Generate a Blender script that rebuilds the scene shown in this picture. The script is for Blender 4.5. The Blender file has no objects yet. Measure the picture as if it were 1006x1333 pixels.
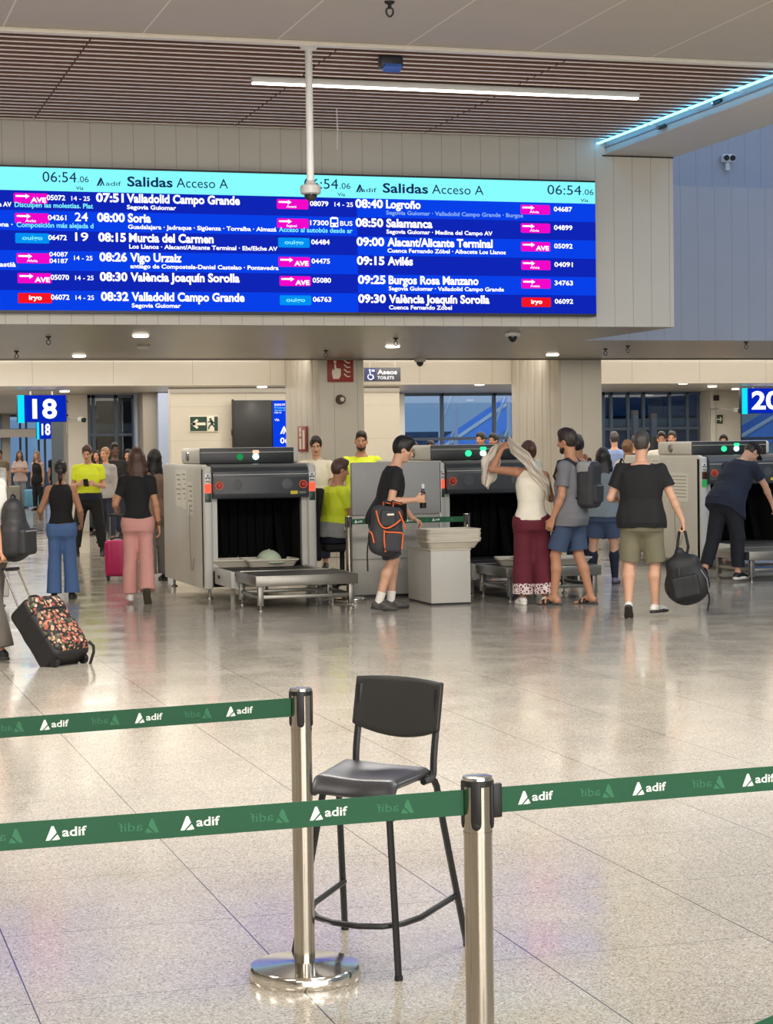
import bpy, bmesh, math, random
import numpy as np
from mathutils import Matrix, Vector
random.seed(7)
SC = bpy.context.scene
COL = SC.collection

# ------------------------------------------------------------------ camera
F_PX, W_PX, H_PX = 2565.0, 1006.0, 1333.0
PSI, PIT, ROL, CAM_H = math.radians(16.646), math.radians(1.942), math.radians(0.7844), 1.66
_f0 = Vector((math.sin(PSI), math.cos(PSI), 0)); _z = Vector((0, 0, 1))
FW = math.cos(PIT)*_f0 - math.sin(PIT)*_z
_r0 = Vector((math.cos(PSI), -math.sin(PSI), 0)); _u0 = _r0.cross(FW)
RT = math.cos(ROL)*_r0 - math.sin(ROL)*_u0
UP = math.cos(ROL)*_u0 + math.sin(ROL)*_r0
CAM = Vector((0, 0, CAM_H))
cd = bpy.data.cameras.new('camera'); co = bpy.data.objects.new('camera', cd); COL.objects.link(co)
M = Matrix((RT, UP, -FW)).transposed().to_4x4(); M.translation = CAM
co.matrix_world = M
cd.sensor_fit = 'AUTO'; cd.sensor_width = 36.0; cd.lens = F_PX*36.0/H_PX
cd.clip_start = 0.05; cd.clip_end = 400
SC.camera = co

# ------------------------------------------------------------------ view, world, lights
vs = SC.view_settings
SC.display_settings.display_device = 'sRGB'
vs.view_transform = 'Standard'; vs.look = 'None'; vs.gamma = 1.0; vs.use_curve_mapping = False
vs.exposure = 0.1
wd = bpy.data.worlds.new('world'); SC.world = wd; wd.use_nodes = True
bg = wd.node_tree.nodes['Background']
bg.inputs[0].default_value = (0.27, 0.38, 0.50, 1); bg.inputs[1].default_value = 1.25     # dusk sky outside the glass

def area_light(name, loc, size, power, color, aim=(0, 0, -1), spread=None):
    ld = bpy.data.lights.new(name, 'AREA'); ld.shape = 'RECTANGLE'; ld.size, ld.size_y = size
    ld.energy = power; ld.color = color
    if spread: ld.spread = math.radians(spread)
    o = bpy.data.objects.new(name, ld); COL.objects.link(o); o.location = loc
    o.rotation_euler = Vector(aim).to_track_quat('-Z', 'Y').to_euler()
    return o
WARM, NEUT, COOL = (1.0, 0.93, 0.82), (1.0, 0.965, 0.91), (0.75, 0.86, 1.0)
# ceiling luminaires of the hall, over and behind the camera
for X in (-4, 3, 10):
    for Y, E in ((-6, 280), (1, 170), (6.5, 150), (12.2, 440)):
        area_light('hall_luminaire_light', (X, Y, 4.9), (2.6, 1.6), E, NEUT)
# skylight of the atrium at the right
area_light('skylight_light', (14, 19.0, 9.5), (5, 4), 95, (0.30, 0.45, 1.0), (0.0, 0.35, -1))
# soffit, low and far ceilings: broad unseen fills added beyond the departure board
area_light('soffit_fill_light', (8, 24.6, 2.93), (20, 6.5), 310, WARM)
area_light('low_ceiling_fill_light', (8, 34.8, 2.74), (24, 7.0), 880, WARM)
area_light('far_ceiling_fill_light', (6, 52, 2.74), (12, 16), 700, NEUT)
area_light('front_fill_light', (4, -11, 2.6), (16, 4), 1150, NEUT, (0, 1, 0.02))  # added fill from behind the camera; no window is built there
area_light('cove_light', (8, 28.9, 3.25), (26, 0.4), 185, WARM, (0, 0.9, -0.45))
area_light('outside_fill_light', (14, 41, 7.5), (16, 2), 900, COOL, (0, 0.7, -1))  # added fill beyond the glass, brightens the trusses and escalators
# ------------------------------------------------------------------ helpers
def ray(x, y): return FW + RT*((x - W_PX/2)/F_PX) - UP*((y - H_PX/2)/F_PX)
def gz(x, y, z=0.0):
    d = ray(x, y); return CAM + d*((z - CAM_H)/d.z)
def gy(x, y, Y):
    d = ray(x, y); return CAM + d*(Y/d.y)
def gx(x, y, X):
    d = ray(x, y); return CAM + d*(X/d.x)
def lin(c):
    return tuple(((v/255)/12.92 if v/255 <= 0.04045 else ((v/255 + 0.055)/1.055)**2.4) for v in c)
MATS = {}
def mat(name, rgb, rough=0.5, metal=0.0, var=0.06, scale=20.0, bump=0.0, bscale=None, emit=None, coat=0.0, spec=None, stretch=None):
    """principled material; a noise gives the surface its small variation in tone (rgb are sRGB bytes)"""
    if name in MATS: return MATS[name]
    m = bpy.data.materials.new(name); m.use_nodes = True; nt = m.node_tree; b = nt.nodes['Principled BSDF']
    c = lin(rgb)
    b.inputs['Roughness'].default_value = rough; b.inputs['Metallic'].default_value = metal
    if coat: b.inputs['Coat Weight'].default_value = coat; b.inputs['Coat Roughness'].default_value = 0.08
    if spec is not None: b.inputs['Specular IOR Level'].default_value = spec
    if emit:
        b.inputs['Base Color'].default_value = (*c, 1)
        b.inputs['Emission Color'].default_value = (*c, 1); b.inputs['Emission Strength'].default_value = emit
        b.inputs['Base Color'].default_value = (0.01, 0.01, 0.01, 1)
        MATS[name] = m; return m
    tc = nt.nodes.new('ShaderNodeTexCoord'); nz = nt.nodes.new('ShaderNodeTexNoise')
    nz.inputs['Scale'].default_value = scale; nz.inputs['Detail'].default_value = 4
    src = tc.outputs['Object']
    if stretch:
        mp = nt.nodes.new('ShaderNodeMapping'); mp.inputs['Scale'].default_value = stretch
        nt.links.new(src, mp.inputs[0]); src = mp.outputs[0]
    nt.links.new(src, nz.inputs['Vector'])
    mx = nt.nodes.new('ShaderNodeMix'); mx.data_type = 'RGBA'
    mx.inputs[6].default_value = (*[v*(1 - var) for v in c], 1); mx.inputs[7].default_value = (*[min(1, v*(1 + var)) for v in c], 1)
    nt.links.new(nz.outputs[0], mx.inputs[0]); nt.links.new(mx.outputs[2], b.inputs['Base Color'])
    if bump:
        bp = nt.nodes.new('ShaderNodeBump'); bp.inputs['Strength'].default_value = bump; bp.inputs['Distance'].default_value = 0.01
        if bscale:
            n2 = nt.nodes.new('ShaderNodeTexNoise'); n2.inputs['Scale'].default_value = bscale; n2.inputs['Detail'].default_value = 3
            nt.links.new(src, n2.inputs['Vector']); nt.links.new(n2.outputs[0], bp.inputs['Height'])
        else: nt.links.new(nz.outputs[0], bp.inputs['Height'])
        nt.links.new(bp.outputs[0], b.inputs['Normal'])
    MATS[name] = m; return m
def emis(name, rgb, s=1.0):
    if name in MATS: return MATS[name]
    m = bpy.data.materials.new(name); m.use_nodes = True; nt = m.node_tree; nt.nodes.clear()
    e = nt.nodes.new('ShaderNodeEmission'); e.inputs[0].default_value = (*lin(rgb), 1); e.inputs[1].default_value = s
    o = nt.nodes.new('ShaderNodeOutputMaterial'); nt.links.new(e.outputs[0], o.inputs[0])
    MATS[name] = m; return m
def nodes_of(m): return m.node_tree.nodes, m.node_tree.links, m.node_tree.nodes['Principled BSDF']

def tag(o, label=None, cat=None, group=None, kind=None):
    if label: o['label'] = label
    if cat: o['category'] = cat
    if group: o['group'] = group
    if kind: o['kind'] = kind
    return o
def empty(name, loc=(0, 0, 0), rz=0.0, label=None, cat=None, group=None):
    o = bpy.data.objects.new(name, None); COL.objects.link(o); o.empty_display_size = 0.1
    o.location = loc; o.rotation_euler = (0, 0, rz)
    return tag(o, label, cat, group)
def copy_tree(o, parent=None):
    c = o.copy(); COL.objects.link(c)
    if parent is not None: c.parent = parent
    for ch in list(o.children): copy_tree(ch, c)
    return c

class MB:
    """collects shapes into one mesh"""
    def __init__(s): s.bm = bmesh.new()
    def _fin(s, vs, mi, mtx=None):
        if mtx is not None: bmesh.ops.transform(s.bm, matrix=mtx, verts=vs)
        for f in {f for v in vs for f in v.link_faces}: f.material_index = mi
    def box(s, c, size, bevel=0.0, mi=0, rot=None, seg=2):
        r = bmesh.ops.create_cube(s.bm, size=1.0); vs = r['verts']
        bmesh.ops.scale(s.bm, vec=size, verts=vs)
        if bevel > 0:
            es = list({e for v in vs for e in v.link_edges})
            rb = bmesh.ops.bevel(s.bm, geom=es, offset=min(bevel, min(size)*0.49), segments=seg, profile=0.5, affect='EDGES')
            vs = list({v for f in rb['faces'] for v in f.verts} | {v for v in vs if v.is_valid})
        m = Matrix.Translation(c)
        if rot is not None: m = m @ (rot if isinstance(rot, Matrix) else Matrix.Rotation(rot, 4, 'Z'))
        s._fin(vs, mi, m); return s
    def b2(s, lo, hi, bevel=0.0, mi=0, seg=2):
        lo, hi = Vector(lo), Vector(hi)
        return s.box((lo + hi)/2, [abs(v) for v in (hi - lo)], bevel, mi, None, seg)
    def cyl(s, a, b, r, r2=None, n=16, mi=0, caps=True):
        a, b = Vector(a), Vector(b); d = b - a
        q = bmesh.ops.create_cone(s.bm, cap_ends=caps, segments=n, radius1=r, radius2=r if r2 is None else r2, depth=d.length)
        m = Matrix.Translation((a + b)/2) @ d.to_track_quat('Z', 'Y').to_matrix().to_4x4()
        s._fin(q['verts'], mi, m); return s
    def ball(s, c, r, n=12, mi=0):
        r = (r, r, r) if not hasattr(r, '__len__') else r
        q = bmesh.ops.create_uvsphere(s.bm, u_segments=n, v_segments=max(6, n//2 + 2), radius=1.0)
        s._fin(q['verts'], mi, Matrix.Translation(c) @ Matrix.Diagonal((*r, 1))); return s
    def tube(s, pts, r, n=8, mi=0, closed=False, smooth=0):
        pts = [Vector(p) for p in pts]
        for _ in range(smooth):                               # corner cutting
            q = [] if closed else [pts[0]]
            for i in range(len(pts) - (0 if closed else 1)):
                a, b = pts[i], pts[(i + 1) % len(pts)]
                q += [a*0.75 + b*0.25, a*0.25 + b*0.75]
            if not closed: q.append(pts[-1])
            pts = q
        rs = r if hasattr(r, '__len__') else [r]*len(pts)
        if len(rs) != len(pts): rs = [np.interp(i/(len(pts) - 1), np.linspace(0, 1, len(rs)), rs) for i in range(len(pts))]
        rings = []; up = None
        for i, p in enumerate(pts):
            if closed: t = pts[(i + 1) % len(pts)] - pts[i - 1]
            else: t = pts[min(i + 1, len(pts) - 1)] - pts[max(i - 1, 0)]
            t.normalize()
            if up is None: up = t.orthogonal().normalized()
            up = (up - t*up.dot(t)); up = up.normalized() if up.length > 1e-6 else t.orthogonal().normalized()
            sd = t.cross(up)
            rings.append([s.bm.verts.new(p + (up*math.cos(2*math.pi*k/n) + sd*math.sin(2*math.pi*k/n))*rs[i]) for k in range(n)])
        fs = []
        for i in range(len(rings) - (0 if closed else 1)):
            A, B = rings[i], rings[(i + 1) % len(rings)]
            for k in range(n): fs.append(s.bm.faces.new((A[k], A[(k + 1) % n], B[(k + 1) % n], B[k])))
        if not closed: fs += [s.bm.faces.new(rings[0][::-1]), s.bm.faces.new(rings[-1])]
        for f in fs: f.material_index = mi
        return s
    def lathe(s, prof, c=(0, 0, 0), n=32, mi=0, mtx=None):
        rings = []; new = []
        for (r, z) in prof:
            if r < 1e-6: rings.append([s.bm.verts.new((0, 0, z))])
            else: rings.append([s.bm.verts.new((r*math.cos(2*math.pi*k/n), r*math.sin(2*math.pi*k/n), z)) for k in range(n)])
            new += rings[-1]
        for A, B in zip(rings, rings[1:]):
            for k in range(n):
                a0, a1, b0, b1 = A[k % len(A)], A[(k + 1) % len(A)], B[k % len(B)], B[(k + 1) % len(B)]
                vs = []
                for v in (a0, a1, b1, b0):
                    if v not in vs: vs.append(v)
                if len(vs) > 2: s.bm.faces.new(vs)
        s._fin(new, mi, Matrix.Translation(c) @ (mtx if mtx is not None else Matrix.Identity(4))); return s
    def prism(s, poly, thick, mtx=None, mi=0, bevel=0.0):
        """poly in the local xy plane, extruded along +z by thick"""
        vs = [s.bm.verts.new((x, y, 0)) for x, y in poly]
        f = s.bm.faces.new(vs)
        if thick:
            r = bmesh.ops.extrude_face_region(s.bm, geom=[f]); nv = [e for e in r['geom'] if isinstance(e, bmesh.types.BMVert)]
            bmesh.ops.translate(s.bm, vec=(0, 0, thick), verts=nv); vs += nv
            if bevel:
                es = [e for e in {e for v in vs for e in v.link_edges}]
                rb = bmesh.ops.bevel(s.bm, geom=es, offset=bevel, segments=2, profile=0.5, affect='EDGES')
                vs = list({v for ff in rb['faces'] for v in ff.verts} | {v for v in vs if v.is_valid})
        s._fin(vs, mi, mtx); return s
    def quad(s, pts, mi=0):
        f = s.bm.faces.new([s.bm.verts.new(p) for p in pts]); f.material_index = mi; return s
    def grid(s, fn, nu, nv, mi=0):
        V = [[s.bm.verts.new(fn(u/nu, v/nv)) for v in range(nv + 1)] for u in range(nu + 1)]
        for u in range(nu):
            for v in range(nv): s.bm.faces.new((V[u][v], V[u + 1][v], V[u + 1][v + 1], V[u][v + 1])).material_index = mi
        return s
    def build(s, name, mats, parent=None, smooth=35, solid=0.0):
        bmesh.ops.recalc_face_normals(s.bm, faces=s.bm.faces)
        me = bpy.data.meshes.new(name); s.bm.to_mesh(me); s.bm.free()
        for m in (mats if isinstance(mats, (list, tuple)) else [mats]): me.materials.append(m)
        if smooth:
            me.polygons.foreach_set('use_smooth', [True]*len(me.polygons)); me.set_sharp_from_angle(angle=math.radians(smooth))
        o = bpy.data.objects.new(name, me); COL.objects.link(o)
        if parent is not None: o.parent = parent
        if solid:
            md = o.modifiers.new('solid', 'SOLIDIFY'); md.thickness = solid; md.offset = 0
        return o
def rotm(ax, deg): return Matrix.Rotation(math.radians(deg), 4, ax)
FRONT = Matrix(((1, 0, 0, 0), (0, 0, -1, 0), (0, 1, 0, 0), (0, 0, 0, 1)))      # xy plane -> wall facing -Y, extrusion towards -Y

def text_bm(s, bold=0.0):
    cu = bpy.data.curves.new('t', 'FONT'); cu.body = s; cu.size = 1.0; cu.offset = bold; cu.resolution_u = 3
    o = bpy.data.objects.new('t', cu); COL.objects.link(o)
    dg = bpy.context.evaluated_depsgraph_get(); me = bpy.data.meshes.new_from_object(o.evaluated_get(dg), depsgraph=dg)
    bpy.data.objects.remove(o); bpy.data.curves.remove(cu)
    return me
_tc = {}
def text(name, items, material, parent=None, mtx=None, mirror=False):
    """one mesh of writing; items = (string, x0, x1 or None, baseline, capheight, bold[, 'r' anchors x0 as right edge])"""
    bm = bmesh.new()
    for it in items:
        st, x0, x1, yb, ch, bold = it[:6]; al = it[6] if len(it) > 6 else 'l'
        key = (st, bold)
        if key not in _tc: _tc[key] = text_bm(st, bold)
        me = _tc[key]
        n0 = len(bm.verts); bm.from_mesh(me); bm.verts.ensure_lookup_table(); vs = bm.verts[n0:]
        if not vs: continue
        xs = [v.co.x for v in vs]; a, b = min(xs), max(xs); sy = ch/0.69
        sx = sy if x1 is None else (x1 - x0)/(b - a)
        w = (b - a)*sx; o = x0 if al == 'l' else x0 - w
        for v in vs:
            x = (v.co.x - a)*sx
            if mirror: x = w - x
            v.co = (o + x, yb + v.co.y*sy, 0)
    if mtx is not None: bmesh.ops.transform(bm, matrix=mtx, verts=bm.verts)
    me = bpy.data.meshes.new(name); bm.to_mesh(me); bm.free(); me.materials.append(material)
    o = bpy.data.objects.new(name, me); COL.objects.link(o)
    if parent is not None: o.parent = parent
    return o
# ------------------------------------------------------------------ surface materials
def grid_lines(nt, axis_out, off, step, width):
    """1 on the joint lines of a regular grid along one coordinate"""
    n = nt.nodes; L = nt.links
    a = n.new('ShaderNodeMath'); a.operation = 'SUBTRACT'; a.inputs[1].default_value = off; L.new(axis_out, a.inputs[0])
    d = n.new('ShaderNodeMath'); d.operation = 'DIVIDE'; d.inputs[1].default_value = step; L.new(a.outputs[0], d.inputs[0])
    r = n.new('ShaderNodeMath'); r.operation = 'ROUND'; L.new(d.outputs[0], r.inputs[0])
    s = n.new('ShaderNodeMath'); s.operation = 'SUBTRACT'; L.new(d.outputs[0], s.inputs[0]); L.new(r.outputs[0], s.inputs[1])
    ab = n.new('ShaderNodeMath'); ab.operation = 'ABSOLUTE'; L.new(s.outputs[0], ab.inputs[0])
    lt = n.new('ShaderNodeMath'); lt.operation = 'LESS_THAN'; lt.inputs[1].default_value = width/step/2; L.new(ab.outputs[0], lt.inputs[0])
    return lt.outputs[0], r.outputs[0]
def lined(name, rgb, specs, line_rgb, rough=0.5, coat=0.0, var=0.04, bump=0.15, amount=1.0):
    """panelled surface: thin joints along object axes; specs = (axis index, offset, step, width)"""
    m = mat(name, rgb, rough, var=var, scale=2.5, coat=coat)
    nt = m.node_tree; n, L, b = nodes_of(m)
    tc = n.new('ShaderNodeTexCoord'); sp = n.new('ShaderNodeSeparateXYZ'); L.new(tc.outputs['Object'], sp.inputs[0])
    tot = None
    for ax, off, step, w in specs:
        o, _ = grid_lines(nt, sp.outputs[ax], off, step, w)
        if tot is None: tot = o
        else:
            mxx = n.new('ShaderNodeMath'); mxx.operation = 'MAXIMUM'; L.new(tot, mxx.inputs[0]); L.new(o, mxx.inputs[1]); tot = mxx.outputs[0]
    base = b.inputs['Base Color'].links[0].from_socket
    mx = n.new('ShaderNodeMix'); mx.data_type = 'RGBA'; mx.inputs[7].default_value = (*lin(line_rgb), 1)
    if amount < 1:
        mu = n.new('ShaderNodeMath'); mu.operation = 'MULTIPLY'; mu.inputs[1].default_value = amount; L.new(tot, mu.inputs[0]); fac = mu.outputs[0]
    else: fac = tot
    L.new(fac, mx.inputs[0]); L.new(base, mx.inputs[6]); L.new(mx.outputs[2], b.inputs['Base Color'])
    if bump:
        bp = n.new('ShaderNodeBump'); bp.invert = True; bp.inputs['Strength'].default_value = bump; bp.inputs['Distance'].default_value = 0.004
        L.new(tot, bp.inputs['Height']); L.new(bp.outputs[0], b.inputs['Normal'])
    return m

def terrazzo():
    m = bpy.data.materials.new('polished_terrazzo'); m.use_nodes = True; nt = m.node_tree; n, L, b = nodes_of(m)
    tc = n.new('ShaderNodeTexCoord'); sp = n.new('ShaderNodeSeparateXYZ'); L.new(tc.outputs['Object'], sp.inputs[0])
    lx, ix = grid_lines(nt, sp.outputs[0], 0.64, 0.805, 0.005)
    ly, iy = grid_lines(nt, sp.outputs[1], 5.92, 0.855, 0.004)
    vo = n.new('ShaderNodeTexVoronoi'); vo.inputs['Scale'].default_value = 190; L.new(tc.outputs['Object'], vo.inputs['Vector'])
    sc = n.new('ShaderNodeSeparateColor'); L.new(vo.outputs['Color'], sc.inputs[0])
    rp = n.new('ShaderNodeValToRGB'); cr = rp.color_ramp; cr.interpolation = 'CONSTANT'
    stops = [(0.0, (128, 119, 108)), (0.07, (158, 148, 134)), (0.24, (178, 169, 154)), (0.52, (188, 180, 166)), (0.82, (198, 191, 178)), (0.95, (214, 209, 198))]
    while len(cr.elements) < len(stops): cr.elements.new(0.5)
    for e, (p, c) in zip(cr.elements, stops): e.position = p; e.color = (*lin(c), 1)
    L.new(sc.outputs[0], rp.inputs[0])
    # tile to tile and cloudy tone
    cx = n.new('ShaderNodeCombineXYZ'); L.new(ix, cx.inputs[0]); L.new(iy, cx.inputs[1])
    wn = n.new('ShaderNodeTexWhiteNoise'); L.new(cx.outputs[0], wn.inputs['Vector'])
    nz = n.new('ShaderNodeTexNoise'); nz.inputs['Scale'].default_value = 1.3; nz.inputs['Detail'].default_value = 5; L.new(tc.outputs['Object'], nz.inputs['Vector'])
    ad = n.new('ShaderNodeMath'); ad.operation = 'MULTIPLY_ADD'; ad.inputs[1].default_value = 0.5; L.new(wn.outputs[0], ad.inputs[0]); L.new(nz.outputs[0], ad.inputs[2])
    mr = n.new('ShaderNodeMapRange'); mr.inputs[1].default_value = 0.25; mr.inputs[2].default_value = 1.25; mr.inputs[3].default_value = 0.83; mr.inputs[4].default_value = 0.99; L.new(ad.outputs[0], mr.inputs[0])
    vm = n.new('ShaderNodeVectorMath'); vm.operation = 'SCALE'; L.new(rp.outputs[0], vm.inputs[0]); L.new(mr.outputs[0], vm.inputs['Scale'])
    mxl = n.new('ShaderNodeMath'); mxl.operation = 'MAXIMUM'; L.new(lx, mxl.inputs[0])
    m2 = n.new('ShaderNodeMath'); m2.operation = 'MULTIPLY'; m2.inputs[1].default_value = 0.8; L.new(ly, m2.inputs[0]); L.new(m2.outputs[0], mxl.inputs[1])
    mx = n.new('ShaderNodeMix'); mx.data_type = 'RGBA'; mx.inputs[7].default_value = (*lin((82, 76, 70)), 1)
    L.new(mxl.outputs[0], mx.inputs[0]); L.new(vm.outputs[0], mx.inputs[6]); L.new(mx.outputs[2], b.inputs['Base Color'])
    n2 = n.new('ShaderNodeTexNoise'); n2.inputs['Scale'].default_value = 2.2; n2.inputs['Detail'].default_value = 6; L.new(tc.outputs['Object'], n2.inputs['Vector'])
    r2 = n.new('ShaderNodeMapRange'); r2.inputs[1].default_value = 0.3; r2.inputs[2].default_value = 0.75; r2.inputs[3].default_value = 0.08; r2.inputs[4].default_value = 0.21; L.new(n2.outputs[0], r2.inputs[0])
    L.new(r2.outputs[0], b.inputs['Roughness']); b.inputs['Specular IOR Level'].default_value = 0.8
    n3 = n.new('ShaderNodeTexNoise'); n3.inputs['Scale'].default_value = 9; L.new(tc.outputs['Object'], n3.inputs['Vector'])
    bp = n.new('ShaderNodeBump'); bp.inputs['Strength'].default_value = 0.03; bp.inputs['Distance'].default_value = 0.004; L.new(n3.outputs[0], bp.inputs['Height']); L.new(bp.outputs[0], b.inputs['Normal'])
    return m
def glass_mat(name, tint, refl=0.12):
    m = bpy.data.materials.new(name); m.use_nodes = True; nt = m.node_tree; nt.nodes.clear()
    t = nt.nodes.new('ShaderNodeBsdfTransparent'); t.inputs[0].default_value = (*lin(tint), 1)
    g = nt.nodes.new('ShaderNodeBsdfGlossy'); g.inputs['Roughness'].default_value = 0.02
    fr = nt.nodes.new('ShaderNodeLayerWeight'); fr.inputs[0].default_value = 0.25
    mr = nt.nodes.new('ShaderNodeMapRange'); mr.inputs[3].default_value = refl; mr.inputs[4].default_value = 0.9; nt.links.new(fr.outputs['Fresnel'], mr.inputs[0])
    mx = nt.nodes.new('ShaderNodeMixShader'); nt.links.new(mr.outputs[0], mx.inputs[0]); nt.links.new(t.outputs[0], mx.inputs[1]); nt.links.new(g.outputs[0], mx.inputs[2])
    o = nt.nodes.new('ShaderNodeOutputMaterial'); nt.links.new(mx.outputs[0], o.inputs[0])
    return m
WHITE_WALL = mat('white_painted_wall', (214, 208, 197), 0.6, var=0.03, scale=1.5)
CLAD = lined('white_wall_cladding', (203, 198, 188), [(0, 0.06, 0.225, 0.008)], (150, 145, 136), 0.45, amount=0.7)
CLADY = lined('ribbed_column_cladding', (214, 207, 194), [(1, 28.3, 0.171, 0.008)], (186, 178, 164), 0.45, bump=0.1)
CLADF = lined('column_front_cladding', (204, 197, 184), [(0, 7.68, 0.36, 0.008)], (160, 152, 142), 0.45)
SOFFIT = lined('grey_soffit_planks', (122, 116, 108), [(1, 0.0, 0.14, 0.012), (0, 0.4, 1.8, 0.008)], (116, 110, 104), 0.32)
NEARC = lined('pale_ceiling_panels', (176, 168, 160), [(0, 1.65, 1.118, 0.014)], (214, 208, 200), 0.55, bump=0)
LINTEL = lined('glossy_white_fascia', (218, 209, 194), [(0, 1.0, 1.24, 0.006)], (160, 152, 140), 0.35, coat=1.0)
BLUEW = lined('pale_grey_cladding', (168, 170, 180), [(0, 0.1, 0.24, 0.008)], (132, 134, 142), 0.5, amount=0.6)
LOWC = lined('low_grey_ceiling', (178, 172, 164), [(1, 0.0, 0.6, 0.01)], (140, 134, 128), 0.35)
WOOD = mat('baffle_wood', (122, 90, 78), 0.55, var=0.25, scale=6, stretch=(0.5, 8, 8))
WOODB = mat('baffle_bottom_edge', (242, 232, 222), 0.5, var=0.08, scale=6)
DARKBK = mat('ceiling_void', (46, 34, 32), 0.9)
TRIM = mat('cream_metal_trim', (222, 214, 202), 0.4)
STEEL_W = mat('white_painted_steel', (222, 222, 220), 0.4)
FRAME_D = mat('dark_window_frame', (84, 100, 122), 0.4)
BLACK = mat('black_plastic', (24, 24, 25), 0.45)
STEEL = mat('brushed_steel', (190, 186, 178), 0.28, 1.0, var=0.08, scale=40, stretch=(1, 1, 12))
GLASS = glass_mat('facade_glass', (206, 220, 234), 0.04)
GLASSD = glass_mat('dark_facade_glass', (140, 154, 162), 0.08)

def struct(o): o['kind'] = 'structure'; return o
def sbox(name, lo, hi, m, bevel=0.0, parent=None):
    o = MB().b2(lo, hi, bevel).build(name, m, parent); return struct(o) if parent is None else o

# ------------------------------------------------------------------ floor, ceilings, walls
YB, ZS, ZC = 20.5, 2.95, 5.02                # bulkhead front, soffit height, main ceiling height
YE, YL = 28.28, 30.4                         # soffit's far edge, lintel
XB = 9.56                                    # right end of the bulkhead
sbox('floor', (-14, -14, -0.2), (30, 70, 0), terrazzo())
struct(MB().quad([(-80, 70, -0.1), (120, 70, -0.1), (120, 160, -0.1), (-80, 160, -0.1)]).build('ground', mat('dark_paving', (60, 66, 74), 0.8)))
sbox('ceiling', (-14, -14, ZC), (9.0, 16.0, ZC + 0.2), NEARC)
sbox('trim_1', (-14, 15.93, ZC - 0.035), (8.72, 16.03, ZC - 0.0005), TRIM, 0.006)
# slatted ceiling: baffles with pale lower edges, butted every 2.09 m
b = MB(); b.b2((-14, 16.03, ZC + 0.13), (8.8, YB, ZC + 0.2), mi=2)
step = 0.182; y = 16.12
while y < YB - 0.02:
    x = -13.0
    for xs in [-14 + 0, -7.96 - 2.09, -7.96, -5.87, -3.78, -1.69, 0.40, 2.39, 4.48, 6.57, 8.66]:
        pass
    edges = [-14.0, -10.15, -8.06, -5.97, -3.88, -1.79, 0.30, 2.39, 4.48, 6.57, 8.72]
    for xa, xb in zip(edges, edges[1:]):
        b.b2((xa + 0.008, y, ZC + 0.003), (xb - 0.008, y + 0.046, ZC + 0.13), mi=0)
        b.b2((xa + 0.008, y, ZC), (xb - 0.008, y + 0.046, ZC + 0.003), mi=1)
    y += step
struct(b.build('ceiling_slats', [WOOD, WOODB, DARKBK], smooth=0))
# bulkhead that carries the departure board
sbox('wall_bulkhead', (-14, YB, ZS + 0.004), (XB, 23.2, ZC + 0.2), CLAD)
sbox('trim_2', (8.70, YB - 0.012, 4.852), (XB + 0.004, YB + 0.05, 4.866), BLACK)
struct(MB().b2((-14, YB + 0.002, ZS), (XB - 0.002, 23.2, ZS + 0.012)).b2((-14, 23.2, ZS), (30, YE, 3.35)).build('ceiling_soffit', SOFFIT))
sbox('trim_3', (-14, YE - 0.05, ZS - 0.02), (30, YE + 0.02, ZS + 0.05), mat('bronze_edge_trim', (120, 110, 98), 0.35, 0.6), 0.004)
# atrium at the right: lower and upper walls washed by its skylight
sbox('wall_atrium_lower', (XB + 0.002, 23.2, 3.354), (30, 24.2, 4.92), BLUEW)
sbox('wall_atrium_face', (XB + 0.002, 23.16, ZS), (30, 23.1995, 4.92), BLUEW)
sbox('wall_atrium_upper', (XB + 0.002, 24.2, 3.354), (30, 24.4, 12), BLUEW)
sbox('wall_right', (30, -14, 0), (30.2, 70, 12), WHITE_WALL)
sbox('wall_left', (-14.2, -14, 0), (-14, 70, ZC + 0.2), WHITE_WALL)
sbox('wall_back', (-14, -14.2, 0), (30, -14, 12), WHITE_WALL)
# beam between the slatted ceiling and the atrium, a light strip on its upper left edge
BX0, BX1, BZ = 8.74, 9.62, 4.875
b = MB(); b.b2((BX0, -14, BZ), (BX1, YB - 0.014, 5.35), 0.012, mi=0)
for q in range(34): b.b2((BX0 - 0.115, -13.9 + q*1.0, 4.972), (BX0 + 0.02, -13.88 + q*1.0, 4.98), mi=0)
b.b2((BX0 - 0.018, -14, 4.945), (BX0 + 0.01, YB - 0.014, 4.962), 0.003, mi=1)
struct(b.build('beam', [mat('white_beam_paint', (208, 204, 198), 0.5, var=0.05, scale=2), mat('beam_groove', (150, 152, 158), 0.5)]))
# lintel of the lower hall, the cove above it and the low ceiling behind
ZL = gy(200, 500.5, YL).z
sbox('wall_lintel', (-14, YL, ZL), (30, YL + 0.18, 3.35), LINTEL)
sbox('trim_4', (-14, YL - 0.012, ZL - 0.02), (30, YL + 0.19, ZL), TRIM, 0.004)
sbox('ceiling_cove', (-14, YE + 0.003, 3.352), (30, YL + 0.18, 3.45), mat('cove_paint', (226, 220, 208), 0.6))
sbox('ceiling_lower', (-14, YL + 0.18, 2.76), (30, 40.2, 2.9), LOWC)
# two columns, ribbed on their side, plain in front
def column(x0, x1):
    b = MB(); b.b2((x0, YE + 0.03, 0), (x1, YL + 0.0, 3.35), 0.015, mi=1)
    nrib = 6; dep = (YL - YE - 0.05)/nrib
    for i in range(nrib):
        b.b2((x0 - 0.010, YE + 0.05 + i*dep, 0), (x0 + 0.01, YE + 0.05 + i*dep + dep*0.95, 3.35), 0.004, mi=0)
    return struct(b.build('column', [CLADY, CLADF]))
column(7.45, 8.14); column(11.26, 11.97)

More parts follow.
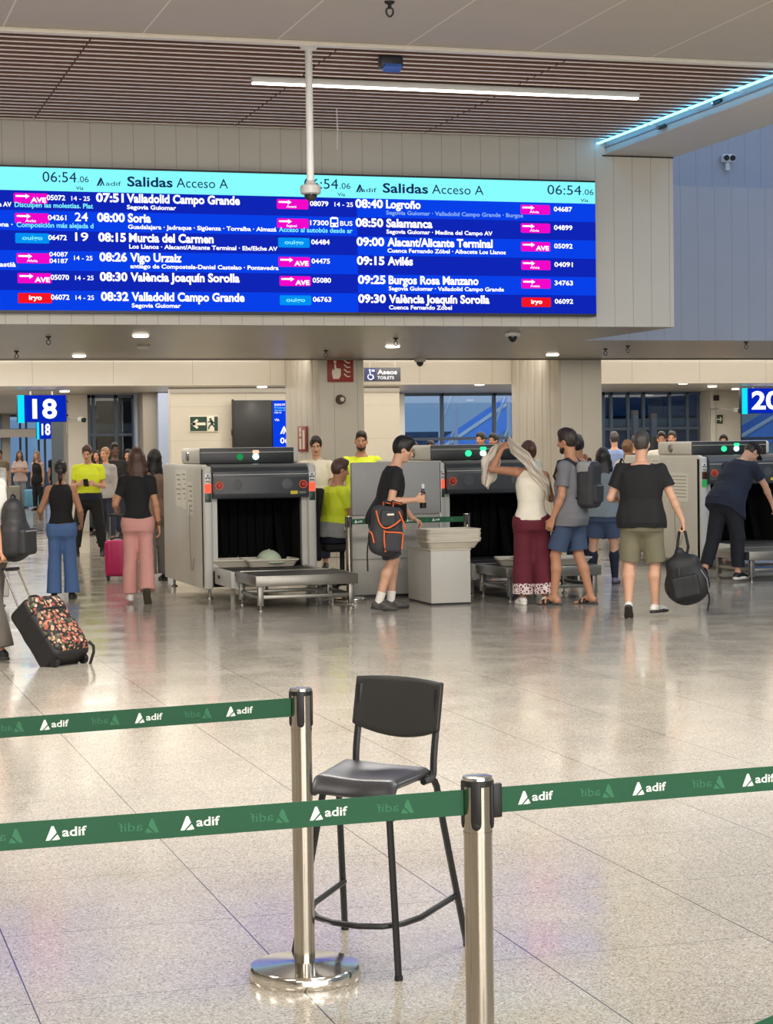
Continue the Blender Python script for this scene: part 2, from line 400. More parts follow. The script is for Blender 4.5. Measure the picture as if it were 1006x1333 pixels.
# ------------------------------------------------------------------ far end of the lower hall
YW = 35.5
xa, xb = gy(222, 545, YW).x, gy(520, 545, YW).x
sbox('wall_exit', (xa, YW, 0), (xb, YW + 0.2, 2.76), lined('cream_wall_panels', (208, 200, 184), [(2, 0.55, 0.62, 0.006), (0, xa + 1.4, 1.9, 0.006)], (180, 172, 158), 0.55))
sbox('trim_5', (xa - 0.02, YW - 0.03, 2.66), (xb, YW, 2.76), mat('grey_cornice', (170, 164, 154), 0.5))
YG = 40.0
def at(x, y, Y): return gy(x, y, Y)
def window(n, px0, px1, Y, mullions, transoms, glass, frame=FRAME_D, z1=2.755, w=0.06):
    x0, x1 = at(px0, 545, Y).x, at(px1, 545, Y).x
    root = struct(empty('window_%d' % n, (0, 0, 0)))
    b = MB()
    b.b2((x0, Y, 0), (x0 + w, Y + 0.1, z1)); b.b2((x1 - w, Y, 0), (x1, Y + 0.1, z1))
    b.b2((x0, Y, z1 - w), (x1, Y + 0.1, z1)); b.b2((x0, Y, 0), (x1, Y + 0.1, 0.08))
    for p in mullions:
        xm = at(p, 545, Y).x; b.b2((xm - w/2, Y, 0), (xm + w/2, Y + 0.1, z1))
    for z in transoms: b.b2((x0, Y + 0.01, z - w/2), (x1, Y + 0.09, z + w/2))
    b.build('window_frame', frame, root)
    MB().b2((x0, Y + 0.045, 0.05), (x1, Y + 0.055, z1 - 0.01)).build('window_pane', glass, root)
    return root
window(1, 114, 176, YG, (122, 151), (1.95, 1.35), GLASSD)
window(2, 520, 676, YG, (576, 644), (1.78,), GLASS)
window(3, 784, 926, YG, (796, 818, 838, 872, 895), (1.95, 1.45), GLASSD)
window(4, 962, 1100, YG, (1030,), (1.7,), GLASS)
window(5, -60, 90, 62, (-30, 8, 26, 34, 50, 58, 70, 80), (2.3,), GLASS, z1=2.755)
sbox('trim_6', (at(519, 545, YG-1).x, YG - 1.0, 0), (at(527, 545, YG-1).x, YG - 0.8, 2.72), STEEL_W, 0.01)
def pier(name, px0, px1, Y, dep, m):
    return sbox(name, (at(px0, 545, Y).x, Y, 0), (at(px1, 545, Y).x, Y + dep, 2.759), m, 0.01)
pier('wall_pier', 88, 114, YG - 0.5, 0.7, WHITE_WALL)
pier('wall_pier', 925, 964, YG - 0.5, 0.7, WHITE_WALL)
pier('column', 186, 208, 38.5, 0.6, mat('grey_column_paint', (170, 162, 152), 0.5))
pier('wall_glazed', 176, 187, 39.2, 0.2, mat('blue_white_panel', (176, 190, 216), 0.25))
pier('wall_glazed', 206, 223, 38.3, 0.2, mat('blue_white_panel', (176, 190, 216), 0.25))
pier('wall_far', 2, 13, 61.0, 0.5, mat('grey_column_paint', (170, 162, 152), 0.5))
sbox('beam', (at(-60, 545, 60).x, 60.5, 2.05), (at(88, 545, 60).x, 60.9, 2.3), mat('grey_column_paint', (170, 162, 152), 0.5))
sbox('ceiling_far', (-14, 40.202, 2.76), (at(90, 545, 62).x + 0.2, 66, 2.9), LOWC)
sbox('wall_far_side', (at(90, 545, 62).x, YG + 0.3, 0), (at(90, 545, 62).x + 0.2, 66, 2.9), WHITE_WALL)
# ------------------------------------------------------------------ departure screens
YS = YB - 0.09
SCR = {k: emis('screen_' + k, c, s) for k, c, s in (('cyan', (132, 246, 250), 1.0), ('blue', (8, 62, 226), 1.0), ('navy', (14, 36, 176), 1.0),
      ('magenta', (236, 8, 196), 1.0), ('red', (240, 20, 34), 1.0), ('sky', (0, 140, 236), 1.0), ('ink', (16, 42, 92), 1.0),
      ('white', (255, 255, 255), 1.15), ('aqua', (130, 240, 250), 1.0), ('dim', (130, 170, 240), 1.0))}
BEZEL = mat('black_screen_bezel', (22, 24, 28), 0.4)
ZT, ZB_, ZH = 4.545, 3.09, None
def sx(px, py=320): return gy(px, py, YS).x
def sz(px, py): return gy(px, py, YS).z
def arrow_logo(b, x, z, s, Y, mi=0):
    """the operator's slanted double-blade mark, s = height"""
    for poly in ([(0, 0.0), (0.24, 0.04), (0.66, 0.70), (0.60, 1.0), (0.46, 1.0)], [(0.36, 0.0), (0.56, 0.02), (0.72, 0.42), (0.66, 0.56)], [(0.50, 1.0), (0.62, 1.0), (0.98, 0.10), (0.86, 0.02), (0.66, 0.5)]):
        b.prism([(x + p*s, z + q*s) for p, q in poly], 0.002, Matrix.Translation((0, Y, 0)) @ FRONT, mi)
def screen(x0, x1, label, rows, header):
    root = empty('departure_screen', ((x0 + x1)/2, YB, ZB_), 0, label, 'display screen', 'departure screens on the bulkhead')
    ox, oz = root.location.x, root.location.z
    T = Matrix.Translation((-ox, -YB, -oz))
    def part(b, name, m, parent): bmesh.ops.transform(b.bm, matrix=T, verts=b.bm.verts); return b.build(name, m, parent, smooth=0)
    def wr(name, items, m, parent, Y=YS - 0.004): return text(name, items, SCR[m], parent, T @ Matrix.Translation((0, Y, 0)) @ FRONT)
    part(MB().b2((x0, YS + 0.002, ZB_ - 0.03), (x1, YB - 0.001, ZT + 0.02)), 'housing', BEZEL, root)
    zh = ZT - 0.235
    hb = part(MB().b2((x0, YS, zh), (x1, YS + 0.002, ZT)), 'header_band', SCR['cyan'], root)
    t, b_ = header
    for it, m in t: wr('header_text', it, m, hb)
    if b_ is not None:
        lb = MB(); arrow_logo(lb, b_, zh + 0.062, 0.085, YS - 0.002); part(lb, 'header_logo', SCR['ink'], hb)
    h = (zh - ZB_)/6
    for i, rw in enumerate(rows):
        z1 = zh - i*h; z0 = z1 - h
        rb = part(MB().b2((x0, YS, z0), (x1, YS + 0.002, z1)), 'departure_row', SCR['blue' if (i + rw.get('odd', 0)) % 2 else 'navy'], root)
        for nm, its, m in rw['text']: wr(nm, [(s, a, c, z1 - up, ch, bo) for s, a, c, up, ch, bo in its], m, rb)
        for (bx, bw, kind) in rw.get('badge', []):
            bz1 = z1 - rw.get('bup', 0.028); bz0 = bz1 - 0.104
            col = {'ouigo': 'sky', 'iryo': 'red'}.get(kind, 'magenta')
            bb = MB(); bb.prism([(bx + 0.01, bz0), (bx + bw - 0.01, bz0), (bx + bw, bz0 + 0.01), (bx + bw, bz1 - 0.01), (bx + bw - 0.01, bz1), (bx + 0.01, bz1), (bx, bz1 - 0.01), (bx, bz0 + 0.01)], 0.002, Matrix.Translation((0, YS - 0.001, 0)) @ FRONT)
            if kind not in ('ouigo', 'iryo'):
                bb.prism([(bx + 0.02, bz1 - 0.04), (bx + 0.12, bz1 - 0.04), (bx + 0.12, bz1 - 0.058), (bx + 0.16, bz1 - 0.032), (bx + 0.12, bz1 - 0.008), (bx + 0.12, bz1 - 0.022), (bx + 0.02, bz1 - 0.022)], 0.001, Matrix.Translation((0, YS - 0.004, 0)) @ FRONT, 1)
            bo = part(bb, 'train_badge', [SCR[col], SCR['white']], rb)
            if kind == 'ouigo': wr('badge_text', [('ouigo', bx + bw*0.2, bx + bw*0.8, bz0 + 0.036, 0.042, 0.02)], 'aqua', rb, YS - 0.005)
            elif kind == 'iryo': wr('badge_text', [('iryo', bx + bw*0.32, bx + bw*0.7, bz0 + 0.036, 0.046, 0.03)], 'white', rb, YS - 0.005)
            elif kind == 'AVE': wr('badge_text', [('AVE', bx + bw*0.5, bx + bw*0.95, bz0 + 0.014, 0.046, 0.04)], 'white', rb, YS - 0.005)
            else: wr('badge_text', [(kind, bx + bw*0.3, bx + bw*0.62, bz0 + 0.014, 0.026, 0.01)], 'white', rb, YS - 0.005)
    return root
zh = ZT - 0.235
def head(xt, xtime, clock, title):
    it = []
    if title: it += [([('Salidas', sx(xt), sx(xt + 59), zh + 0.068, 0.098, 0.022)], 'ink'), ([('Acceso A', sx(xt + 64), sx(xt + 131), zh + 0.068, 0.098, 0.0)], 'ink'),
                     ([('adif', sx(xt - 28), sx(xt - 8), zh + 0.068, 0.045, 0.0)], 'ink')]
    if clock: it += [([('06:54', sx(xtime), sx(xtime + 44), zh + 0.092, 0.105, 0.0), ('.06', sx(xtime + 46), sx(xtime + 60), zh + 0.096, 0.062, 0.0), ('Vía', sx(xtime + 43), sx(xtime + 53), zh + 0.018, 0.034, 0.01)], 'ink')]
    return it
UPB, UPR = 0.098, 0.168
def row(x, tm, dest, dw, route=None, rw=0, rx=None, dimmed=False, via=None, vw=0, badge=None, num=None, plat=None, msg=None, bx=None, odd=0, nums=None, shift=0):
    """texts of one departure; x positions are given as the columns of the board"""
    t = []
    if tm: t.append(('time_text', [(tm, sx(x), sx(x + 36), UPB, 0.085, 0.036)], 'white'))
    if dest: t.append(('destination_text', [(dest, sx(x + 40), sx(x + 40 + dw), UPB, 0.085, 0.036)], 'white'))
    if route: t.append(('route_text', [(route, sx(x + 40 if rx is None else rx), sx((x + 40 if rx is None else rx) + rw), UPR, 0.042, 0.026)], 'dim' if dimmed else 'white'))
    if num: t.append(('train_number', [(num, sx(bx + 43), sx(bx + 43 + 24), UPB - 0.005, 0.05, 0.022)], 'white'))
    if nums: t.append(('train_number', [(nums[0], sx(bx + 43), sx(bx + 67), UPB - 0.040, 0.045, 0.012), (nums[1], sx(bx + 43), sx(bx + 67), UPB + 0.028, 0.045, 0.012)], 'white'))
    if plat: t.append(('platform_text', [(plat[0], sx(bx + plat[1]), sx(bx + plat[1] + plat[2]), UPB + plat[4], plat[3], 0.012)], 'white'))
    if msg: t.append(('notice_text', [(msg[0], sx(msg[1]), sx(msg[1] + msg[2]), UPR + 0.002, 0.048, 0.022)], 'aqua'))
    return {'text': t, 'badge': [(sx(bx), 0.345, badge)] if badge else [], 'odd': odd}
XS = [0.24, 3.018, 5.818, 8.573]
P, Q = (75, 24, 0.045, -0.005), (78, 17, 0.085, 0.0)
rows_l = [row(-200, None, None, 0, badge='AVE', bx=19, num='05072', plat=('14 - 25', *P), msg=('Disculpen las molestias. Plat', 20, 102)),
          row(-200, None, None, 0, badge='Avlo', bx=20, num='04261', plat=('24', *Q), msg=('Composición más alejada d', 22, 100)),
          row(-200, None, None, 0, badge='ouigo', bx=20, num='06472', plat=('19', *Q)),
          row(-200, None, None, 0, badge='Alvia', bx=21, nums=('04087', '04187'), plat=('14 - 25', *P)),
          row(-200, None, None, 0, badge='AVE', bx=22, num='05070', plat=('14 - 25', *P)),
          row(-200, None, None, 0, badge='iryo', bx=22, num='06072', plat=('14 - 25', *P))]
rows_l[0]['text'].append(('route_text', [('Guiomar · Zamora AV', sx(-60), sx(16), UPR, 0.045, 0.026)], 'white'))
rows_l[1]['text'].append(('route_text', [('Barcelona ·', sx(-30), sx(17), UPR, 0.045, 0.026)], 'white'))
rows_l[3]['text'].append(('route_text', [('San Sebastià', sx(-38), sx(20), UPR, 0.045, 0.026)], 'white'))
rows_m = [row(126, '07:51', 'Valladolid Campo Grande', 147, 'Segovia Guiomar', 64, badge='Avant', bx=361, num='08079', plat=('14 - 25', *P), odd=0),
          row(127, '08:00', 'Soria', 30, 'Guadalajara · Jadraque · Sigüenza · Torralba · Almazá', 193, badge='Regional', bx=361, num='17300', plat=('BUS', 82, 16, 0.048, -0.005), msg=('Acceso al autobús desde ar', 363, 96)),
          row(128, '08:15', 'Murcia del Carmen', 110, 'Los Llanos · Alacant/Alicante Terminal · Elx/Elche AV', 193, badge='ouigo', bx=362, num='06484'),
          row(129, '08:26', 'Vigo Urzaiz', 67, 'antiago de Compostela-Daniel Castelao · Pontevedra', 193, badge='AVE', bx=362, num='04475'),
          row(129, '08:30', 'València Joaquín Sorolla', 142, badge='AVE', bx=363, num='05080'),
          row(130, '08:32', 'Valladolid Campo Grande', 147, 'Segovia Guiomar', 64, badge='ouigo', bx=363, num='06763')]
rows_r = [row(463, '08:40', 'Logroño', 45, 'Segovia Guiomar · Valladolid Campo Grande · Burgos', 178, dimmed=True, badge='Alvia', bx=678, num='04687', odd=1),
          row(463, '08:50', 'Salamanca', 60, 'Segovia Guiomar · Medina del Campo AV', 138, badge='Alvia', bx=678, num='04899', odd=1),
          row(464, '09:00', 'Alacant/Alicante Terminal', 137, 'Cuenca Fernando Zóbel · Albacete Los Llanos', 154, badge='AVE', bx=678, num='05092', odd=1),
          row(464, '09:15', 'Avilés', 33, badge='Alvia', bx=678, num='04091', odd=1),
          row(465, '09:25', 'Burgos Rosa Manzano', 117, 'Segovia Guiomar · Valladolid Campo Grande', 150, badge='Avant', bx=678, num='34763', odd=1),
          row(465, '09:30', 'València Joaquín Sorolla', 131, 'Cuenca Fernando Zóbel', 82, badge='iryo', bx=678, num='06092', odd=1)]
screen(XS[0], XS[1], 'leftmost blue departure screen, cut by the picture edge, listing platforms 24 and 19', rows_l, (head(0, 57, True, False), None))
scm = screen(XS[1], XS[2], 'middle blue departure screen listing 07:51 Valladolid behind the hanging camera pole', rows_m, (head(167, 397, True, True), sx(127)))
bz = MB(); bzx = sx(430)            # the small bus pictogram of the 08:00 row
hrow = (zh - ZB_)/6; zc = zh - hrow - 0.065
bz.prism([(bzx, zc - 0.045), (bzx + 0.09, zc - 0.045), (bzx + 0.09, zc + 0.05), (bzx + 0.07, zc + 0.062), (bzx + 0.02, zc + 0.062), (bzx, zc + 0.05)], 0.002, Matrix.Translation((0, YS - 0.002, 0)) @ FRONT, 0)
bz.b2((bzx + 0.014, YS - 0.008, zc), (bzx + 0.076, YS - 0.004, zc + 0.04), mi=1)
for q in (0.02, 0.07): bz.cyl((bzx + q, YS - 0.008, zc - 0.022), (bzx + q, YS - 0.004, zc - 0.022), 0.010, mi=1)
bz.bm.transform(Matrix.Translation(-scm.location))
bz.build('bus_pictogram', [SCR['white'], SCR['blue']], scm, smooth=0)
screen(XS[2], XS[3], 'rightmost blue departure screen listing 08:40 Logroño to 09:30 València', rows_r, (head(499, 713, True, True), sx(464)))
# ------------------------------------------------------------------ foreground: belts, posts, stool
CHROME = mat('polished_chrome', (226, 222, 214), 0.12, 1.0, var=0.02)
POSTM = mat('satin_steel_tube', (176, 169, 158), 0.17, 1.0, var=0.22, scale=9, stretch=(14, 14, 0.4))  # streaky tone paints in the dark reflections along the tube
BELT = mat('green_belt_webbing', (18, 84, 54), 0.6, var=0.08, scale=90)
BELTW = mat('belt_print_white', (236, 244, 236), 0.6)
BELTG = mat('belt_print_faint_green', (50, 120, 84), 0.6)
RUBBER = mat('black_rubber', (18, 18, 19), 0.55)
def adif_mark(b, x, z, s, mtx, mi=0, mir=False):
    for poly in ([(0, 0), (0.28, 0.0), (0.78, 0.52), (0.58, 1.0), (0.42, 1.0)], [(0.42, 0.0), (0.78, 0.0), (1.02, 0.04), (0.84, 0.40)]):
        b.prism([(x + (-p if mir else p)*s, z + q*s) for p, q in poly], 0.0006, mtx, mi)
def belt(p0, p1, first, parent, period=0.29, h=0.058, mirror_first=None):
    """webbing between two points; the print repeats along it, plain and in faint mirror writing"""
    p0, p1 = Vector(p0), Vector(p1); d = p1 - p0; L = d.length
    X = d.normalized(); N = X.cross(Vector((0, 0, 1))).normalized(); Z = N.cross(X) * -1
    Z = X.cross(N) * -1
    Mx = Matrix((X, Vector((0, 0, 1)), N)).transposed().to_4x4(); Mx.translation = p0
    inv = parent.matrix_basis.inverted()
    b = MB(); b.box((L/2, 0, 0), (L, h, 0.0016)); b.bm.transform(inv @ Mx)
    o = b.build('belt', BELT, parent)
    n = int(L/period) + 2
    for col, ph, mir, nm in ((BELTW, first, False, 'belt_print'), (BELTG, first + 0.155, True, 'belt_mirror_print')):
        for side in (1,):
            for k in range(-2, n):
                x = ph + k*period
                if x < 0.005 or x + 0.09 > L: continue
                lb = MB(); tx = x if mir else x + 0.035
                adif_mark(lb, x + (0.088 if mir else 0), -0.0145, 0.030, Matrix.Translation((0, 0, 0.0009)), mir=mir)
                lt = text('letters', [('adif', tx, tx + 0.052, -0.008, 0.019, 0.0 if mir else 0.02)], col, None, Matrix.Translation((0, 0, 0.0013)), mirror=mir)
                lb.bm.from_mesh(lt.data); bpy.data.objects.remove(lt)
                lb.bm.transform(inv @ Mx); lb.build(nm, col, o, smooth=0)
    return o
def stanchion(loc, label, face, base=0.175):
    root = empty('belt_stanchion', loc, face, label, 'barrier post', 'belt stanchions')
    b = MB(); b.lathe([(0, 0.03), (0.0325, 0.03), (0.0325, 0.775)]); b.lathe([(0.0335, 0.775), (0.0335, 0.783)]); b.lathe([(0.0325, 0.783), (0.0325, 0.902), (0, 0.902)])
    b.build('post', POSTM, root)
    e = base - 0.175; MB().lathe([(0, 0), (0.172 + e, 0), (0.175 + e, 0.006), (0.174 + e, 0.034), (0.168 + e, 0.042), (0.05, 0.050), (0, 0.052)], n=64).build('base', CHROME, root)
    MB().lathe([(0.034, 0.905), (0.0350, 0.895), (0.0350, 0.902), (0.034, 0.908), (0.02, 0.910), (0, 0.910)]).build('cap', [CHROME], root)
    MB().lathe([(0.0328, 0.886), (0.0362, 0.888), (0.0362, 0.900), (0.0328, 0.902)]).build('cap_ring', BLACK, root)
    for k in range(4):                                                   # belt slots round the head
        a = math.pi/2*k + math.pi/4
        m = Matrix.Rotation(a, 4, 'Z')
        s = MB(); s.box((0.0325, 0, 0.85), (0.009, 0.024, 0.10), 0.004); s.ball((0.0325, 0, 0.80), (0.005, 0.011, 0.011)); s.bm.transform(m); s.build('belt_slot', BLACK, root)
    return root
PLX = gz(393.5, 896, 0.910); PL = (gz(397, 1272).x, gz(397, 1272).y, 0)
PR0 = gz(621, 1009, 0.910); PR = (PR0.x, PR0.y, 0)
ZBELT = 0.85
pl = stanchion(PL, 'steel belt post with round chrome base, standing in front of the black stool', 0.5)
pr = stanchion(PR, 'nearest steel belt post at lower centre right, its base below the picture', 0.35)
aL = gz(0, 948, ZBELT); dirA = Vector((aL.x - PL[0], aL.y - PL[1], 0)).normalized()
pA = Vector((PL[0], PL[1], ZBELT)) + dirA*0.034
eA = pA + dirA*((Vector((aL.x, aL.y, 0)) - Vector(PL)).length + 0.55)
def phase(p0, p1, px, py):
    """distance along the belt at which a picture point lies"""
    a = gz(px, py, ZBELT); return (Vector((a.x, a.y, 0)) - Vector((p0[0], p0[1], 0))).dot((Vector(p1) - Vector(p0)).normalized())
P0 = 0.29
belt(eA, pA, phase(eA, pA, 47, 942) % P0, pl)
bL = gz(0, 1090, ZBELT); dirB = Vector((bL.x - PR[0], bL.y - PR[1], 0)).normalized()
pB = Vector((PR[0], PR[1], ZBELT)) + dirB*0.034
eB = pB + dirB*((Vector((bL.x, bL.y, 0)) - Vector(PR)).length + 0.45)
belt(eB, pB, phase(eB, pB, 57, 1083) % P0, pr)
cR = gz(1006, 1013, ZBELT); dirC = Vector((cR.x - PR[0], cR.y - PR[1], 0)).normalized()
pC = Vector((PR[0], PR[1], ZBELT)) + dirC*0.045
eC = pC + dirC*((Vector((cR.x, cR.y, 0)) - Vector(PR)).length + 0.5)
# the posts the belts run to, just outside the picture
pe = stanchion((eC.x, eC.y, 0), 'belt post beyond the right picture edge, its green belt clipped to the nearest post', 0.2)
bc = belt(pC, eC, phase(pC, eC, 652, 1030) % P0, pe)
cl = MB(); cl.box((0, 0, 0), (0.022, 0.016, 0.078), 0.003, rot=math.atan2(dirC.y, dirC.x)); cl.bm.transform(pe.matrix_basis.inverted() @ Matrix.Translation(pC + dirC*0.002))
cl.build('belt_clip', BLACK, pe)
stanchion((eA.x, eA.y, 0), 'belt post beyond the left picture edge, holding the farther green belt', 0.1)
stanchion((eB.x, eB.y, 0), 'belt post beyond the left picture edge, holding the nearer green belt', 0.1)
dL, dR = gz(700, 1490, ZBELT), gz(1250, 1237, ZBELT); dd = (dR - dL).normalized()*0.034; pd = stanchion((dR.x, dR.y, 0), 'belt post off the lower right corner, its green belt just crossing the corner', 0.3)
belt(dL + dd, dR - dd, 0.16, pd)
stanchion((dL.x, dL.y, 0), 'belt post below the lower picture edge at the right', 0.3)

def stool():
    FL, FR = gz(381, 1254), gz(519, 1276); BR, BLg = gz(608, 1231), gz(449, 1210)
    c = (FL + FR + BR + BLg)/4
    root = empty('bar_stool', (c.x, c.y, 0), 0, 'black counter-height bar stool with backrest, standing behind the belts', 'stool')
    L = lambda p, z=None: Vector((p[0] - c.x, p[1] - c.y, p[2] if z is None else z))
    seatz = 0.60
    # seat corners from the photo
    fl, fr = L(gz(406, 1020, 0.585)), L(gz(512, 1030, 0.585))
    v = (L(BR) - L(FR)).normalized(); u = (L(FR) - L(FL)).normalized()
    br, bl = L(gz(560, 1003, 0.600)), L(gz(446, 991, 0.600))
    STL = mat('black_powder_coated_tube', (30, 30, 32), 0.35); SEAT = mat('dark_grey_moulded_seat', (52, 52, 56), 0.38, var=0.05, bump=0.05)
    BACK = mat('dark_moulded_backrest', (40, 39, 38), 0.42)
    r = 0.0115
    def seat_pt(a, t):                                             # a across, t front to back
        p = (fl*(1 - a) + fr*a)*(1 - t) + (bl*(1 - a) + br*a)*t
        z = seatz - 0.018*math.exp(-((a - 0.5)/0.3)**2)*math.exp(-((t - 0.5)/0.35)**2)
        if t < 0.12: z -= 0.045*(1 - t/0.12)**1.6
        e = min(a, 1 - a); z -= 0.010*max(0, 1 - e/0.06)**2
        sgn = 1
        return Vector((p.x, p.y, z))
    b = MB(); b.grid(seat_pt, 18, 18)
    so = b.build('seat', SEAT, root, smooth=60); md = so.modifiers.new('solid', 'SOLIDIFY'); md.thickness = 0.022; md.offset = 0
    bv = so.modifiers.new('soft', 'BEVEL'); bv.width = 0.006; bv.segments = 2
    # legs
    for foot, top, nm in ((L(FL), fl*0.9 + br*0.1, 'front'), (L(FR), fr*0.9 + bl*0.1, 'front')):
        top = Vector((top.x, top.y, 0.572)); MB().tube([foot, top], r).build('leg', STL, root)
    for foot, top, k in ((L(BLg), bl, -1), (L(BR), br, 1)):
        t2 = Vector((top.x, top.y, 0)); inn = (Vector((fl.x + fr.x, fl.y + fr.y, 0))/2 - t2).normalized()
        q = [foot, foot*0.25 + (t2 + Vector((0, 0, 0.56)))*0.75 + u*k*0.01, t2 + Vector((0, 0, 0.585)) + u*k*0.012 - inn*0.0, t2 + Vector((0, 0, 0.585)) + inn*0.10]
        MB().tube([foot, foot*0.12 + (t2 + u*k*0.02 + Vector((0, 0, 0.555)))*0.88, t2 + u*k*0.018 + Vector((0, 0, 0.582)), t2 + inn*0.06 + Vector((0, 0, 0.585)), t2 + inn*0.20 + Vector((0, 0, 0.575))], r, smooth=2).build('leg', STL, root)
    # back uprights and backrest
    bkL, bkR = L(gz(461, 992, 0.60)), L(gz(562, 1004, 0.60))
    tilt = v*0.035
    for p, nm in ((bkL, 'l'), (bkR, 'r')):
        b0 = Vector((p.x, p.y, 0.575))
        MB().tube([b0 - v*0.06, b0 + v*0.012, Vector((b0.x, b0.y, 0.64)) + v*0.012, Vector((b0.x, b0.y, 0.74)) + tilt, Vector((b0.x, b0.y, 0.86)) + tilt*1.4], r, smooth=2).build('back_upright', STL, root)
    wdir = (bkR - bkL); wdir.z = 0; wl = wdir.length; wdir.normalize(); mid = (bkL + bkR)/2
    def bp(a, t):
        x = (a - 0.5)*(wl + 0.035)
        lower = 0.035*(1 - (2*a - 1)**2)
        z0 = 0.728 - lower; z1 = 0.884 + 0.006*(1 - (2*a - 1)**2)
        z = z0 + (z1 - z0)*t
        p = Vector((mid.x, mid.y, 0)) + wdir*x + v*(0.030*(1 - (2*a - 1)**2) + 0.012 + 0.045*(z - 0.70)/0.2)
        return Vector((p.x, p.y, z))
    b = MB(); b.grid(bp, 20, 10); bo = b.build('backrest', BACK, root, smooth=60)
    md = bo.modifiers.new('solid', 'SOLIDIFY'); md.thickness = 0.016; md.offset = 0
    bv = bo.modifiers.new('soft', 'BEVEL'); bv.width = 0.005; bv.segments = 2
    # braces: a foot rail round three sides, one bar under the seat
    def on(foot, top, z): return foot + (top - foot)*(z/top.z)
    tops = {'FL': Vector((fl.x, fl.y, 0.57)), 'FR': Vector((fr.x, fr.y, 0.57)), 'BL': Vector((bl.x, bl.y, 0.57)), 'BR': Vector((br.x, br.y, 0.57))}
    zf = 0.155
    pFL, pFR, pBR, pBL = on(L(FL), tops['FL'], zf), on(L(FR), tops['FR'], zf), on(L(BR), tops['BR'], zf + 0.02), on(L(BLg), tops['BL'], zf + 0.02)
    off = -v*0.018
    MB().tube([pBL, pFL + off, pFR + off + u*0.012, pBR], 0.010, smooth=2).build('foot_rail', STL, root)
    q0, q1 = on(L(FL), tops['FL'], 0.50), on(L(FR), tops['FR'], 0.50)
    MB().tube([q0, q1], 0.009).build('brace', STL, root)
    for p in (FL, FR, BR, BLg):
        MB().cyl(L(p, 0), L(p, 0.014), 0.0135).build('foot_cap', RUBBER, root)
stool()

# ------------------------------------------------------------------ ceiling fixtures
LAMP = emis('lamp_diffuser', (255, 250, 240), 6.0)
DOWN = emis('downlight_diffuser', (255, 246, 228), 5.0)
GREYD = mat('grey_device_plastic', (190, 188, 184), 0.4)
def tube_lamp(p0, p1, label, w=0.07, top=5.03):
    root = empty('linear_lamp', ((p0[0] + p1[0])/2, p0[1], p0[2]), 0, label, 'ceiling lamp'); l = p1[0] - p0[0]
    MB().b2((-l/2, -w/2, 0.0), (l/2, w/2, 0.055), 0.008).build('lamp_housing', STEEL_W, root)
    for q in (-l*0.35, l*0.35): MB().cyl((q, 0, 0.05), (q, 0, top - p0[2]), 0.005, n=6).build('suspension_rod', STEEL_W, root)
    MB().b2((-l/2 + 0.01, -w/2 + 0.006, -0.014), (l/2 - 0.01, w/2 - 0.006, 0.002), 0.005).build('lamp_diffuser', LAMP, root)
    return root
la, lb_ = gz(327, 106, 4.975), gz(832, 126, 4.975)
tube_lamp((la.x, 17.58, 4.965), (lb_.x, 17.58, 4.965), 'long bright linear lamp under the slatted wood ceiling')
cx0, cx1 = gy(40, 470, 29.3).x + 0.0, gy(245, 470, 29.3).x
tube_lamp((cx0, 29.3, 3.09), (cx1, 29.3, 3.09), 'linear lamp hidden in the cove above the white lintel at the left', top=3.355)
def dome_pole():
    p = gz(401.5, 66, ZC); p.y = 16.3
    p = gy(401.5, 66, 16.2); root = empty('dome_camera_on_pole', (p.x, p.y, ZC), 0, 'white dome camera on long white pole hanging in front of the screens', 'security camera')
    zb = gy(404, 240, 16.2).z - ZC; ze = gy(404, 262, 16.2).z - ZC
    MB().cyl((0, 0, zb), (0, 0, 0.0), 0.031, n=20).lathe([(0.031, -0.03), (0.07, -0.012), (0.075, 0.0)], n=20).build('pole', STEEL_W, root)
    MB().lathe([(0, zb + 0.03), (0.034, zb + 0.03), (0.05, zb), (0.084, zb - 0.012), (0.088, zb - 0.03), (0.086, zb - 0.075), (0.07, zb - 0.085), (0, zb - 0.085)], n=28).build('camera_housing', GREYD, root)
    MB().lathe([(0.055, zb - 0.083), (0.054, zb - 0.10), (0.04, zb - 0.128), (0.02, zb - 0.14), (0, zb - 0.143)], n=24).build('camera_dome', mat('smoked_dome', (40, 38, 40), 0.12), root)
dome_pole()
def projector():
    p = gz(508, 80, ZC - 0.04); root = empty('ceiling_sensor_box', (p.x, p.y, ZC), 0, 'dark boxy sensor with blue lens hanging from the slatted ceiling', 'sensor')
    MB().b2((-0.10, -0.06, -0.10), (0.10, 0.06, 0.0), 0.012).build('sensor_housing', mat('dark_grey_housing', (48, 50, 56), 0.4), root)
    MB().box((0.0, -0.05, -0.105), (0.16, 0.09, 0.04), 0.01, rot=rotm('X', -25)).build('sensor_lens', mat('blue_lens', (70, 110, 200), 0.15), root)
projector()
p = gz(438, 142, ZC); zl = gy(438, 195, p.y).z
tag(MB().tube([(p.x, p.y, ZC + 0.02), (p.x + 0.006, p.y, (ZC + zl)/2), (p.x, p.y, zl)], 0.006, n=6).build('hanging_cord', STEEL_W), 'thin white cord hanging from slatted ceiling right of the pole', 'cord')
def sprinkler(px, py, z, label, big=1.0):
    p = gz(px, py, z); root = empty('sprinkler', (p.x, p.y, z), 0, label, 'sprinkler', 'ceiling sprinklers'); k = big
    MB().lathe([(0, 0.002), (0.035*k, 0.0), (0.03*k, -0.012*k), (0.012*k, -0.02*k), (0.012*k, -0.045*k)], n=14).build('sprinkler_cap', BLACK, root)
    MB().tube([(-0.02*k, 0, -0.04*k), (-0.024*k, 0, -0.075*k), (0, 0, -0.10*k), (0.024*k, 0, -0.075*k), (0.02*k, 0, -0.04*k)], 0.006*k, n=6, closed=True, smooth=1).build('sprinkler_frame', BLACK, root)
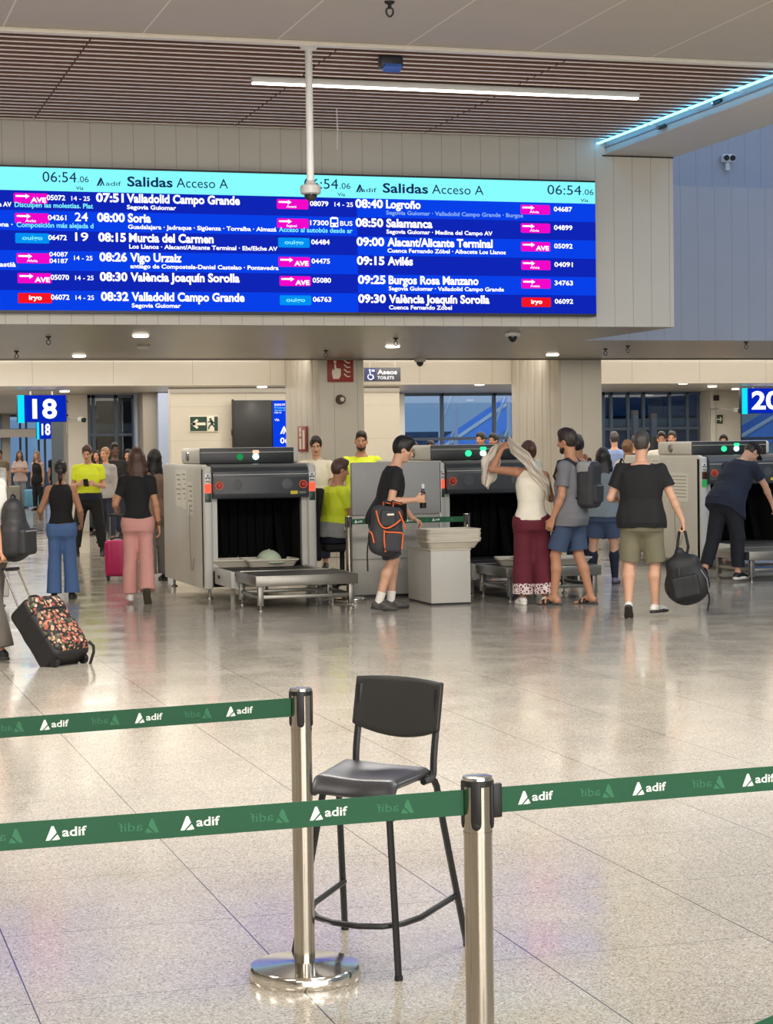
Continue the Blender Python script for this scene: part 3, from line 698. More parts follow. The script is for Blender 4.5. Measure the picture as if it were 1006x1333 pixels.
sprinkler(507, 2, ZC, 'dark sprinkler on the pale ceiling at the top of the picture', 1.2)
for px, py, s in ((63, 438, 'leftmost but one, above the 18 sign'), (21.5, 457, 'leftmost, close to the picture edge'), (424, 456, 'above the red fire alarm sign'), (515, 440, 'just above the bright downlight in the middle'), (788, 454, 'left of the bulkhead end'), (817, 450, 'below the bulkhead corner'), (971, 445, 'at the far right under the bluish wall')):
    sprinkler(px, py, ZS, 'small dark sprinkler on the grey soffit, ' + s)
def downlight(px, py, z, label, r=0.10, group='downlights in the lower ceilings', power=45):
    p = gz(px, py, z); root = empty('downlight', (p.x, p.y, z), 0, label, 'ceiling lamp', group)
    MB().lathe([(r*0.9, -0.002), (r*0.95, -0.008), (r*1.08, -0.006), (r*1.12, 0.0)], n=24).build('downlight_rim', STEEL_W, root)
    MB().lathe([(r*0.92, -0.003), (r*0.90, -0.022), (r*0.8, -0.030), (0, -0.033)], n=24).build('downlight_diffuser', DOWN, root)
    ld = bpy.data.lights.new('downlight_light', 'SPOT'); ld.energy = power; ld.color = WARM; ld.spot_size = 2.4; ld.spot_blend = 0.8; ld.shadow_soft_size = 0.08
    lo = bpy.data.objects.new('downlight_light', ld); COL.objects.link(lo); lo.parent = root; lo.location = (0, 0, -0.05)
for px, py, s in ((183, 435.5, 'nearest one, below the left of the middle screen'), (103, 462, 'near its far edge at the left'), (511, 449.5, 'in the middle, left of the dome camera'), (719, 460.5, 'right of the dome camera')):
    downlight(px, py, ZS, 'round white downlight in the grey soffit, ' + s)
for px, py, s in ((84, 508.5, 'beside the left 18 sign'), (341, 502.5, 'above the black display panel'), (624, 499.5, 'above the window with the escalator'), (889, 498, 'above the dark glass wall at the right'), (927, 502, 'above the right white pier'), (958, 505.5, 'rightmost, next to the 20 sign')):
    downlight(px, py, 2.76, 'downlight in the low ceiling beyond the lintel, ' + s)
def dome_cam(px, py, z, label, r=0.07):
    p = gz(px, py, z); root = empty('dome_camera', (p.x, p.y, z), 0, label, 'security camera', 'ceiling dome cameras')
    MB().lathe([(0, 0.001), (r, 0), (r, -r*0.5), (r*0.92, -r*0.62), (0, -r*0.62)], n=24).build('camera_housing', GREYD, root)
    MB().ball((0, 0, -r*0.6), (r*0.66, r*0.66, r*0.85), 16).build('camera_dome', mat('smoked_dome', (40, 38, 40), 0.12), root)
dome_cam(667, 432, ZS, 'dome camera under the soffit below the right screen', 0.085)
dome_cam(546.5, 466.5, ZS, 'small dome camera at the far edge of the soffit right of the toilets sign', 0.085)
def smoke(px, py, label):
    p = gz(px, py, ZS); root = empty('smoke_detector', (p.x, p.y, ZS), 0, label, 'smoke detector')
    MB().lathe([(0, 0.001), (0.085, 0), (0.085, -0.02), (0.06, -0.045), (0, -0.045)], n=24).build('detector_body', GREYD, root)
    MB().lathe([(0.062, -0.022), (0.066, -0.030), (0.058, -0.036)], n=24).build('detector_vents', BLACK, root)
smoke(187, 449, 'round smoke detector on the soffit right of the nearest downlight')
def twin_eye():
    p = gy(945, 207, 24.19); root = empty('twin_lens_sensor', (p.x, p.y, p.z), 0, 'small white sensor with two black eyes on the bluish wall at upper right', 'sensor')
    MB().b2((-0.09, -0.10, -0.055), (0.09, 0.0, 0.055), 0.02).b2((-0.03, -0.06, -0.16), (0.03, 0, -0.05), 0.01).build('sensor_housing', STEEL_W, root)
    for s in (-0.045, 0.045): MB().cyl((s, -0.115, 0), (s, -0.09, 0), 0.038, n=20).build('sensor_eye', BLACK, root)
twin_eye()
# light strip lying along the beam's upper left edge
tag(MB().b2((BX0 - 0.115, -14, 4.981), (BX0 - 0.085, YB - 0.02, 4.996)).build('light_strip', emis('cyan_light_strip', (100, 200, 255), 6.0)), 'cyan glowing light strip along the upper edge of the white beam', 'light strip')
for k, (px, py) in enumerate(((935, 133), (863, 165))):
    q = gx(px, py, BX0 - 0.002); r = empty('beam_bracket', tuple(q), 0, 'small dark bracket on the side of the white beam, ' + ('nearer one' if k == 0 else 'farther one'), 'bracket')
    MB().b2((-0.03, -0.09, -0.02), (0.0, 0.09, 0.02), 0.006).build('bracket_plate', BLACK, r); MB().cyl((-0.045, 0.05, 0), (-0.02, 0.05, 0), 0.014).build('bolt', CHROME, r)
# ------------------------------------------------------------------ signs and displays
def sign_panel(name, px0, px1, py0, py1, Y, m, label, cat, thick=0.03, group=None):
    p0, p1 = gy(px0, (py0 + py1)/2, Y), gy(px1, (py0 + py1)/2, Y); zt, zb = gy((px0 + px1)/2, py0, Y).z, gy((px0 + px1)/2, py1, Y).z
    c = Vector(((p0.x + p1.x)/2, Y, (zt + zb)/2)); root = empty(name, c, 0, label, cat, group)
    w, h = p1.x - p0.x, zt - zb
    MB().b2((-w/2, 0, -h/2), (w/2, thick, h/2), 0.004).build('sign_plate', m, root)
    return root, w, h
def flat(polys, name, m, parent, y=-0.002):
    b = MB()
    for poly in polys: b.prism(poly, 0.0015, Matrix.Translation((0, y, 0)) @ FRONT)
    return b.build(name, m, parent, smooth=0)
def circ(x, z, r, n=20): return [(x + r*math.cos(2*math.pi*k/n), z + r*math.sin(2*math.pi*k/n)) for k in range(n)]
def bar(x0, z0, x1, z1, w):
    d = Vector((x1 - x0, z1 - z0)).normalized(); n = Vector((-d.y, d.x))*w/2
    return [(x0 + n.x, z0 + n.y), (x0 - n.x, z0 - n.y), (x1 - n.x, z1 - n.y), (x1 + n.x, z1 + n.y)]
SRED = mat('sign_red', (150, 44, 38), 0.45); SWHITE = mat('sign_cream', (238, 228, 208), 0.5); SGREEN = mat('sign_dark_green', (32, 66, 52), 0.45)
SGREY = mat('sign_grey', (92, 92, 98), 0.45); SBLUE = mat('sign_blue_grey', (66, 72, 128), 0.45)
TT = lambda y=-0.003: Matrix.Translation((0, y, 0)) @ FRONT
# fire alarm push button sign on the middle column
r, w, h = sign_panel('fire_alarm_sign', 426.5, 460, 467, 497, YE + 0.0, SRED, 'red square fire alarm sign with hand and flames on the left column', 'sign')
k = h/2
flat([[(-0.8*k, -0.2*k), (-0.7*k, -0.75*k), (-0.15*k, -0.75*k), (0.0, -0.45*k), (0.02*k, 0.12*k), (-0.4*k, 0.2*k), (-0.42*k, 0.55*k), (-0.56*k, 0.55*k), (-0.56*k, 0.0), (-0.72*k, 0.1*k)],
      circ(-0.50*k, 0.72*k, 0.13*k)], 'hand_symbol', SWHITE, r)
flat([bar(0.30*k + 0.0*k, z0*k, 0.62*k, (z0 - 0.28)*k, 0.10*k) for z0 in (0.9, 0.5, 0.1, -0.3)] + [bar(0.62*k, (z0 - 0.28)*k, 0.86*k, (z0 - 0.22)*k, 0.09*k) for z0 in (0.9, 0.5, 0.1, -0.3)], 'flame_symbol', SWHITE, r)
# toilets sign
r, w, h = sign_panel('toilets_sign', 474.5, 521.5, 478.5, 496.5, 29.4, SGREY, 'grey and violet Aseos toilets sign hanging under the white lintel', 'sign')
flat([[(-w/2 + 0.01, -h/2 + 0.008), (-w/2 + 0.18, -h/2 + 0.008), (-w/2 + 0.18, h/2 - 0.008), (-w/2 + 0.01, h/2 - 0.008)]], 'symbol_field', SBLUE, r)
xw = -w/2 + 0.095
b = MB(); b.tube([(xw + 0.045*math.cos(t*0.35 + 2.2), -0.006, -0.035 + 0.042*math.sin(t*0.35 + 2.2)) for t in range(14)], 0.008, n=6)
b.tube([(xw - 0.01, -0.006, 0.05), (xw - 0.005, -0.006, -0.005), (xw + 0.03, -0.006, -0.008), (xw + 0.05, -0.006, -0.06)], 0.009, n=6); b.ball((xw - 0.012, -0.006, 0.068), (0.016, 0.006, 0.016)); b.b2((xw + 0.02, -0.008, 0.045), (xw + 0.065, -0.003, 0.075)); b.build('wheelchair_symbol', SCR['white'], r)
text('toilets_text', [('Aseos', -w/2 + 0.205, w/2 - 0.06, 0.005, 0.068, 0.03), ('TOILETS', -w/2 + 0.205, w/2 - 0.11, -0.072, 0.045, 0.02)], SCR['white'], r, TT())
for s in (-w*0.35, w*0.35): MB().cyl((s, 0.015, h/2 - 0.01), (s, 0.015, 3.35 - r.location.z), 0.006, n=8).build('hanger_rod', STEEL_W, r)
# round alarm sounder
p = gy(443.5, 520, YE); r = empty('alarm_sounder', (p.x, YE + 0.03, p.z), 0, 'small round alarm sounder on the left column under the fire sign', 'alarm')
MB().lathe([(0, 0.12), (0.05, 0.118), (0.062, 0.09), (0.062, 0.01), (0.075, 0.0)], n=24, mtx=rotm('X', 90)).build('sounder_body', mat('dark_red_brown', (86, 62, 54), 0.4), r)
MB().lathe([(0, 0.128), (0.03, 0.126), (0.034, 0.115)], n=20, mtx=rotm('X', 90)).build('sounder_lens', mat('pale_lens', (210, 200, 190), 0.3), r)
# fire hose sign, flag mounted on the ribbed side of the column
q0, q1 = gx(388.5, 572, 7.42), gx(399.5, 572, 7.42); zt, zb = gx(394, 555, 7.42).z, gx(394, 588, 7.42).z
r = empty('fire_hose_sign', (7.427, (q0.y + q1.y)/2, (zt + zb)/2), 0, 'tall narrow red fire sign on the ribbed side of the left column', 'sign')
dy, dz = abs(q0.y - q1.y)/2, (zt - zb)/2
MB().b2((-0.02, -dy, -dz), (0, dy, dz), 0.004).build('sign_plate', SRED, r)
b = MB()
for (y0, z0, y1, z1) in ((0.15, 0.55, 0.6, 0.9), (0.15, 0.2, 0.55, 0.5), (-0.7, -0.8, -0.2, 0.7), (0.1, -0.8, 0.6, 0.05)): b.b2((-0.024, y0*dy, z0*dz), (-0.0195, y1*dy, z1*dz))
b.build('sign_symbol', SWHITE, r)
# emergency exit sign on the far cream wall
r, w, h = sign_panel('exit_sign', 246.5, 284.5, 541.5, 562, YW - 0.031, SWHITE, 'green emergency exit sign with left arrow and running man on cream wall', 'sign')
xg = -w/2 + 0.012; x1 = w*0.10
flat([[(xg, -h/2 + 0.012), (x1, -h/2 + 0.012), (x1, h/2 - 0.012), (xg, h/2 - 0.012)], [(w/2 - 0.08, -h/2 + 0.012), (w/2 - 0.012, -h/2 + 0.012), (w/2 - 0.012, h/2 - 0.012), (w/2 - 0.08, h/2 - 0.012)]], 'green_field', SGREEN, r)
flat([bar(-w*0.40, 0, w*0.05, 0, 0.05), bar(-w*0.40, -0.01, -w*0.22, 0.075, 0.045), bar(-w*0.40, 0.01, -w*0.22, -0.075, 0.045)], 'arrow_symbol', SWHITE, r, -0.005)
xr = w*0.24
flat([circ(xr - 0.01, 0.085, 0.022), bar(xr, 0.065, xr + 0.02, -0.005, 0.045), bar(xr, 0.05, xr - 0.06, 0.03, 0.02), bar(xr + 0.005, 0.05, xr + 0.065, 0.01, 0.02), bar(xr + 0.02, 0.0, xr - 0.035, -0.045, 0.026), bar(xr - 0.035, -0.045, xr - 0.05, -0.10, 0.022), bar(xr + 0.022, 0.0, xr + 0.06, -0.055, 0.026), bar(xr + 0.06, -0.055, xr + 0.10, -0.07, 0.022)], 'running_man_symbol', SGREEN, r, -0.004)
# dark display and blue departures totem
r, w, h = sign_panel('black_display', 305, 354, 521, 600, YW - 0.20, mat('switched_off_screen', (34, 34, 35), 0.35), 'switched-off black display panel on the cream wall', 'display', 0.12)
MB().b2((-w/2 - 0.02, -0.004, -h/2 - 0.02), (-w/2, 0.12, h/2 + 0.02), 0.003).b2((-w/2 - 0.045, 0.0, -0.08), (-w/2 - 0.02, 0.08, 0.03), 0.004).build('display_edge', BLACK, r)
MB().b2((-w*0.3, 0.12, -h*0.3), (w*0.3, 0.199, h*0.3)).build('wall_mount', BLACK, r)
r, w, h = sign_panel('departures_display', 354.6, 400, 521, 586, YW - 0.18, BEZEL, 'small bright blue departures display partly behind the ribbed column', 'display', 0.10)
MB().b2((-w/2 + 0.01, -0.006, -h/2 + 0.005), (w/2 - 0.01, -0.001, h/2 - 0.005)).build('display_screen', SCR['blue'], r)
MB().b2((-w/2 + 0.01, -0.009, -h/2 + 0.005), (w/2 - 0.01, -0.006, -h/2 + 0.045)).build('screen_footer', SCR['white'], r)
text('screen_text', [('SALIDAS AVE', -w/2 + 0.04, -w/2 + 0.24, h/2 - 0.10, 0.04, 0.02), ('HORA  VIA', -w/2 + 0.04, -w/2 + 0.17, h/2 - 0.24, 0.03, 0.01), ('VÍA', -w/2 + 0.04, -w/2 + 0.13, h/2 - 0.38, 0.04, 0.01)], SCR['white'], r, TT(-0.008))
text('screen_notice', [('Próximas salidas', -w/2 + 0.04, -w/2 + 0.40, h/2 - 0.15, 0.03, 0.01), ('Acceso A andenes', -w/2 + 0.04, -w/2 + 0.42, h/2 - 0.195, 0.03, 0.01)], SCR['aqua'], r, TT(-0.008))
text('screen_clock', [('06:54', -w/2 + 0.14, -w/2 + 0.52, -h/2 + 0.13, 0.10, 0.02)], SCR['white'], r, TT(-0.008))
lb = MB(); arrow_logo(lb, -w/2 + 0.14, -h/2 + 0.30, 0.14, -0.0065); lb.build('screen_logo', SCR['white'], r, smooth=0)
MB().b2((-w*0.3, 0.10, -h*0.3), (w*0.3, 0.179, h*0.3)).build('wall_mount', BLACK, r)
# platform number displays hung from the low ceiling
def number_sign(num, px0, px1, py0, py1, Y, label, xband, tx0, tx1, pyb, ptop):
    r, w, h = sign_panel('platform_sign', px0, px1, py0, py1, Y, BEZEL, label, 'display', 0.12, 'platform number displays')
    s = w/(px1 - px0)
    MB().b2((-w/2 + 0.008, -0.004, -h/2 + 0.006), (w/2 - 0.006, -0.0005, h/2 - 0.006)).build('number_screen', emis('sign_deep_blue', (6, 40, 190), 0.9), r)
    MB().b2((-w/2 + 0.008, -0.009, -h/2 - 0.012), (-w/2 + xband*s, -0.004, h/2 - 0.002)).build('cyan_band', emis('sign_cyan', (20, 226, 250), 1.0), r)
    zmid = (py0 + py1)/2
    text('platform_number', [(num, -w/2 + (tx0 - px0)*s, -w/2 + (tx1 - px0)*s, (zmid - pyb)*s, (pyb - ptop)*s, 0.03)], SCR['white'], r, TT(-0.006))
    for q in (-w*0.22, w*0.22): MB().cyl((q, 0.06, h/2 - 0.01), (q, 0.06, 2.76 - r.location.z), 0.014, n=10).build('hanger_rod', STEEL_W, r)
    for q in (-0.25, 0.25): MB().b2((w/2, 0.03, q*h - 0.02), (w/2 + 0.035, 0.07, q*h + 0.02), 0.004).build('side_lug', BLACK, r)
    return r
number_sign('18', 22.5, 86.5, 514, 549.5, 36.5, 'larger blue platform 18 display at the far left', 9, 42, 74, 544, 520)
number_sign('18', 47.5, 69.5, 549.5, 571.5, 58, 'smaller second platform 18 display hanging farther back', 3.5, 54, 65.5, 566, 552)
number_sign('20', 965, 1026, 505, 538, 36.5, 'blue platform 20 display at the right picture edge', 7.5, 978, 1015, 531, 511)
# gate post cameras on arms, fixed to the white piers
def arm_camera(px0, px1, py, Y, Yp, label):
    a, c = gy(px0, py, Y), gy(px1, py + 1.5, Y); root = empty('arm_camera', (a.x, Y, a.z), 0, label, 'security camera')
    d = c - a
    MB().tube([(0, Yp - Y, -0.3), (0, Yp - Y, 0), (0, 0.0, 0.0), (d.x, 0, d.z)], 0.018, n=8).build('bracket_arm', GREYD, root)
    MB().box((d.x + 0.02, 0, d.z), (0.13, 0.11, 0.10), 0.02).build('camera_body', STEEL_W, root)
    MB().cyl((d.x + 0.05, -0.02, d.z - 0.01), (d.x + 0.12, -0.05, d.z - 0.03), 0.045, n=16).build('camera_lens', BLACK, root)
arm_camera(91, 103, 544, YG - 1.0, YG - 0.5, 'camera on a thin arm at the left white pier beside the 18 sign')
arm_camera(936, 957, 532, YG - 1.0, YG - 0.5, 'camera on a thin arm at the right white pier beside the 20 sign')
r, w, h = sign_panel('exit_sign', 930, 941.5, 539, 552.5, YG - 0.535, SWHITE, 'small dark exit sign with arrow on the right white pier', 'sign')
flat([[(-w/2 + 0.015, -h/2 + 0.015), (w/2 - 0.015, -h/2 + 0.015), (w/2 - 0.015, h/2 - 0.015), (-w/2 + 0.015, h/2 - 0.015)]], 'sign_field', SGREEN, r)
flat([bar(-w*0.25, 0, w*0.25, 0, 0.025), bar(w*0.27, 0, w*0.1, 0.05, 0.022), bar(w*0.27, 0, w*0.1, -0.05, 0.022)], 'arrow_symbol', SWHITE, r, -0.005)
p = gy(933.5, 518, YG - 0.6); r = empty('wall_lantern', (p.x, YG - 0.6, p.z), 0, 'dark box with thin conduit on the right white pier above the exit sign', 'wall fitting')
MB().b2((-0.05, 0, -0.06), (0.05, 0.1, 0.06), 0.01).build('fitting_body', BLACK, r); MB().cyl((0, 0.06, -0.06), (0, 0.06, -0.95), 0.012, n=8).build('conduit', GREYD, r)
# ------------------------------------------------------------------ baggage scanners
SC_CREAM = mat('scanner_cream_panel', (206, 201, 190), 0.42, var=0.05, scale=3)
SC_GREY = mat('scanner_post_grey', (196, 194, 188), 0.4, var=0.04)
SC_DARK = mat('scanner_dark_hood', (58, 61, 66), 0.38, var=0.06, scale=5)
SC_DARK2 = mat('scanner_dark_top', (40, 42, 45), 0.4)
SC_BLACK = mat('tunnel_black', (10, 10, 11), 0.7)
CURT = mat('lead_curtain', (11, 11, 12), 0.9, spec=0.1, var=0.2, scale=4, stretch=(8, 1, 1))
PAPER = mat('notice_paper', (226, 222, 210), 0.7); PRINT = mat('notice_print', (150, 146, 140), 0.7)
BEIGE = mat('tray_beige_plastic', (200, 192, 176), 0.45, var=0.05)
STEELT = mat('conveyor_steel', (140, 136, 129), 0.34, 0.85, var=0.16, scale=6, stretch=(1, 1, 5))
BELTB = mat('conveyor_rubber_belt', (52, 51, 50), 0.55, var=0.12, scale=10)
LRED, LGRN, LWHT = emis('lamp_red', (255, 70, 50), 2.2), emis('lamp_green', (50, 235, 150), 1.6), emis('lamp_pale', (205, 255, 232), 1.7)
LREDX, LGRNX = mat('lamp_red_unlit', (70, 22, 20), 0.3), mat('lamp_green_unlit', (28, 62, 48), 0.3)
LDIMG = emis('lamp_dim_green', (30, 150, 80), 0.9); LROSE = emis('lamp_rose', (255, 190, 160), 1.3)
BTN, YEL = mat('emergency_button_red', (186, 40, 28), 0.4), mat('caution_yellow', (214, 190, 60), 0.5)
SW = 1.276
def scanner(loc, label, red_on, first_lamp, second_lamp, notices=0, bed=True):
    r = empty('baggage_scanner', (loc[0], loc[1], 0), 0, label, 'baggage scanner', 'baggage scanners')
    for x0, x1, nm in ((0, 0.06, 'side_panel'), (SW - 0.06, SW, 'side_panel')):
        prof = [(0.03, 0.10), (2.45, 0.10), (2.45, 1.44), (2.42, 1.475), (0.10, 1.475), (0.05, 1.46), (0.03, 1.42)]
        b = MB(); b.prism(prof, x1 - x0, Matrix(((0, 0, 1, x0), (1, 0, 0, 0), (0, 1, 0, 0), (0, 0, 0, 1))), bevel=0.012)
        sp = b.build(nm, SC_CREAM, r)
        if x0 == 0:
            if notices == 1:
                for (y0, z0, y1, z1) in ((1.28, 0.98, 1.62, 1.40), (0.98, 0.96, 1.24, 1.41), (0.58, 0.90, 0.90, 1.28)):
                    n = MB(); n.b2((-0.004, y0, z0), (-0.001, y1, z1)); po = n.build('paper_notice', PAPER, sp)
                    n = MB()
                    for q in range(6): n.b2((-0.0055, y0 + 0.04, z1 - 0.06 - q*0.055), (-0.0042, y1 - 0.04 - 0.06*(q % 3), z1 - 0.045 - q*0.055))
                    n.bm.transform(Matrix.Identity(4)); n.build('notice_print', PRINT, sp)
            if notices == 2:
                for (y0, z0, y1, z1) in ((0.38, 0.86, 1.02, 1.24), (1.25, 1.22, 1.55, 1.44)):
                    n = MB(); n.b2((-0.004, y0, z0), (-0.001, y1, z1)); n.build('paper_notice', PAPER, sp)
                    n = MB()
                    for q in range(7): n.b2((-0.0055, y0 + 0.05, z1 - 0.05 - q*0.045), (-0.0042, y1 - 0.05 - 0.07*(q % 3), z1 - 0.04 - q*0.045))
                    n.build('notice_print', PRINT, sp)
            MB().tube([(-0.006, 0.55, 0.42), (-0.008, 0.62, 0.30), (-0.006, 0.75, 0.27), (-0.006, 0.80, 0.62), (-0.006, 0.78, 1.0)], 0.004, n=6, smooth=2).build('panel_cable', PRINT, sp)
    for x0 in (0.0, SW - 0.10):
        b = MB(); b.b2((x0, 0.0, 0.10), (x0 + 0.10, 0.14, 1.455), 0.03, seg=3); po = b.build('front_post', SC_GREY, r)
        xc = x0 + 0.05
        MB().b2((xc - 0.034, -0.004, 1.275), (xc + 0.034, 0.002, 1.375), 0.002).build('radiation_label', STEEL_W, po)
        tb = MB()                                                        # trefoil
        for k in range(3):
            a0 = math.pi/2 + k*2*math.pi/3
            tb.prism([(0.006*math.cos(a0 - 0.5), 0.006*math.sin(a0 - 0.5)), (0.026*math.cos(a0 - 0.5), 0.026*math.sin(a0 - 0.5)), (0.028*math.cos(a0), 0.028*math.sin(a0)), (0.026*math.cos(a0 + 0.5), 0.026*math.sin(a0 + 0.5)), (0.006*math.cos(a0 + 0.5), 0.006*math.sin(a0 + 0.5))], 0.001, Matrix.Translation((xc, -0.0045, 1.335)) @ FRONT)
        tb.cyl((xc, -0.0055, 1.335), (xc, -0.004, 1.335), 0.004); tb.b2((xc - 0.025, -0.0055, 1.284), (xc + 0.025, -0.0042, 1.294)); tb.build('trefoil_symbol', BLACK, po, smooth=0)
        MB().b2((xc - 0.034, -0.008, 1.165), (xc + 0.034, 0.002, 1.262), 0.006).build('warning_lamp', LRED if red_on else LREDX, po)
        MB().b2((xc - 0.034, -0.008, 1.062), (xc + 0.034, 0.002, 1.16), 0.006).build('ready_lamp', LGRNX if red_on else emis('lamp_soft_green', (50, 150, 80), 0.9), po)
    prof = [(-0.045, 1.10), (0.55, 1.10), (0.55, 1.475), (0.10, 1.475), (0.04, 1.468), (-0.01, 1.44), (-0.045, 1.395), (-0.058, 1.33), (-0.058, 1.15)]
    b = MB(); b.prism(prof, SW - 0.20, Matrix(((0, 0, 1, 0.10), (1, 0, 0, 0), (0, 1, 0, 0), (0, 0, 0, 1))), bevel=0.006)
    hood = b.build('hood', SC_DARK, r)
    MB().b2((0.10, -0.064, 1.355), (SW - 0.10, -0.050, 1.362)).build('hood_seam', SC_GREY, hood)
    for x in (0.165, SW - 0.165):
        m = Matrix.Translation((x, -0.058, 1.243)) @ rotm('X', 90)
        b = MB(); b.lathe([(0.040, 0.0), (0.048, 0.004), (0.044, 0.012), (0.036, 0.010)], n=24, mtx=m, mi=0); b.lathe([(0.028, 0.0), (0.030, 0.026), (0.024, 0.036), (0, 0.038)], n=20, mtx=m, mi=1)
        b.build('emergency_button', [mat('button_ring', (230, 110, 70), 0.4), BTN], hood)
    for x in (0.36, 0.93):
        m = Matrix.Translation((x, -0.0585, 1.25)) @ rotm('X', 90)
        MB().lathe([(0.058, 0.0), (0.060, 0.002), (0.045, 0.003), (0.043, 0.0015), (0, 0.002)], n=28, mtx=m).b2((x - 0.007, -0.063, 1.19), (x + 0.007, -0.059, 1.31)).build('embossed_emblem', mat('emblem_grey', (76, 78, 82), 0.4), hood)
    MB().b2((0.965, -0.061, 1.135), (1.045, -0.0575, 1.172)).build('caution_sticker', YEL, hood)
    MB().b2((1.06, -0.061, 1.14), (1.14, -0.0575, 1.165)).build('type_plate', mat('type_plate_grey', (110, 112, 114), 0.4), hood)
    # top cabinet with its lamps
    b = MB(); b.b2((0.02, 0.33, 1.476), (1.16, 1.38, 1.655), 0.035, seg=3); tb = b.build('top_cabinet', SC_CREAM, r)
    MB().b2((0.03, 0.31, 1.478), (1.10, 0.34, 1.652), 0.008).build('front_cover', SC_DARK2, tb)
    MB().b2((0.03, 0.302, 1.60), (1.10, 0.312, 1.606)).build('cover_seam', SC_GREY, tb)
    for x, mt, nm in ((0.48, first_lamp, 'status_lamp'), (0.66, second_lamp, 'beacon_lamp')):
        MB().lathe([(0.036, 0), (0.036, 0.02), (0.026, 0.04), (0, 0.046)], n=20, mtx=Matrix.Translation((x, 0.31, 1.553)) @ rotm('X', 90)).build(nm, mt, tb)
    if second_lamp is LWHT: MB().b2((0.625, 0.275, 1.586), (0.695, 0.31, 1.625), 0.01).build('beacon_cap', LROSE if notices == 1 else LGRN, tb)
    MB().lathe([(0.0, 0.02), (0.05, 0.02), (0.06, 0.0)], n=20, mtx=Matrix.Translation((0.02, 0.95, 1.565)) @ rotm('Y', -90)).build('side_knob', STEELT, tb)
    # tunnel, jambs, curtains
    b = MB(); b.b2((0.10, 0.05, 0.30), (0.16, 2.4, 1.10)); b.build('tunnel_jamb', SC_GREY, r)
    b = MB(); b.b2((SW - 0.16, 0.05, 0.30), (SW - 0.10, 2.4, 1.10)); b.build('tunnel_jamb', SC_GREY, r)
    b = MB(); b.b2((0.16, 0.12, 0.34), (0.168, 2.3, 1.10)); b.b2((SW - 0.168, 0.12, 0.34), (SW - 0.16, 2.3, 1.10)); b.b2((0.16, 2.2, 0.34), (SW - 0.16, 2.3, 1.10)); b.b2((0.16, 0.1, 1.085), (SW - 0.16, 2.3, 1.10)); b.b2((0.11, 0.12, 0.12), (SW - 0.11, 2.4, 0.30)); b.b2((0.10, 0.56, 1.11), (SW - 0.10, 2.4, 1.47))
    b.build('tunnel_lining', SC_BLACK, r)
    MB().b2((0.165, -0.02, 0.315), (SW - 0.165, 2.2, 0.338)).build('tunnel_belt', BELTB, r)
    n = 9; wst = (SW - 0.36)/n
    for k in range(n):
        x0 = 0.18 + k*wst; lift = 0.12 if k == 7 else 0.0
        def cp(u, v): return (x0 + 0.004 + (wst - 0.008)*u, 0.50 - lift*(1 - v)**1.5*2 + 0.012*math.sin(3*u + k*2 + v*4), 0.36 + (0.74)*v)
        MB().grid(cp, 4, 8).build('curtain_strip', CURT, r, solid=0.006)
    for x in (0.07, SW - 0.07):
        for y in (0.10, 2.2): MB().cyl((x, y, 0.0), (x, y, 0.11), 0.016).lathe([(0, 0), (0.04, 0), (0.036, 0.014), (0.016, 0.02)], c=(x, y, 0), n=16).build('foot', STEELT, r)
    if bed:
        b = MB(); b.b2((0.11, -0.86, 0.17), (0.15, 0.0, 0.345), 0.004); b.b2((SW - 0.15, -0.86, 0.17), (SW - 0.11, 0.0, 0.345), 0.004); b.b2((0.15, -0.85, 0.18), (SW - 0.15, 0.0, 0.30))
        bd = b.build('conveyor_bed', SC_GREY, r)
        MB().b2((0.152, -0.86, 0.30), (SW - 0.152, 0.02, 0.33), 0.008).build('bed_belt', BELTB, bd)
        for x in (0.16, SW - 0.16): MB().b2((x - 0.02, -0.70, 0.0), (x + 0.02, -0.66, 0.18)).build('bed_leg', STEELT, bd)
        MB().cyl((0.10, -0.3, 0.26), (0.085, -0.3, 0.26), 0.02, n=12).build('bed_knob', BLACK, bd)
    return r
def conveyor_table(x, y, label, w=1.07, d=0.98):
    r = empty('conveyor_table', (x, y, 0), 0, label, 'conveyor table', 'steel tables in front of the scanners')
    b = MB(); zt = 0.355
    for lo, hi in (((0, 0, zt - 0.105), (w, 0.03, zt)), ((0, d - 0.03, zt - 0.105), (w, d, zt)), ((0, 0.03, zt - 0.105), (0.03, d - 0.03, zt)), ((w - 0.03, 0.03, zt - 0.105), (w, d - 0.03, zt))): b.b2(lo, hi, 0.005)
    b.build('table_frame', STEELT, r)
    MB().b2((0.031, 0.031, zt - 0.05), (w - 0.031, d - 0.031, zt - 0.010), 0.004).build('table_top', BELTB, r)
    for lx in (0.03, w - 0.09):
        for ly in (0.03, d - 0.09):
            l = MB().b2((lx, ly, 0.05), (lx + 0.055, ly + 0.055, zt - 0.10), 0.004).build('leg', STEELT, r)
            MB().lathe([(0, 0), (0.03, 0), (0.028, 0.012), (0.010, 0.018), (0.010, 0.055)], c=(lx + 0.0275, ly + 0.0275, 0), n=14).build('foot_pad', STEELT, l)
    for lo, hi in (((0.06, 0.04, 0.12), (w - 0.06, 0.075, 0.155)), ((0.06, d - 0.075, 0.12), (w - 0.06, d - 0.04, 0.155)), ((0.04, 0.06, 0.12), (0.075, d - 0.06, 0.155)), ((w - 0.075, 0.06, 0.12), (w - 0.04, d - 0.06, 0.155))):
        MB().b2(lo, hi, 0.004).build('cross_bar', STEELT, r)
    return r
S1X, S1Y = 4.254, 21.2
scanner((S1X, S1Y), 'whole baggage scanner at the left with red lit posts and green cap in its tunnel', True, LDIMG, LWHT, 1)
S2X = 6.95
scanner((S2X, S1Y + 0.02), 'middle baggage scanner behind the tray stand and grey partition', True, LGRN, LWHT, 0)
S3X, S3Y = gy(921.5, 640, 23.2).x - 0.10, 23.2
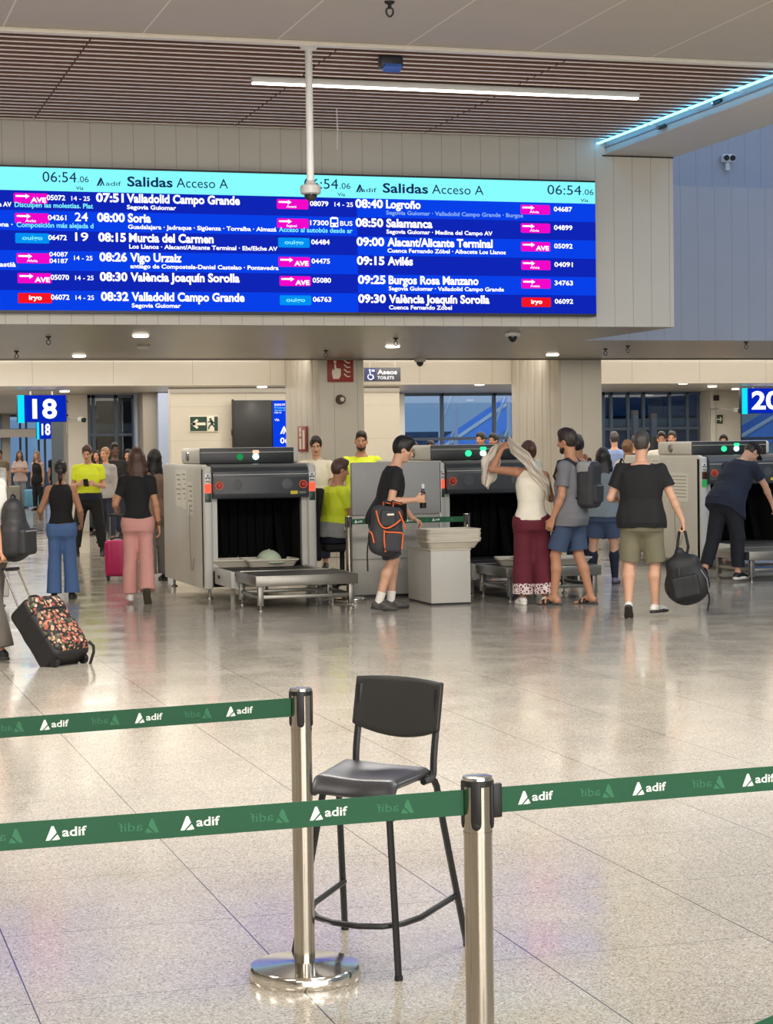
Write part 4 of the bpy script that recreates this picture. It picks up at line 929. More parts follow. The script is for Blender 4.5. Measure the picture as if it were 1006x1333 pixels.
scanner((S3X, S3Y), 'right baggage scanner with paper notices on its cream side, cut by the picture edge', False, LGRN, LWHT, 2)
scanner((gy(9.5, 640, 21.2).x - SW, 21.2), 'scanner at the far left edge of which only the right post shows', True, LGRN, LWHT, 0, bed=False)
T1X = gy(333, 752, 19.37).x
conveyor_table(T1X, 19.37, 'low steel conveyor table in front of the left scanner')
conveyor_table(T1X + S2X - S1X, 19.39, 'low steel conveyor table right of the tray stand, partly behind the maroon trousers')
t3 = gz(978, 757.5); conveyor_table(t3.x - 0.05, t3.y - 0.05, 'low steel conveyor table at the right picture edge before the bending person')

# trays
def tray_mesh(name='tray'):
    """tapered tub with a rolled rim; origin at the bottom centre"""
    L, W, H, t = 0.58, 0.40, 0.085, 0.045
    def loop(l, w, z, r=0.04, n=5):
        p = []
        for cx, cy, a0 in ((l/2 - r, w/2 - r, 0), (-l/2 + r, w/2 - r, 90), (-l/2 + r, -w/2 + r, 180), (l/2 - r, -w/2 + r, 270)):
            for k in range(n):
                a = math.radians(a0 + 90*k/(n - 1)); p.append((cx + r*math.cos(a), cy + r*math.sin(a), z))
        return p
    b = MB(); rings = [loop(L - 2*t - 0.02, W - 2*t - 0.02, 0.006), loop(L - 2*t, W - 2*t, 0.012), loop(L - 0.012, W - 0.012, H - 0.012), loop(L - 0.008, W - 0.008, H), loop(L + 0.016, W + 0.016, H), loop(L + 0.02, W + 0.02, H - 0.008), loop(L + 0.016, W + 0.016, H - 0.018), loop(L - 0.006, W - 0.006, H - 0.018), loop(L - 2*t + 0.008, W - 2*t + 0.008, 0.0)]
    V = [[b.bm.verts.new(p) for p in rg] for rg in rings]
    n = len(V[0])
    for A, B in zip(V, V[1:]):
        for k in range(n): b.bm.faces.new((A[k], A[(k + 1) % n], B[(k + 1) % n], B[k]))
    b.bm.faces.new(V[0]); b.bm.faces.new(V[-1])
    return b
tray0 = tray_mesh().build('tray', BEIGE); first_tray = [True]
def tray(loc, rz, label, group='security trays'):
    o = tray0 if first_tray[0] else tray0.copy()
    if not first_tray[0]: COL.objects.link(o)
    first_tray[0] = False
    o.location = loc; o.rotation_euler = (0, 0, math.radians(rz)); return tag(o, label, 'tray', group)
zb1 = 0.339
q = gy(307, 736, S1Y + 0.18); tray((q.x, S1Y + 0.22, zb1), 0, 'beige tray lying empty in the left scanner tunnel, left of the cap')
q = gy(346, 736, S1Y + 0.18); tray((q.x + 0.02, S1Y + 0.10, zb1), 0, 'beige tray in the left scanner tunnel holding the pale green cap'); capx = (q.x + 0.02, S1Y + 0.10)
q = gy(672, 735, 20.2); tray((q.x, 20.0, 0.346), -14, 'beige tray on the middle table holding black shoes'); tr2 = q.x
q = gy(722, 740, 20.0); tray((q.x, 19.85, 0.346), 8, 'beige tray on the middle table mostly hidden behind the maroon trousers')
def tray_stand():
    x0, x1 = gy(561, 750, 19.3).x, gy(612.5, 750, 19.3).x; y0, y1 = 19.3, 20.1; zt = 0.565
    r = empty('tray_stand', ((x0 + x1)/2, y0, 0), 0, 'plain grey pedestal cabinet carrying the stack of trays', 'stand')
    w = x1 - x0
    MB().b2((-w/2 + 0.01, 0.01, 0), (w/2 - 0.01, y1 - y0 - 0.01, 0.02)).build('plinth', BLACK, r)
    MB().b2((-w/2, 0, 0.02), (w/2, y1 - y0, zt), 0.006).build('stand_body', mat('pedestal_grey', (190, 186, 178), 0.5, var=0.03), r)
    MB().b2((-w/2 - 0.008, -0.008, zt), (w/2 + 0.008, y1 - y0 + 0.008, zt + 0.014), 0.004).build('stand_top', BEIGE, r)
    xa, xb = gy(553, 700, 19.4).x, gy(625, 700, 19.4).x
    names = ['lowest', 'second lowest', 'third from below', 'middle', 'third from the top', 'second from the top', 'topmost']
    for k, nm in enumerate(names):
        tray(((xa + xb)/2 + 0.006*math.sin(k*2.1), 19.55 + 0.006*math.cos(k*1.7), zt + 0.015 + k*0.0195), 1.2*math.sin(k*1.3), 'beige tray in the stack on the grey pedestal, ' + nm, 'stacked trays on the pedestal')
tray_stand()
def partition():
    x0, x1 = gy(458, 640, 20.6).x, gy(575, 640, 20.6).x
    r = empty('grey_partition', ((x0 + x1)/2, 20.6, 0), 0, 'tall grey partition cabinet between the two scanners behind the man with bottle', 'partition')
    w = x1 - x0; g = mat('partition_grey', (150, 149, 148), 0.5, var=0.03); g2 = mat('partition_lower_grey', (168, 164, 156), 0.5, var=0.03)
    MB().b2((-w/2, 0, 0.90), (w/2, 0.07, 1.475), 0.012).build('upper_panel', g, r)
    MB().b2((-w/2, 0.01, 0.03), (w/2 - 0.03, 0.08, 0.895), 0.008).build('lower_panel', g2, r)
    MB().b2((w/2 - 0.028, 0.0, 0.03), (w/2, 0.09, 1.48), 0.008).build('edge_post', SC_GREY, r)
    MB().b2((-w/2 + 0.02, 0.03, 0), (w/2 - 0.03, 0.08, 0.03)).build('plinth', BLACK, r)
    MB().b2((-w/2, -0.004, 0.42), (w/2 - 0.03, 0.012, 0.428)).build('panel_joint', PRINT, r)
partition()
# belt barrier across the gap in front of the partition
ma = gz(453.5, 672, 0.91)
pm = stanchion((ma.x, ma.y, 0), 'steel belt post beside the seated operator, left of the grey partition', 0.4)
mb = gz(607.5, 668, 0.91); mb = gy(607.5, 668, 20.2)
pm2 = stanchion((mb.x, 20.2, 0), 'steel belt post behind the tray stand at the middle scanner', 0.4, base=0.06)
belt(Vector((ma.x + 0.036, ma.y, ZBELT)), Vector((mb.x - 0.036, 20.2, ZBELT)), 0.03, pm)

# operator's tall chair and other seats
def office_chair():
    p = gy(418, 740, 21.75); r = empty('operator_chair', (p.x + 0.25, 21.75, 0), 0, 'black tall operator chair seen from behind beside the left scanner', 'chair')
    fab = mat('black_chair_fabric', (20, 20, 22), 0.8, var=0.1, bump=0.1, bscale=150)
    def bk(u, v): return (-0.30 + 0.05*(2*v - 1)**2 - 0.06*(1 - v), -0.20 + 0.40*u, 0.36 + 0.82*v)
    b = MB(); b.grid(lambda u, v: (bk(u, v)[0] - 0.03*(1 - (2*u - 1)**2), bk(u, v)[1]*(1 - 0.25*max(0, v - 0.8)/0.2), bk(u, v)[2]), 10, 14)
    o = b.build('backrest', fab, r, smooth=60, solid=0.06); bv = o.modifiers.new('soft', 'BEVEL'); bv.width = 0.02; bv.segments = 2
    MB().box((0.0, 0, 0.50), (0.50, 0.46, 0.09), 0.035, seg=3).build('seat', fab, r)
    MB().cyl((0, 0, 0.10), (0, 0, 0.46), 0.028).cyl((0, 0, 0.06), (0, 0, 0.2), 0.04).build('gas_column', BLACK, r)
    MB().tube([(-0.24, -0.02, 0.48), (-0.33, 0, 0.50), (-0.36, 0, 0.62), (-0.35, 0, 0.72)], 0.02, smooth=2).build('back_bracket', BLACK, r)
    for s in (-1, 1): MB().tube([(-0.02, s*0.24, 0.46), (0.0, s*0.29, 0.50), (0.0, s*0.29, 0.70), (-0.08, s*0.29, 0.73), (0.16, s*0.29, 0.73)], 0.016, smooth=2).build('armrest', GREYD, r)
    for k in range(5):
        a = 2*math.pi*k/5 + 0.3; l = MB().tube([(0, 0, 0.09), (0.27*math.cos(a), 0.27*math.sin(a), 0.06)], [0.028, 0.018]).build('base_arm', BLACK, r)
        MB().cyl((0.27*math.cos(a) - 0.02*math.sin(a), 0.27*math.sin(a) + 0.02*math.cos(a), 0.028), (0.27*math.cos(a) + 0.02*math.sin(a), 0.27*math.sin(a) - 0.02*math.cos(a), 0.028), 0.028, n=14).build('castor', BLACK, l)
    return r
OCH = office_chair()
# floor standing counter behind the partition where the operators look
# ------------------------------------------------------------------ beyond the glass
WHT = mat('white_truss_paint', (196, 204, 216), 0.4); ESC = mat('blue_escalator_panel', (104, 158, 236), 0.4); GRYE = mat('escalator_grey', (150, 160, 170), 0.5)
def truss(pxs, Y, label, lean=0.35):
    x = gy(pxs, 545, Y).x; r = empty('truss_column', (x, Y, 0), 0, label, 'truss column', 'white truss columns outside the glass')
    for s in (-0.16, 0.16): MB().cyl((s*1.2, 0, -0.1), (s, 0, 6.5), 0.055, n=10).build('truss_chord', WHT, r)
    for k in range(5): MB().cyl((-0.17, 0, 0.3 + k*0.9), (0.17, 0, 0.3 + k*0.9 + 0.85), 0.028, n=8).build('truss_diagonal', WHT, r)
    for sg in (1,): MB().cyl((0.16, 0, 0.9), (0.9*lean*2, 0.2, 0.0), 0.03, n=8).build('truss_strut', WHT, r)
truss(583, 43, 'white truss column outside the middle window, left one'); truss(653, 43, 'white truss column outside the middle window, right one')
def escalator(px0, py0, px1, py1, Y, label, w=1.2):
    a, b_ = gy(px0, py0, Y), gy(px1, py1, Y); r = empty('escalator', (a.x, Y, 0), 0, label, 'escalator', 'escalators outside the glass')
    d = b_ - a
    def slab(z0, z1, y0, y1, nm, m, e=2.2):
        b = MB(); b.prism([(-d.x*0.9, a.z - d.z*0.9 + z0), (d.x*e, a.z + d.z*e + z0), (d.x*e, a.z + d.z*e + z1), (-d.x*0.9, a.z - d.z*0.9 + z1)], y1 - y0, Matrix(((1, 0, 0, 0), (0, 0, 1, y0), (0, 1, 0, 0), (0, 0, 0, 1))))
        return b.build(nm, m, r)
    slab(-0.55, 0.05, 0.0, 0.10, 'side_panel', ESC); slab(0.05, 0.12, -0.03, 0.13, 'handrail', STEEL_W); slab(-0.55, 0.05, w, w + 0.1, 'side_panel', ESC); slab(-0.75, -0.5, 0.02, w + 0.08, 'step_band', GRYE)
    for t in (0.6, 1.9): MB().cyl((d.x*t, w/2, -0.2), (d.x*t, w/2, a.z + d.z*t - 0.6), 0.14, n=12).build('support_post', GRYE, r)
escalator(590, 578, 646, 540, 47, 'escalator with blue side rising to the right outside the middle window')
escalator(966, 572, 1006, 548, 47, 'escalator with blue side outside the glass under the 20 sign')
def far_block(px0, px1, Y, z1, label, m, floors, wmat):
    x0, x1 = gy(px0, 545, Y).x, gy(px1, 545, Y).x; r = empty('station_block', ((x0 + x1)/2, Y, 0), 0, label, 'building')
    w = x1 - x0; MB().b2((-w/2, 0.3, -0.1), (w/2, 6, z1)).build('block_wall', m, r)
    for k in range(floors):
        MB().b2((-w/2, 0.0, 0.75 + k*1.3), (w/2, 0.3, 0.95 + k*1.3)).build('floor_slab', GRYE, r)
        n = max(2, int(w/1.3))
        for j in range(n): MB().b2((-w/2 + (j + 0.1)*w/n, 0.2, 1.02 + k*1.3), (-w/2 + (j + 0.9)*w/n, 0.31, 1.95 + k*1.3)).build('window_pane', wmat, r)
DKW = mat('dark_reflecting_pane', (38, 48, 56), 0.1); BLW = mat('bluish_pane', (70, 104, 150), 0.12)
far_block(108, 180, 46, 9, 'dark station block behind the left glass wall', mat('dark_block_wall', (84, 94, 96), 0.7), 3, DKW)
far_block(780, 940, 46, 9, 'dark station block behind the right glass wall', mat('blue_dark_block_wall', (92, 108, 128), 0.7), 3, BLW)
far_block(500, 720, 64, 2.1, 'bluish station block far behind the middle window', mat('blue_block_wall', (90, 116, 150), 0.7), 1, BLW)
for px, py, s in ((826, 534, 'left'), (850, 538, 'right')):
    p = gy(px, py, YG - 1.5); r = empty('slim_totem', (p.x, YG - 1.5, 0), 0, 'slim black totem before the right glass wall, the %s one of two' % s, 'totem')
    MB().b2((-0.07, -0.05, 0.03), (0.07, 0.05, p.z), 0.01).build('totem_body', BLACK, r); MB().b2((-0.16, -0.16, 0), (0.16, 0.16, 0.03), 0.008).build('totem_base', BLACK, r); MB().b2((-0.055, -0.056, p.z - 0.5), (0.055, -0.05, p.z - 0.1)).build('totem_screen', mat('dim_screen', (60, 70, 90), 0.2), r)
# ------------------------------------------------------------------ organic shapes: distance fields meshed by surface nets
V3 = lambda *a: np.array(a[0] if len(a) == 1 else a, dtype=np.float64)
def nrm(v): v = V3(v); return v/np.linalg.norm(v)
class Sdf:
    def __init__(s): s.ops = []
    def add(s, fn, lo, hi, k=0.02, mat=0, sub=False): s.ops.append((fn, V3(lo), V3(hi), k, mat, sub)); return s
    def cone(s, a, b, r1, r2, k=0.02, mat=0, flat=False, sub=False, sq=None):
        """tapered limb from a to b; flat ends it square at b; sq=(axis, factor) flattens it along an axis"""
        a, b = V3(a), V3(b); ba = b - a; L2 = float(ba @ ba); L = math.sqrt(L2); w = ba/L
        def fn(x, y, z):
            px, py, pz = x - a[0], y - a[1], z - a[2]
            h = (px*w[0] + py*w[1] + pz*w[2])
            t = np.clip(h/L, 0, 1.0 if not flat else 1.4)
            dx, dy, dz = px - t*ba[0], py - t*ba[1], pz - t*ba[2]
            if sq is not None:
                ax, f = sq; q = (dx*ax[0] + dy*ax[1] + dz*ax[2])*(f - 1); dx, dy, dz = dx + q*ax[0], dy + q*ax[1], dz + q*ax[2]
            d = np.sqrt(dx*dx + dy*dy + dz*dz) - (r1 + (r2 - r1)*t)
            return np.maximum(d, h - L) if flat else d
        m = max(r1, r2)*1.05; return s.add(fn, np.minimum(a, b) - m, np.maximum(a, b) + m, k, mat, sub)
    def chain(s, pts, rs, k=0.015, mat=0, flat=False):
        for i in range(len(pts) - 1): s.cone(pts[i], pts[i + 1], rs[i], rs[i + 1], k, mat, flat and i == len(pts) - 2)
        return s
    def ell(s, c, r, R=None, k=0.02, mat=0, sub=False):
        c = V3(c); r = V3(r); R = np.eye(3) if R is None else np.array(R)       # rows of R are the axes
        def fn(x, y, z):
            p = [x - c[0], y - c[1], z - c[2]]
            q = [sum(R[i][j]*p[j] for j in range(3)) for i in range(3)]
            k0 = np.sqrt(sum((q[i]/r[i])**2 for i in range(3))); k1 = np.sqrt(sum((q[i]/r[i]**2)**2 for i in range(3)))
            return k0*(k0 - 1)/np.maximum(k1, 1e-6)
        e = np.sqrt(sum((R[i]*r[i])**2 for i in range(3))) + 0.004; return s.add(fn, c - e, c + e, k, mat, sub)
    def box(s, c, half, R=None, rad=0.02, k=0.01, mat=0, sub=False):
        c = V3(c); hf = V3(half) - rad; R = np.eye(3) if R is None else np.array(R)
        def fn(x, y, z):
            p = [x - c[0], y - c[1], z - c[2]]
            q = [np.abs(sum(R[i][j]*p[j] for j in range(3))) - hf[i] for i in range(3)]
            o = np.sqrt(sum(np.maximum(v, 0)**2 for v in q)); return o + np.minimum(np.maximum(np.maximum(q[0], q[1]), q[2]), 0) - rad
        e = sum(np.abs(R[i])*float(half[i]) for i in range(3)) + 0.004; return s.add(fn, c - e, c + e, k, mat, sub)
    def loft(s, A, w, xd, prof, k=0.02, mat=0, infl=0.0, z0=None, z1=None, p=2.4, sub=False):
        """elliptic sections (height along w, half width, half depth, depth offset) stacked from A"""
        A = V3(A); w = nrm(w); xd = V3(xd); xd = nrm(xd - w*(xd @ w)); yd = np.cross(w, xd)
        P = np.array(prof, float); lo_, hi_ = (P[0, 0] if z0 is None else z0), (P[-1, 0] if z1 is None else z1)
        def fn(x, y, z):
            px, py, pz = x - A[0], y - A[1], z - A[2]
            h = px*w[0] + py*w[1] + pz*w[2]; u = px*xd[0] + py*xd[1] + pz*xd[2]; v = px*yd[0] + py*yd[1] + pz*yd[2]
            a = np.interp(h, P[:, 0], P[:, 1]) + infl; b = np.interp(h, P[:, 0], P[:, 2]) + infl; o = np.interp(h, P[:, 0], P[:, 3])
            q = ((np.abs(u)/a)**p + (np.abs(v - o)/b)**p)**(1/p)
            return np.maximum((q - 1)*np.minimum(a, b), np.maximum(lo_ - h, h - hi_))
        m = max(P[:, 1].max(), P[:, 2].max()) + infl + abs(P[:, 3]).max(); pts = np.array([A + w*lo_, A + w*hi_])
        return s.add(fn, pts.min(0) - m, pts.max(0) + m, k, mat, sub)
    def half(s, c, n, big=3.0):
        """cut away everything on the side n of point c"""
        c, n = V3(c), nrm(n)
        return s.add(lambda x, y, z: -((x - c[0])*n[0] + (y - c[1])*n[1] + (z - c[2])*n[2]), c - big, c + big, 0.003, None, True)
    def mesh(s, h):
        A = [o for o in s.ops if not o[5]]
        lo = np.min([o[1] for o in A], 0) - 3*h; hi = np.max([o[2] for o in A], 0) + 3*h
        n = np.ceil((hi - lo)/h).astype(int) + 1
        D = np.full(n, 1.0, np.float32); Mt = np.zeros(n, np.int8)
        ax = [(lo[i] + h*np.arange(n[i])).astype(np.float32) for i in range(3)]
        for fn, a, b, k, mt, sub in s.ops:
            pad = k + 2.5*h
            i0 = np.clip(((a - pad - lo)/h).astype(int), 0, n); i1 = np.clip(((b + pad - lo)/h).astype(int) + 2, 0, n)
            if np.any(i1 <= i0): continue
            sl = tuple(slice(i0[j], i1[j]) for j in range(3))
            x, y, z = ax[0][sl[0]][:, None, None], ax[1][sl[1]][None, :, None], ax[2][sl[2]][None, None, :]
            d = fn(x, y, z).astype(np.float32); d = np.broadcast_to(d, D[sl].shape); old = D[sl]
            if sub:
                e = -d; hh = np.clip(0.5 - 0.5*(old - e)/k, 0, 1) if k > 0 else (old < e).astype(np.float32)
                D[sl] = old*(1 - hh) + e*hh + k*hh*(1 - hh)
            else:
                hh = np.clip(0.5 + 0.5*(old - d)/k, 0, 1); Mt[sl] = np.where(d < old, mt, Mt[sl]); D[sl] = old*(1 - hh) + d*hh - k*hh*(1 - hh)
        S = D < 0
        cnt = np.zeros(n - 1, np.int8); offs = [(i, j, l) for i in (0, 1) for j in (0, 1) for l in (0, 1)]
        for i, j, l in offs: cnt += S[i:n[0] - 1 + i, j:n[1] - 1 + j, l:n[2] - 1 + l]
        act = np.argwhere((cnt > 0) & (cnt < 8)); 
        idm = np.full(n - 1, -1, np.int32); idm[tuple(act.T)] = np.arange(len(act))
        val = np.stack([D[act[:, 0] + i, act[:, 1] + j, act[:, 2] + l] for i, j, l in offs], 1); oc = np.array(offs, float)
        acc = np.zeros((len(act), 3)); num = np.zeros(len(act))
        for p in range(8):
            for q in range(p + 1, 8):
                if np.abs(oc[p] - oc[q]).sum() != 1: continue
                a, b = val[:, p], val[:, q]; mk = (a < 0) != (b < 0); t = np.where(mk, a/np.where(mk, a - b, 1), 0)[:, None]
                acc += np.where(mk[:, None], oc[p] + (oc[q] - oc[p])*t, 0); num += mk
        co_ = lo + h*(act + acc/num[:, None])
        fm = Mt[act[:, 0], act[:, 1], act[:, 2]]
        quads = []
        for axn in range(3):
            b, c = (axn + 1) % 3, (axn + 2) % 3
            s0 = [slice(None)]*3; s1 = [slice(None)]*3; s0[axn] = slice(0, -1); s1[axn] = slice(1, None)
            E = np.argwhere(S[tuple(s0)] != S[tuple(s1)]); E = E[(E[:, b] > 0) & (E[:, c] > 0) & (E[:, b] < n[b] - 1) & (E[:, c] < n[c] - 1)]
            if not len(E): continue
            ins = S[tuple(E.T)]
            def cell(db, dc): q = E.copy(); q[:, b] += db; q[:, c] += dc; return idm[tuple(q.T)]
            Q = np.stack([cell(-1, -1), cell(0, -1), cell(0, 0), cell(-1, 0)], 1)
            Q[~ins] = Q[~ins][:, ::-1]; quads.append(Q)
        Q = np.concatenate(quads); Q = Q[(Q >= 0).all(1)]
        return co_, Q, fm
def fbm(P, f, seed=0):
    """cheap smooth noise of points for cloth folds"""
    r = np.random.RandomState(seed); o = np.zeros(len(P))
    for k in range(5):
        d = r.normal(size=3); d /= np.linalg.norm(d); fr = f*(0.7 + 0.45*k); o += np.sin(P @ d*fr + r.rand()*6.3 + 1.6*np.sin(P @ r.normal(size=3)*f*0.35))/(1 + 0.5*k)
    return o/2.4
def sdf_obj(name, sd, mats, parent=None, h=0.006, fold=0.0, freq=22.0, stretch=(1, 1, 1), seed=0, relax=1):
    co_, Q, fm = sd.mesh(h)
    for _ in range(relax):
        acc = np.zeros_like(co_); cn = np.zeros(len(co_))
        for a, b in ((0, 1), (1, 2), (2, 3), (3, 0)):
            np.add.at(acc, Q[:, a], co_[Q[:, b]]); np.add.at(cn, Q[:, a], 1); np.add.at(acc, Q[:, b], co_[Q[:, a]]); np.add.at(cn, Q[:, b], 1)
        co_ = co_*0.5 + 0.5*acc/np.maximum(cn, 1)[:, None]
    if fold:
        fn = np.cross(co_[Q[:, 2]] - co_[Q[:, 0]], co_[Q[:, 3]] - co_[Q[:, 1]]); vn = np.zeros_like(co_)
        for a in range(4): np.add.at(vn, Q[:, a], fn)
        vn /= np.maximum(np.linalg.norm(vn, axis=1), 1e-12)[:, None]
        co_ = co_ + vn*(fold*fbm(co_*np.array(stretch), freq, seed))[:, None]
    me = bpy.data.meshes.new(name); me.vertices.add(len(co_)); me.vertices.foreach_set('co', co_.astype(np.float32).ravel())
    me.loops.add(len(Q)*4); me.loops.foreach_set('vertex_index', Q.astype(np.int32).ravel())
    me.polygons.add(len(Q)); me.polygons.foreach_set('loop_start', np.arange(0, len(Q)*4, 4, dtype=np.int32)); 
    mats = mats if isinstance(mats, (list, tuple)) else [mats]
    for m in mats: me.materials.append(m)
    if len(mats) > 1: me.polygons.foreach_set('material_index', np.clip(fm[Q[:, 0]], 0, len(mats) - 1).astype(np.int32))
    me.polygons.foreach_set('use_smooth', np.ones(len(Q), bool)); me.update(calc_edges=True); me.validate()
    o = bpy.data.objects.new(name, me); COL.objects.link(o)
    if parent is not None: o.parent = parent
    return o

# ------------------------------------------------------------------ people
def cloth(name, rgb, rough=0.85, var=0.08, bump=0.08): return mat('cloth_' + name, rgb, rough, var=var, scale=14, bump=bump, bscale=260)
SKIN = {'light': mat('skin_light', (206, 158, 130), 0.5, var=0.05, scale=9), 'tan': mat('skin_tan', (190, 136, 104), 0.5, var=0.05, scale=9), 'warm': mat('skin_warm', (176, 124, 94), 0.5, var=0.05, scale=9), 'dark': mat('skin_dark', (88, 58, 44), 0.5, var=0.06, scale=9)}
LIP = mat('lip', (160, 84, 76), 0.45); EYEW = mat('eye_white', (176, 164, 154), 0.25); EYED = mat('eye_iris', (38, 28, 22), 0.2)
def hairm(name, rgb): return mat('hair_' + name, rgb, 0.42, var=0.35, scale=30, stretch=(6, 6, 0.6), bump=0.4)
HBLACK, HBROWN, HDARK, HGREY, HLIGHT = hairm('black', (22, 18, 17)), hairm('brown', (74, 48, 36)), hairm('dark_brown', (42, 30, 24)), hairm('greying', (62, 56, 52)), hairm('light_brown', (140, 104, 74))
MALE = [(-0.13, .145, .10, -.005), (-0.05, .168, .118, -.012), (0.02, .166, .115, -.008), (0.10, .152, .105, .004), (0.18, .148, .102, .008), (0.28, .160, .110, .008), (0.37, .172, .113, .002), (0.44, .160, .098, -.008), (0.49, .105, .075, -.012), (0.54, .062, .060, -.008)]
FEMALE = [(-0.13, .150, .105, -.010), (-0.05, .172, .122, -.016), (0.03, .158, .112, -.010), (0.11, .128, .094, .0), (0.17, .122, .090, .006), (0.27, .136, .102, .012), (0.36, .146, .104, .008), (0.43, .134, .088, -.006), (0.485, .088, .068, -.010), (0.54, .052, .052, -.006)]
class Human:
    def __init__(s, label, loc, yaw, height=1.75, sex='m', girth=1.0, skin='light', pose=None, h=0.006, name='person', ground=0.0, group=None):
        s.root = empty(name, (loc[0], loc[1], ground), math.radians(yaw), label, 'person', group)
        s.k = k = height/1.75; s.sex = sex; s.g = girth; s.h = h; s.skin = SKIN[skin]; q = dict(pose or {})
        g_ = lambda n, d: nrm(q.get(n, d))
        T, S, Hx = g_('torso', (0, .03, 1)), g_('shoulders', (1, 0, 0)), g_('hips', (1, 0, 0))
        s.T, s.S, s.Hx = T, S, Hx; s.q = q
        P = V3(0, 0, 0.0); s.P = P
        s.J = J = {}
        shw = 0.178 if sex == 'm' else 0.150
        nb = P + T*0.53*k; J['neck'] = nb
        for sd, c in ((1, 'r'), (-1, 'l')):
            J['hip' + c] = P + Hx*sd*0.085*k - V3(0, 0, .02)*k
            th, sh = g_('thigh_' + c, (sd*.03, 0.02, -1)), g_('shin_' + c, (sd*.01, -0.03, -1))
            J['knee' + c] = J['hip' + c] + th*0.425*k; J['ank' + c] = J['knee' + c] + sh*0.405*k
            f = g_('foot_' + c, (sd*.12, 1, 0)); side = np.cross(f, (0, 0, 1)); side = nrm(side); up = np.cross(side, f); J['foot' + c] = (f, side, up)
            J['sh' + c] = nb - T*0.075*k + S*sd*shw*k*(1 + 0.35*(girth - 1)) + T*q.get('shrug_' + c, 0)*k
            ua, fa = g_('ua_' + c, (sd*.13, -0.03, -1)), g_('fa_' + c, (sd*.06, .12, -1))
            J['elb' + c] = J['sh' + c] + ua*0.285*k; J['wr' + c] = J['elb' + c] + fa*0.25*k
            J['hd' + c] = g_('hand_' + c, fa); n = V3(q.get('palm_' + c, (-sd, 0, 0))); n = nrm(n - J['hd' + c]*(n @ J['hd' + c]) + 1e-6); J['pn' + c] = n
        low = 1e9
        for c in 'rl':
            f, side, up = J['foot' + c]; a = J['ank' + c]
            low = min(low, (a - f*0.07*k - up*0.088*k)[2], (a + f*0.13*k - up*0.088*k)[2])
        if 'seat' in q: low = -q['seat']*1.0
        for n_, v in list(J.items()):
            if isinstance(v, np.ndarray) and not n_.startswith(('hd', 'pn')): J[n_] = v - V3(0, 0, low)
        s.P = P - V3(0, 0, low)
        for c in 'rl':                                                    # a hand that reaches for a given place
            if 'reach_' + c not in q: continue
            t = V3(s.root.matrix_basis.inverted() @ Vector(q['reach_' + c])); sh = J['sh' + c]; t = t - nrm(t - sh)*0.075*k; d = t - sh; L = min(np.linalg.norm(d), 0.53*k); d = nrm(d); t = sh + d*L
            a = (0.285**2 - 0.25**2 + (L/k)**2)/(2*L/k)*k; hgt = math.sqrt(max(0.0, (0.285*k)**2 - a*a)); pole = V3(q.get('pole_' + c, (0, -.6, -1))); pole = nrm(pole - d*(pole @ d))
            J['elb' + c] = sh + d*a + pole*hgt; J['wr' + c] = t; fa = nrm(t - J['elb' + c]); J['hd' + c] = nrm(V3(q['hand_' + c])) if 'hand_' + c in q else fa
            n = J['pn' + c]; J['pn' + c] = nrm(n - J['hd' + c]*(n @ J['hd' + c]) + 1e-6)
        s.Hd = g_('headup', (0, .06, 1)); fc = V3(q.get('face', (0, 1, -0.05))); fc = nrm(fc - s.Hd*(fc @ s.Hd)); s.F = fc; s.R = np.cross(fc, s.Hd)
        s.hc = J['neck'] + nrm(T*0.5 + s.Hd*0.5)*0.06*k + s.Hd*0.125*k + s.F*0.012*k
        s.prof = [(z*k, a*k*girth, b*k*girth*(1 + 0.25*(girth - 1)), o*k) for z, a, b, o in (MALE if sex == 'm' else FEMALE)]
        s.body()
    def W(s, p):
        """world position of a local point"""
        return s.root.matrix_basis @ Vector(p)
    def hp(s, r, f, u): return s.hc + (s.R*r + s.F*f + s.Hd*u)*s.k
    def HR(s): return [s.R, s.F, s.Hd]
    def body(s):
        k, g, J = s.k, s.g, s.J; B = Sdf()
        B.loft(s.P, s.T, s.S*0.5 + s.Hx*0.5, s.prof, 0.03)
        for c in 'rl': B.cone(J['neck'] - s.T*0.045*k, J['sh' + c], 0.05*k, 0.050*k, 0.03)
        for c in 'rl':
            hp_, kn, an = J['hip' + c], J['knee' + c], J['ank' + c]
            B.cone(hp_, kn, 0.082*k*g, 0.052*k, 0.035); m = kn*0.68 + an*0.32; bk = -J['foot' + c][0]*0.012*k
            B.cone(kn, m + bk, 0.050*k, 0.053*k*(0.4 + 0.6*g), 0.02); B.cone(m + bk, an, 0.053*k*(0.4 + 0.6*g), 0.034*k, 0.02)
            f, sd, up = J['foot' + c]; R = [sd, f, up]
            B.ell(an - f*0.025*k - up*0.045*k, (.032*k, .04*k, .036*k), R, 0.02); B.cone(an - up*0.015*k, an + f*0.11*k - up*0.062*k, 0.034*k, 0.026*k, 0.02); B.ell(an + f*0.10*k - up*0.064*k, (.042*k, .055*k, .020*k), R, 0.015)
            sg = 1 if c == 'r' else -1
            for t in range(5 if s.q.get('bare') else 0):
                x = (0.030 - 0.015*t)*(-sg); l = (0.158, 0.162, 0.154, 0.146, 0.136)[t]; b0 = an + f*0.12*k + sd*x*k - up*0.070*k
                B.cone(b0, an + f*l*k + sd*x*1.15*k - up*0.073*k, 0.010*k, (0.012 if t == 0 else 0.008)*k, 0.004)
            e, sh, wr = J['elb' + c], J['sh' + c], J['wr' + c]
            B.cone(sh, e, 0.048*k*g, 0.037*k, 0.02); m = e*0.68 + wr*0.32; B.cone(e, m, 0.037*k, 0.038*k, 0.015); B.cone(m, wr, 0.038*k, 0.025*k, 0.015)
            s.hand(B, c)
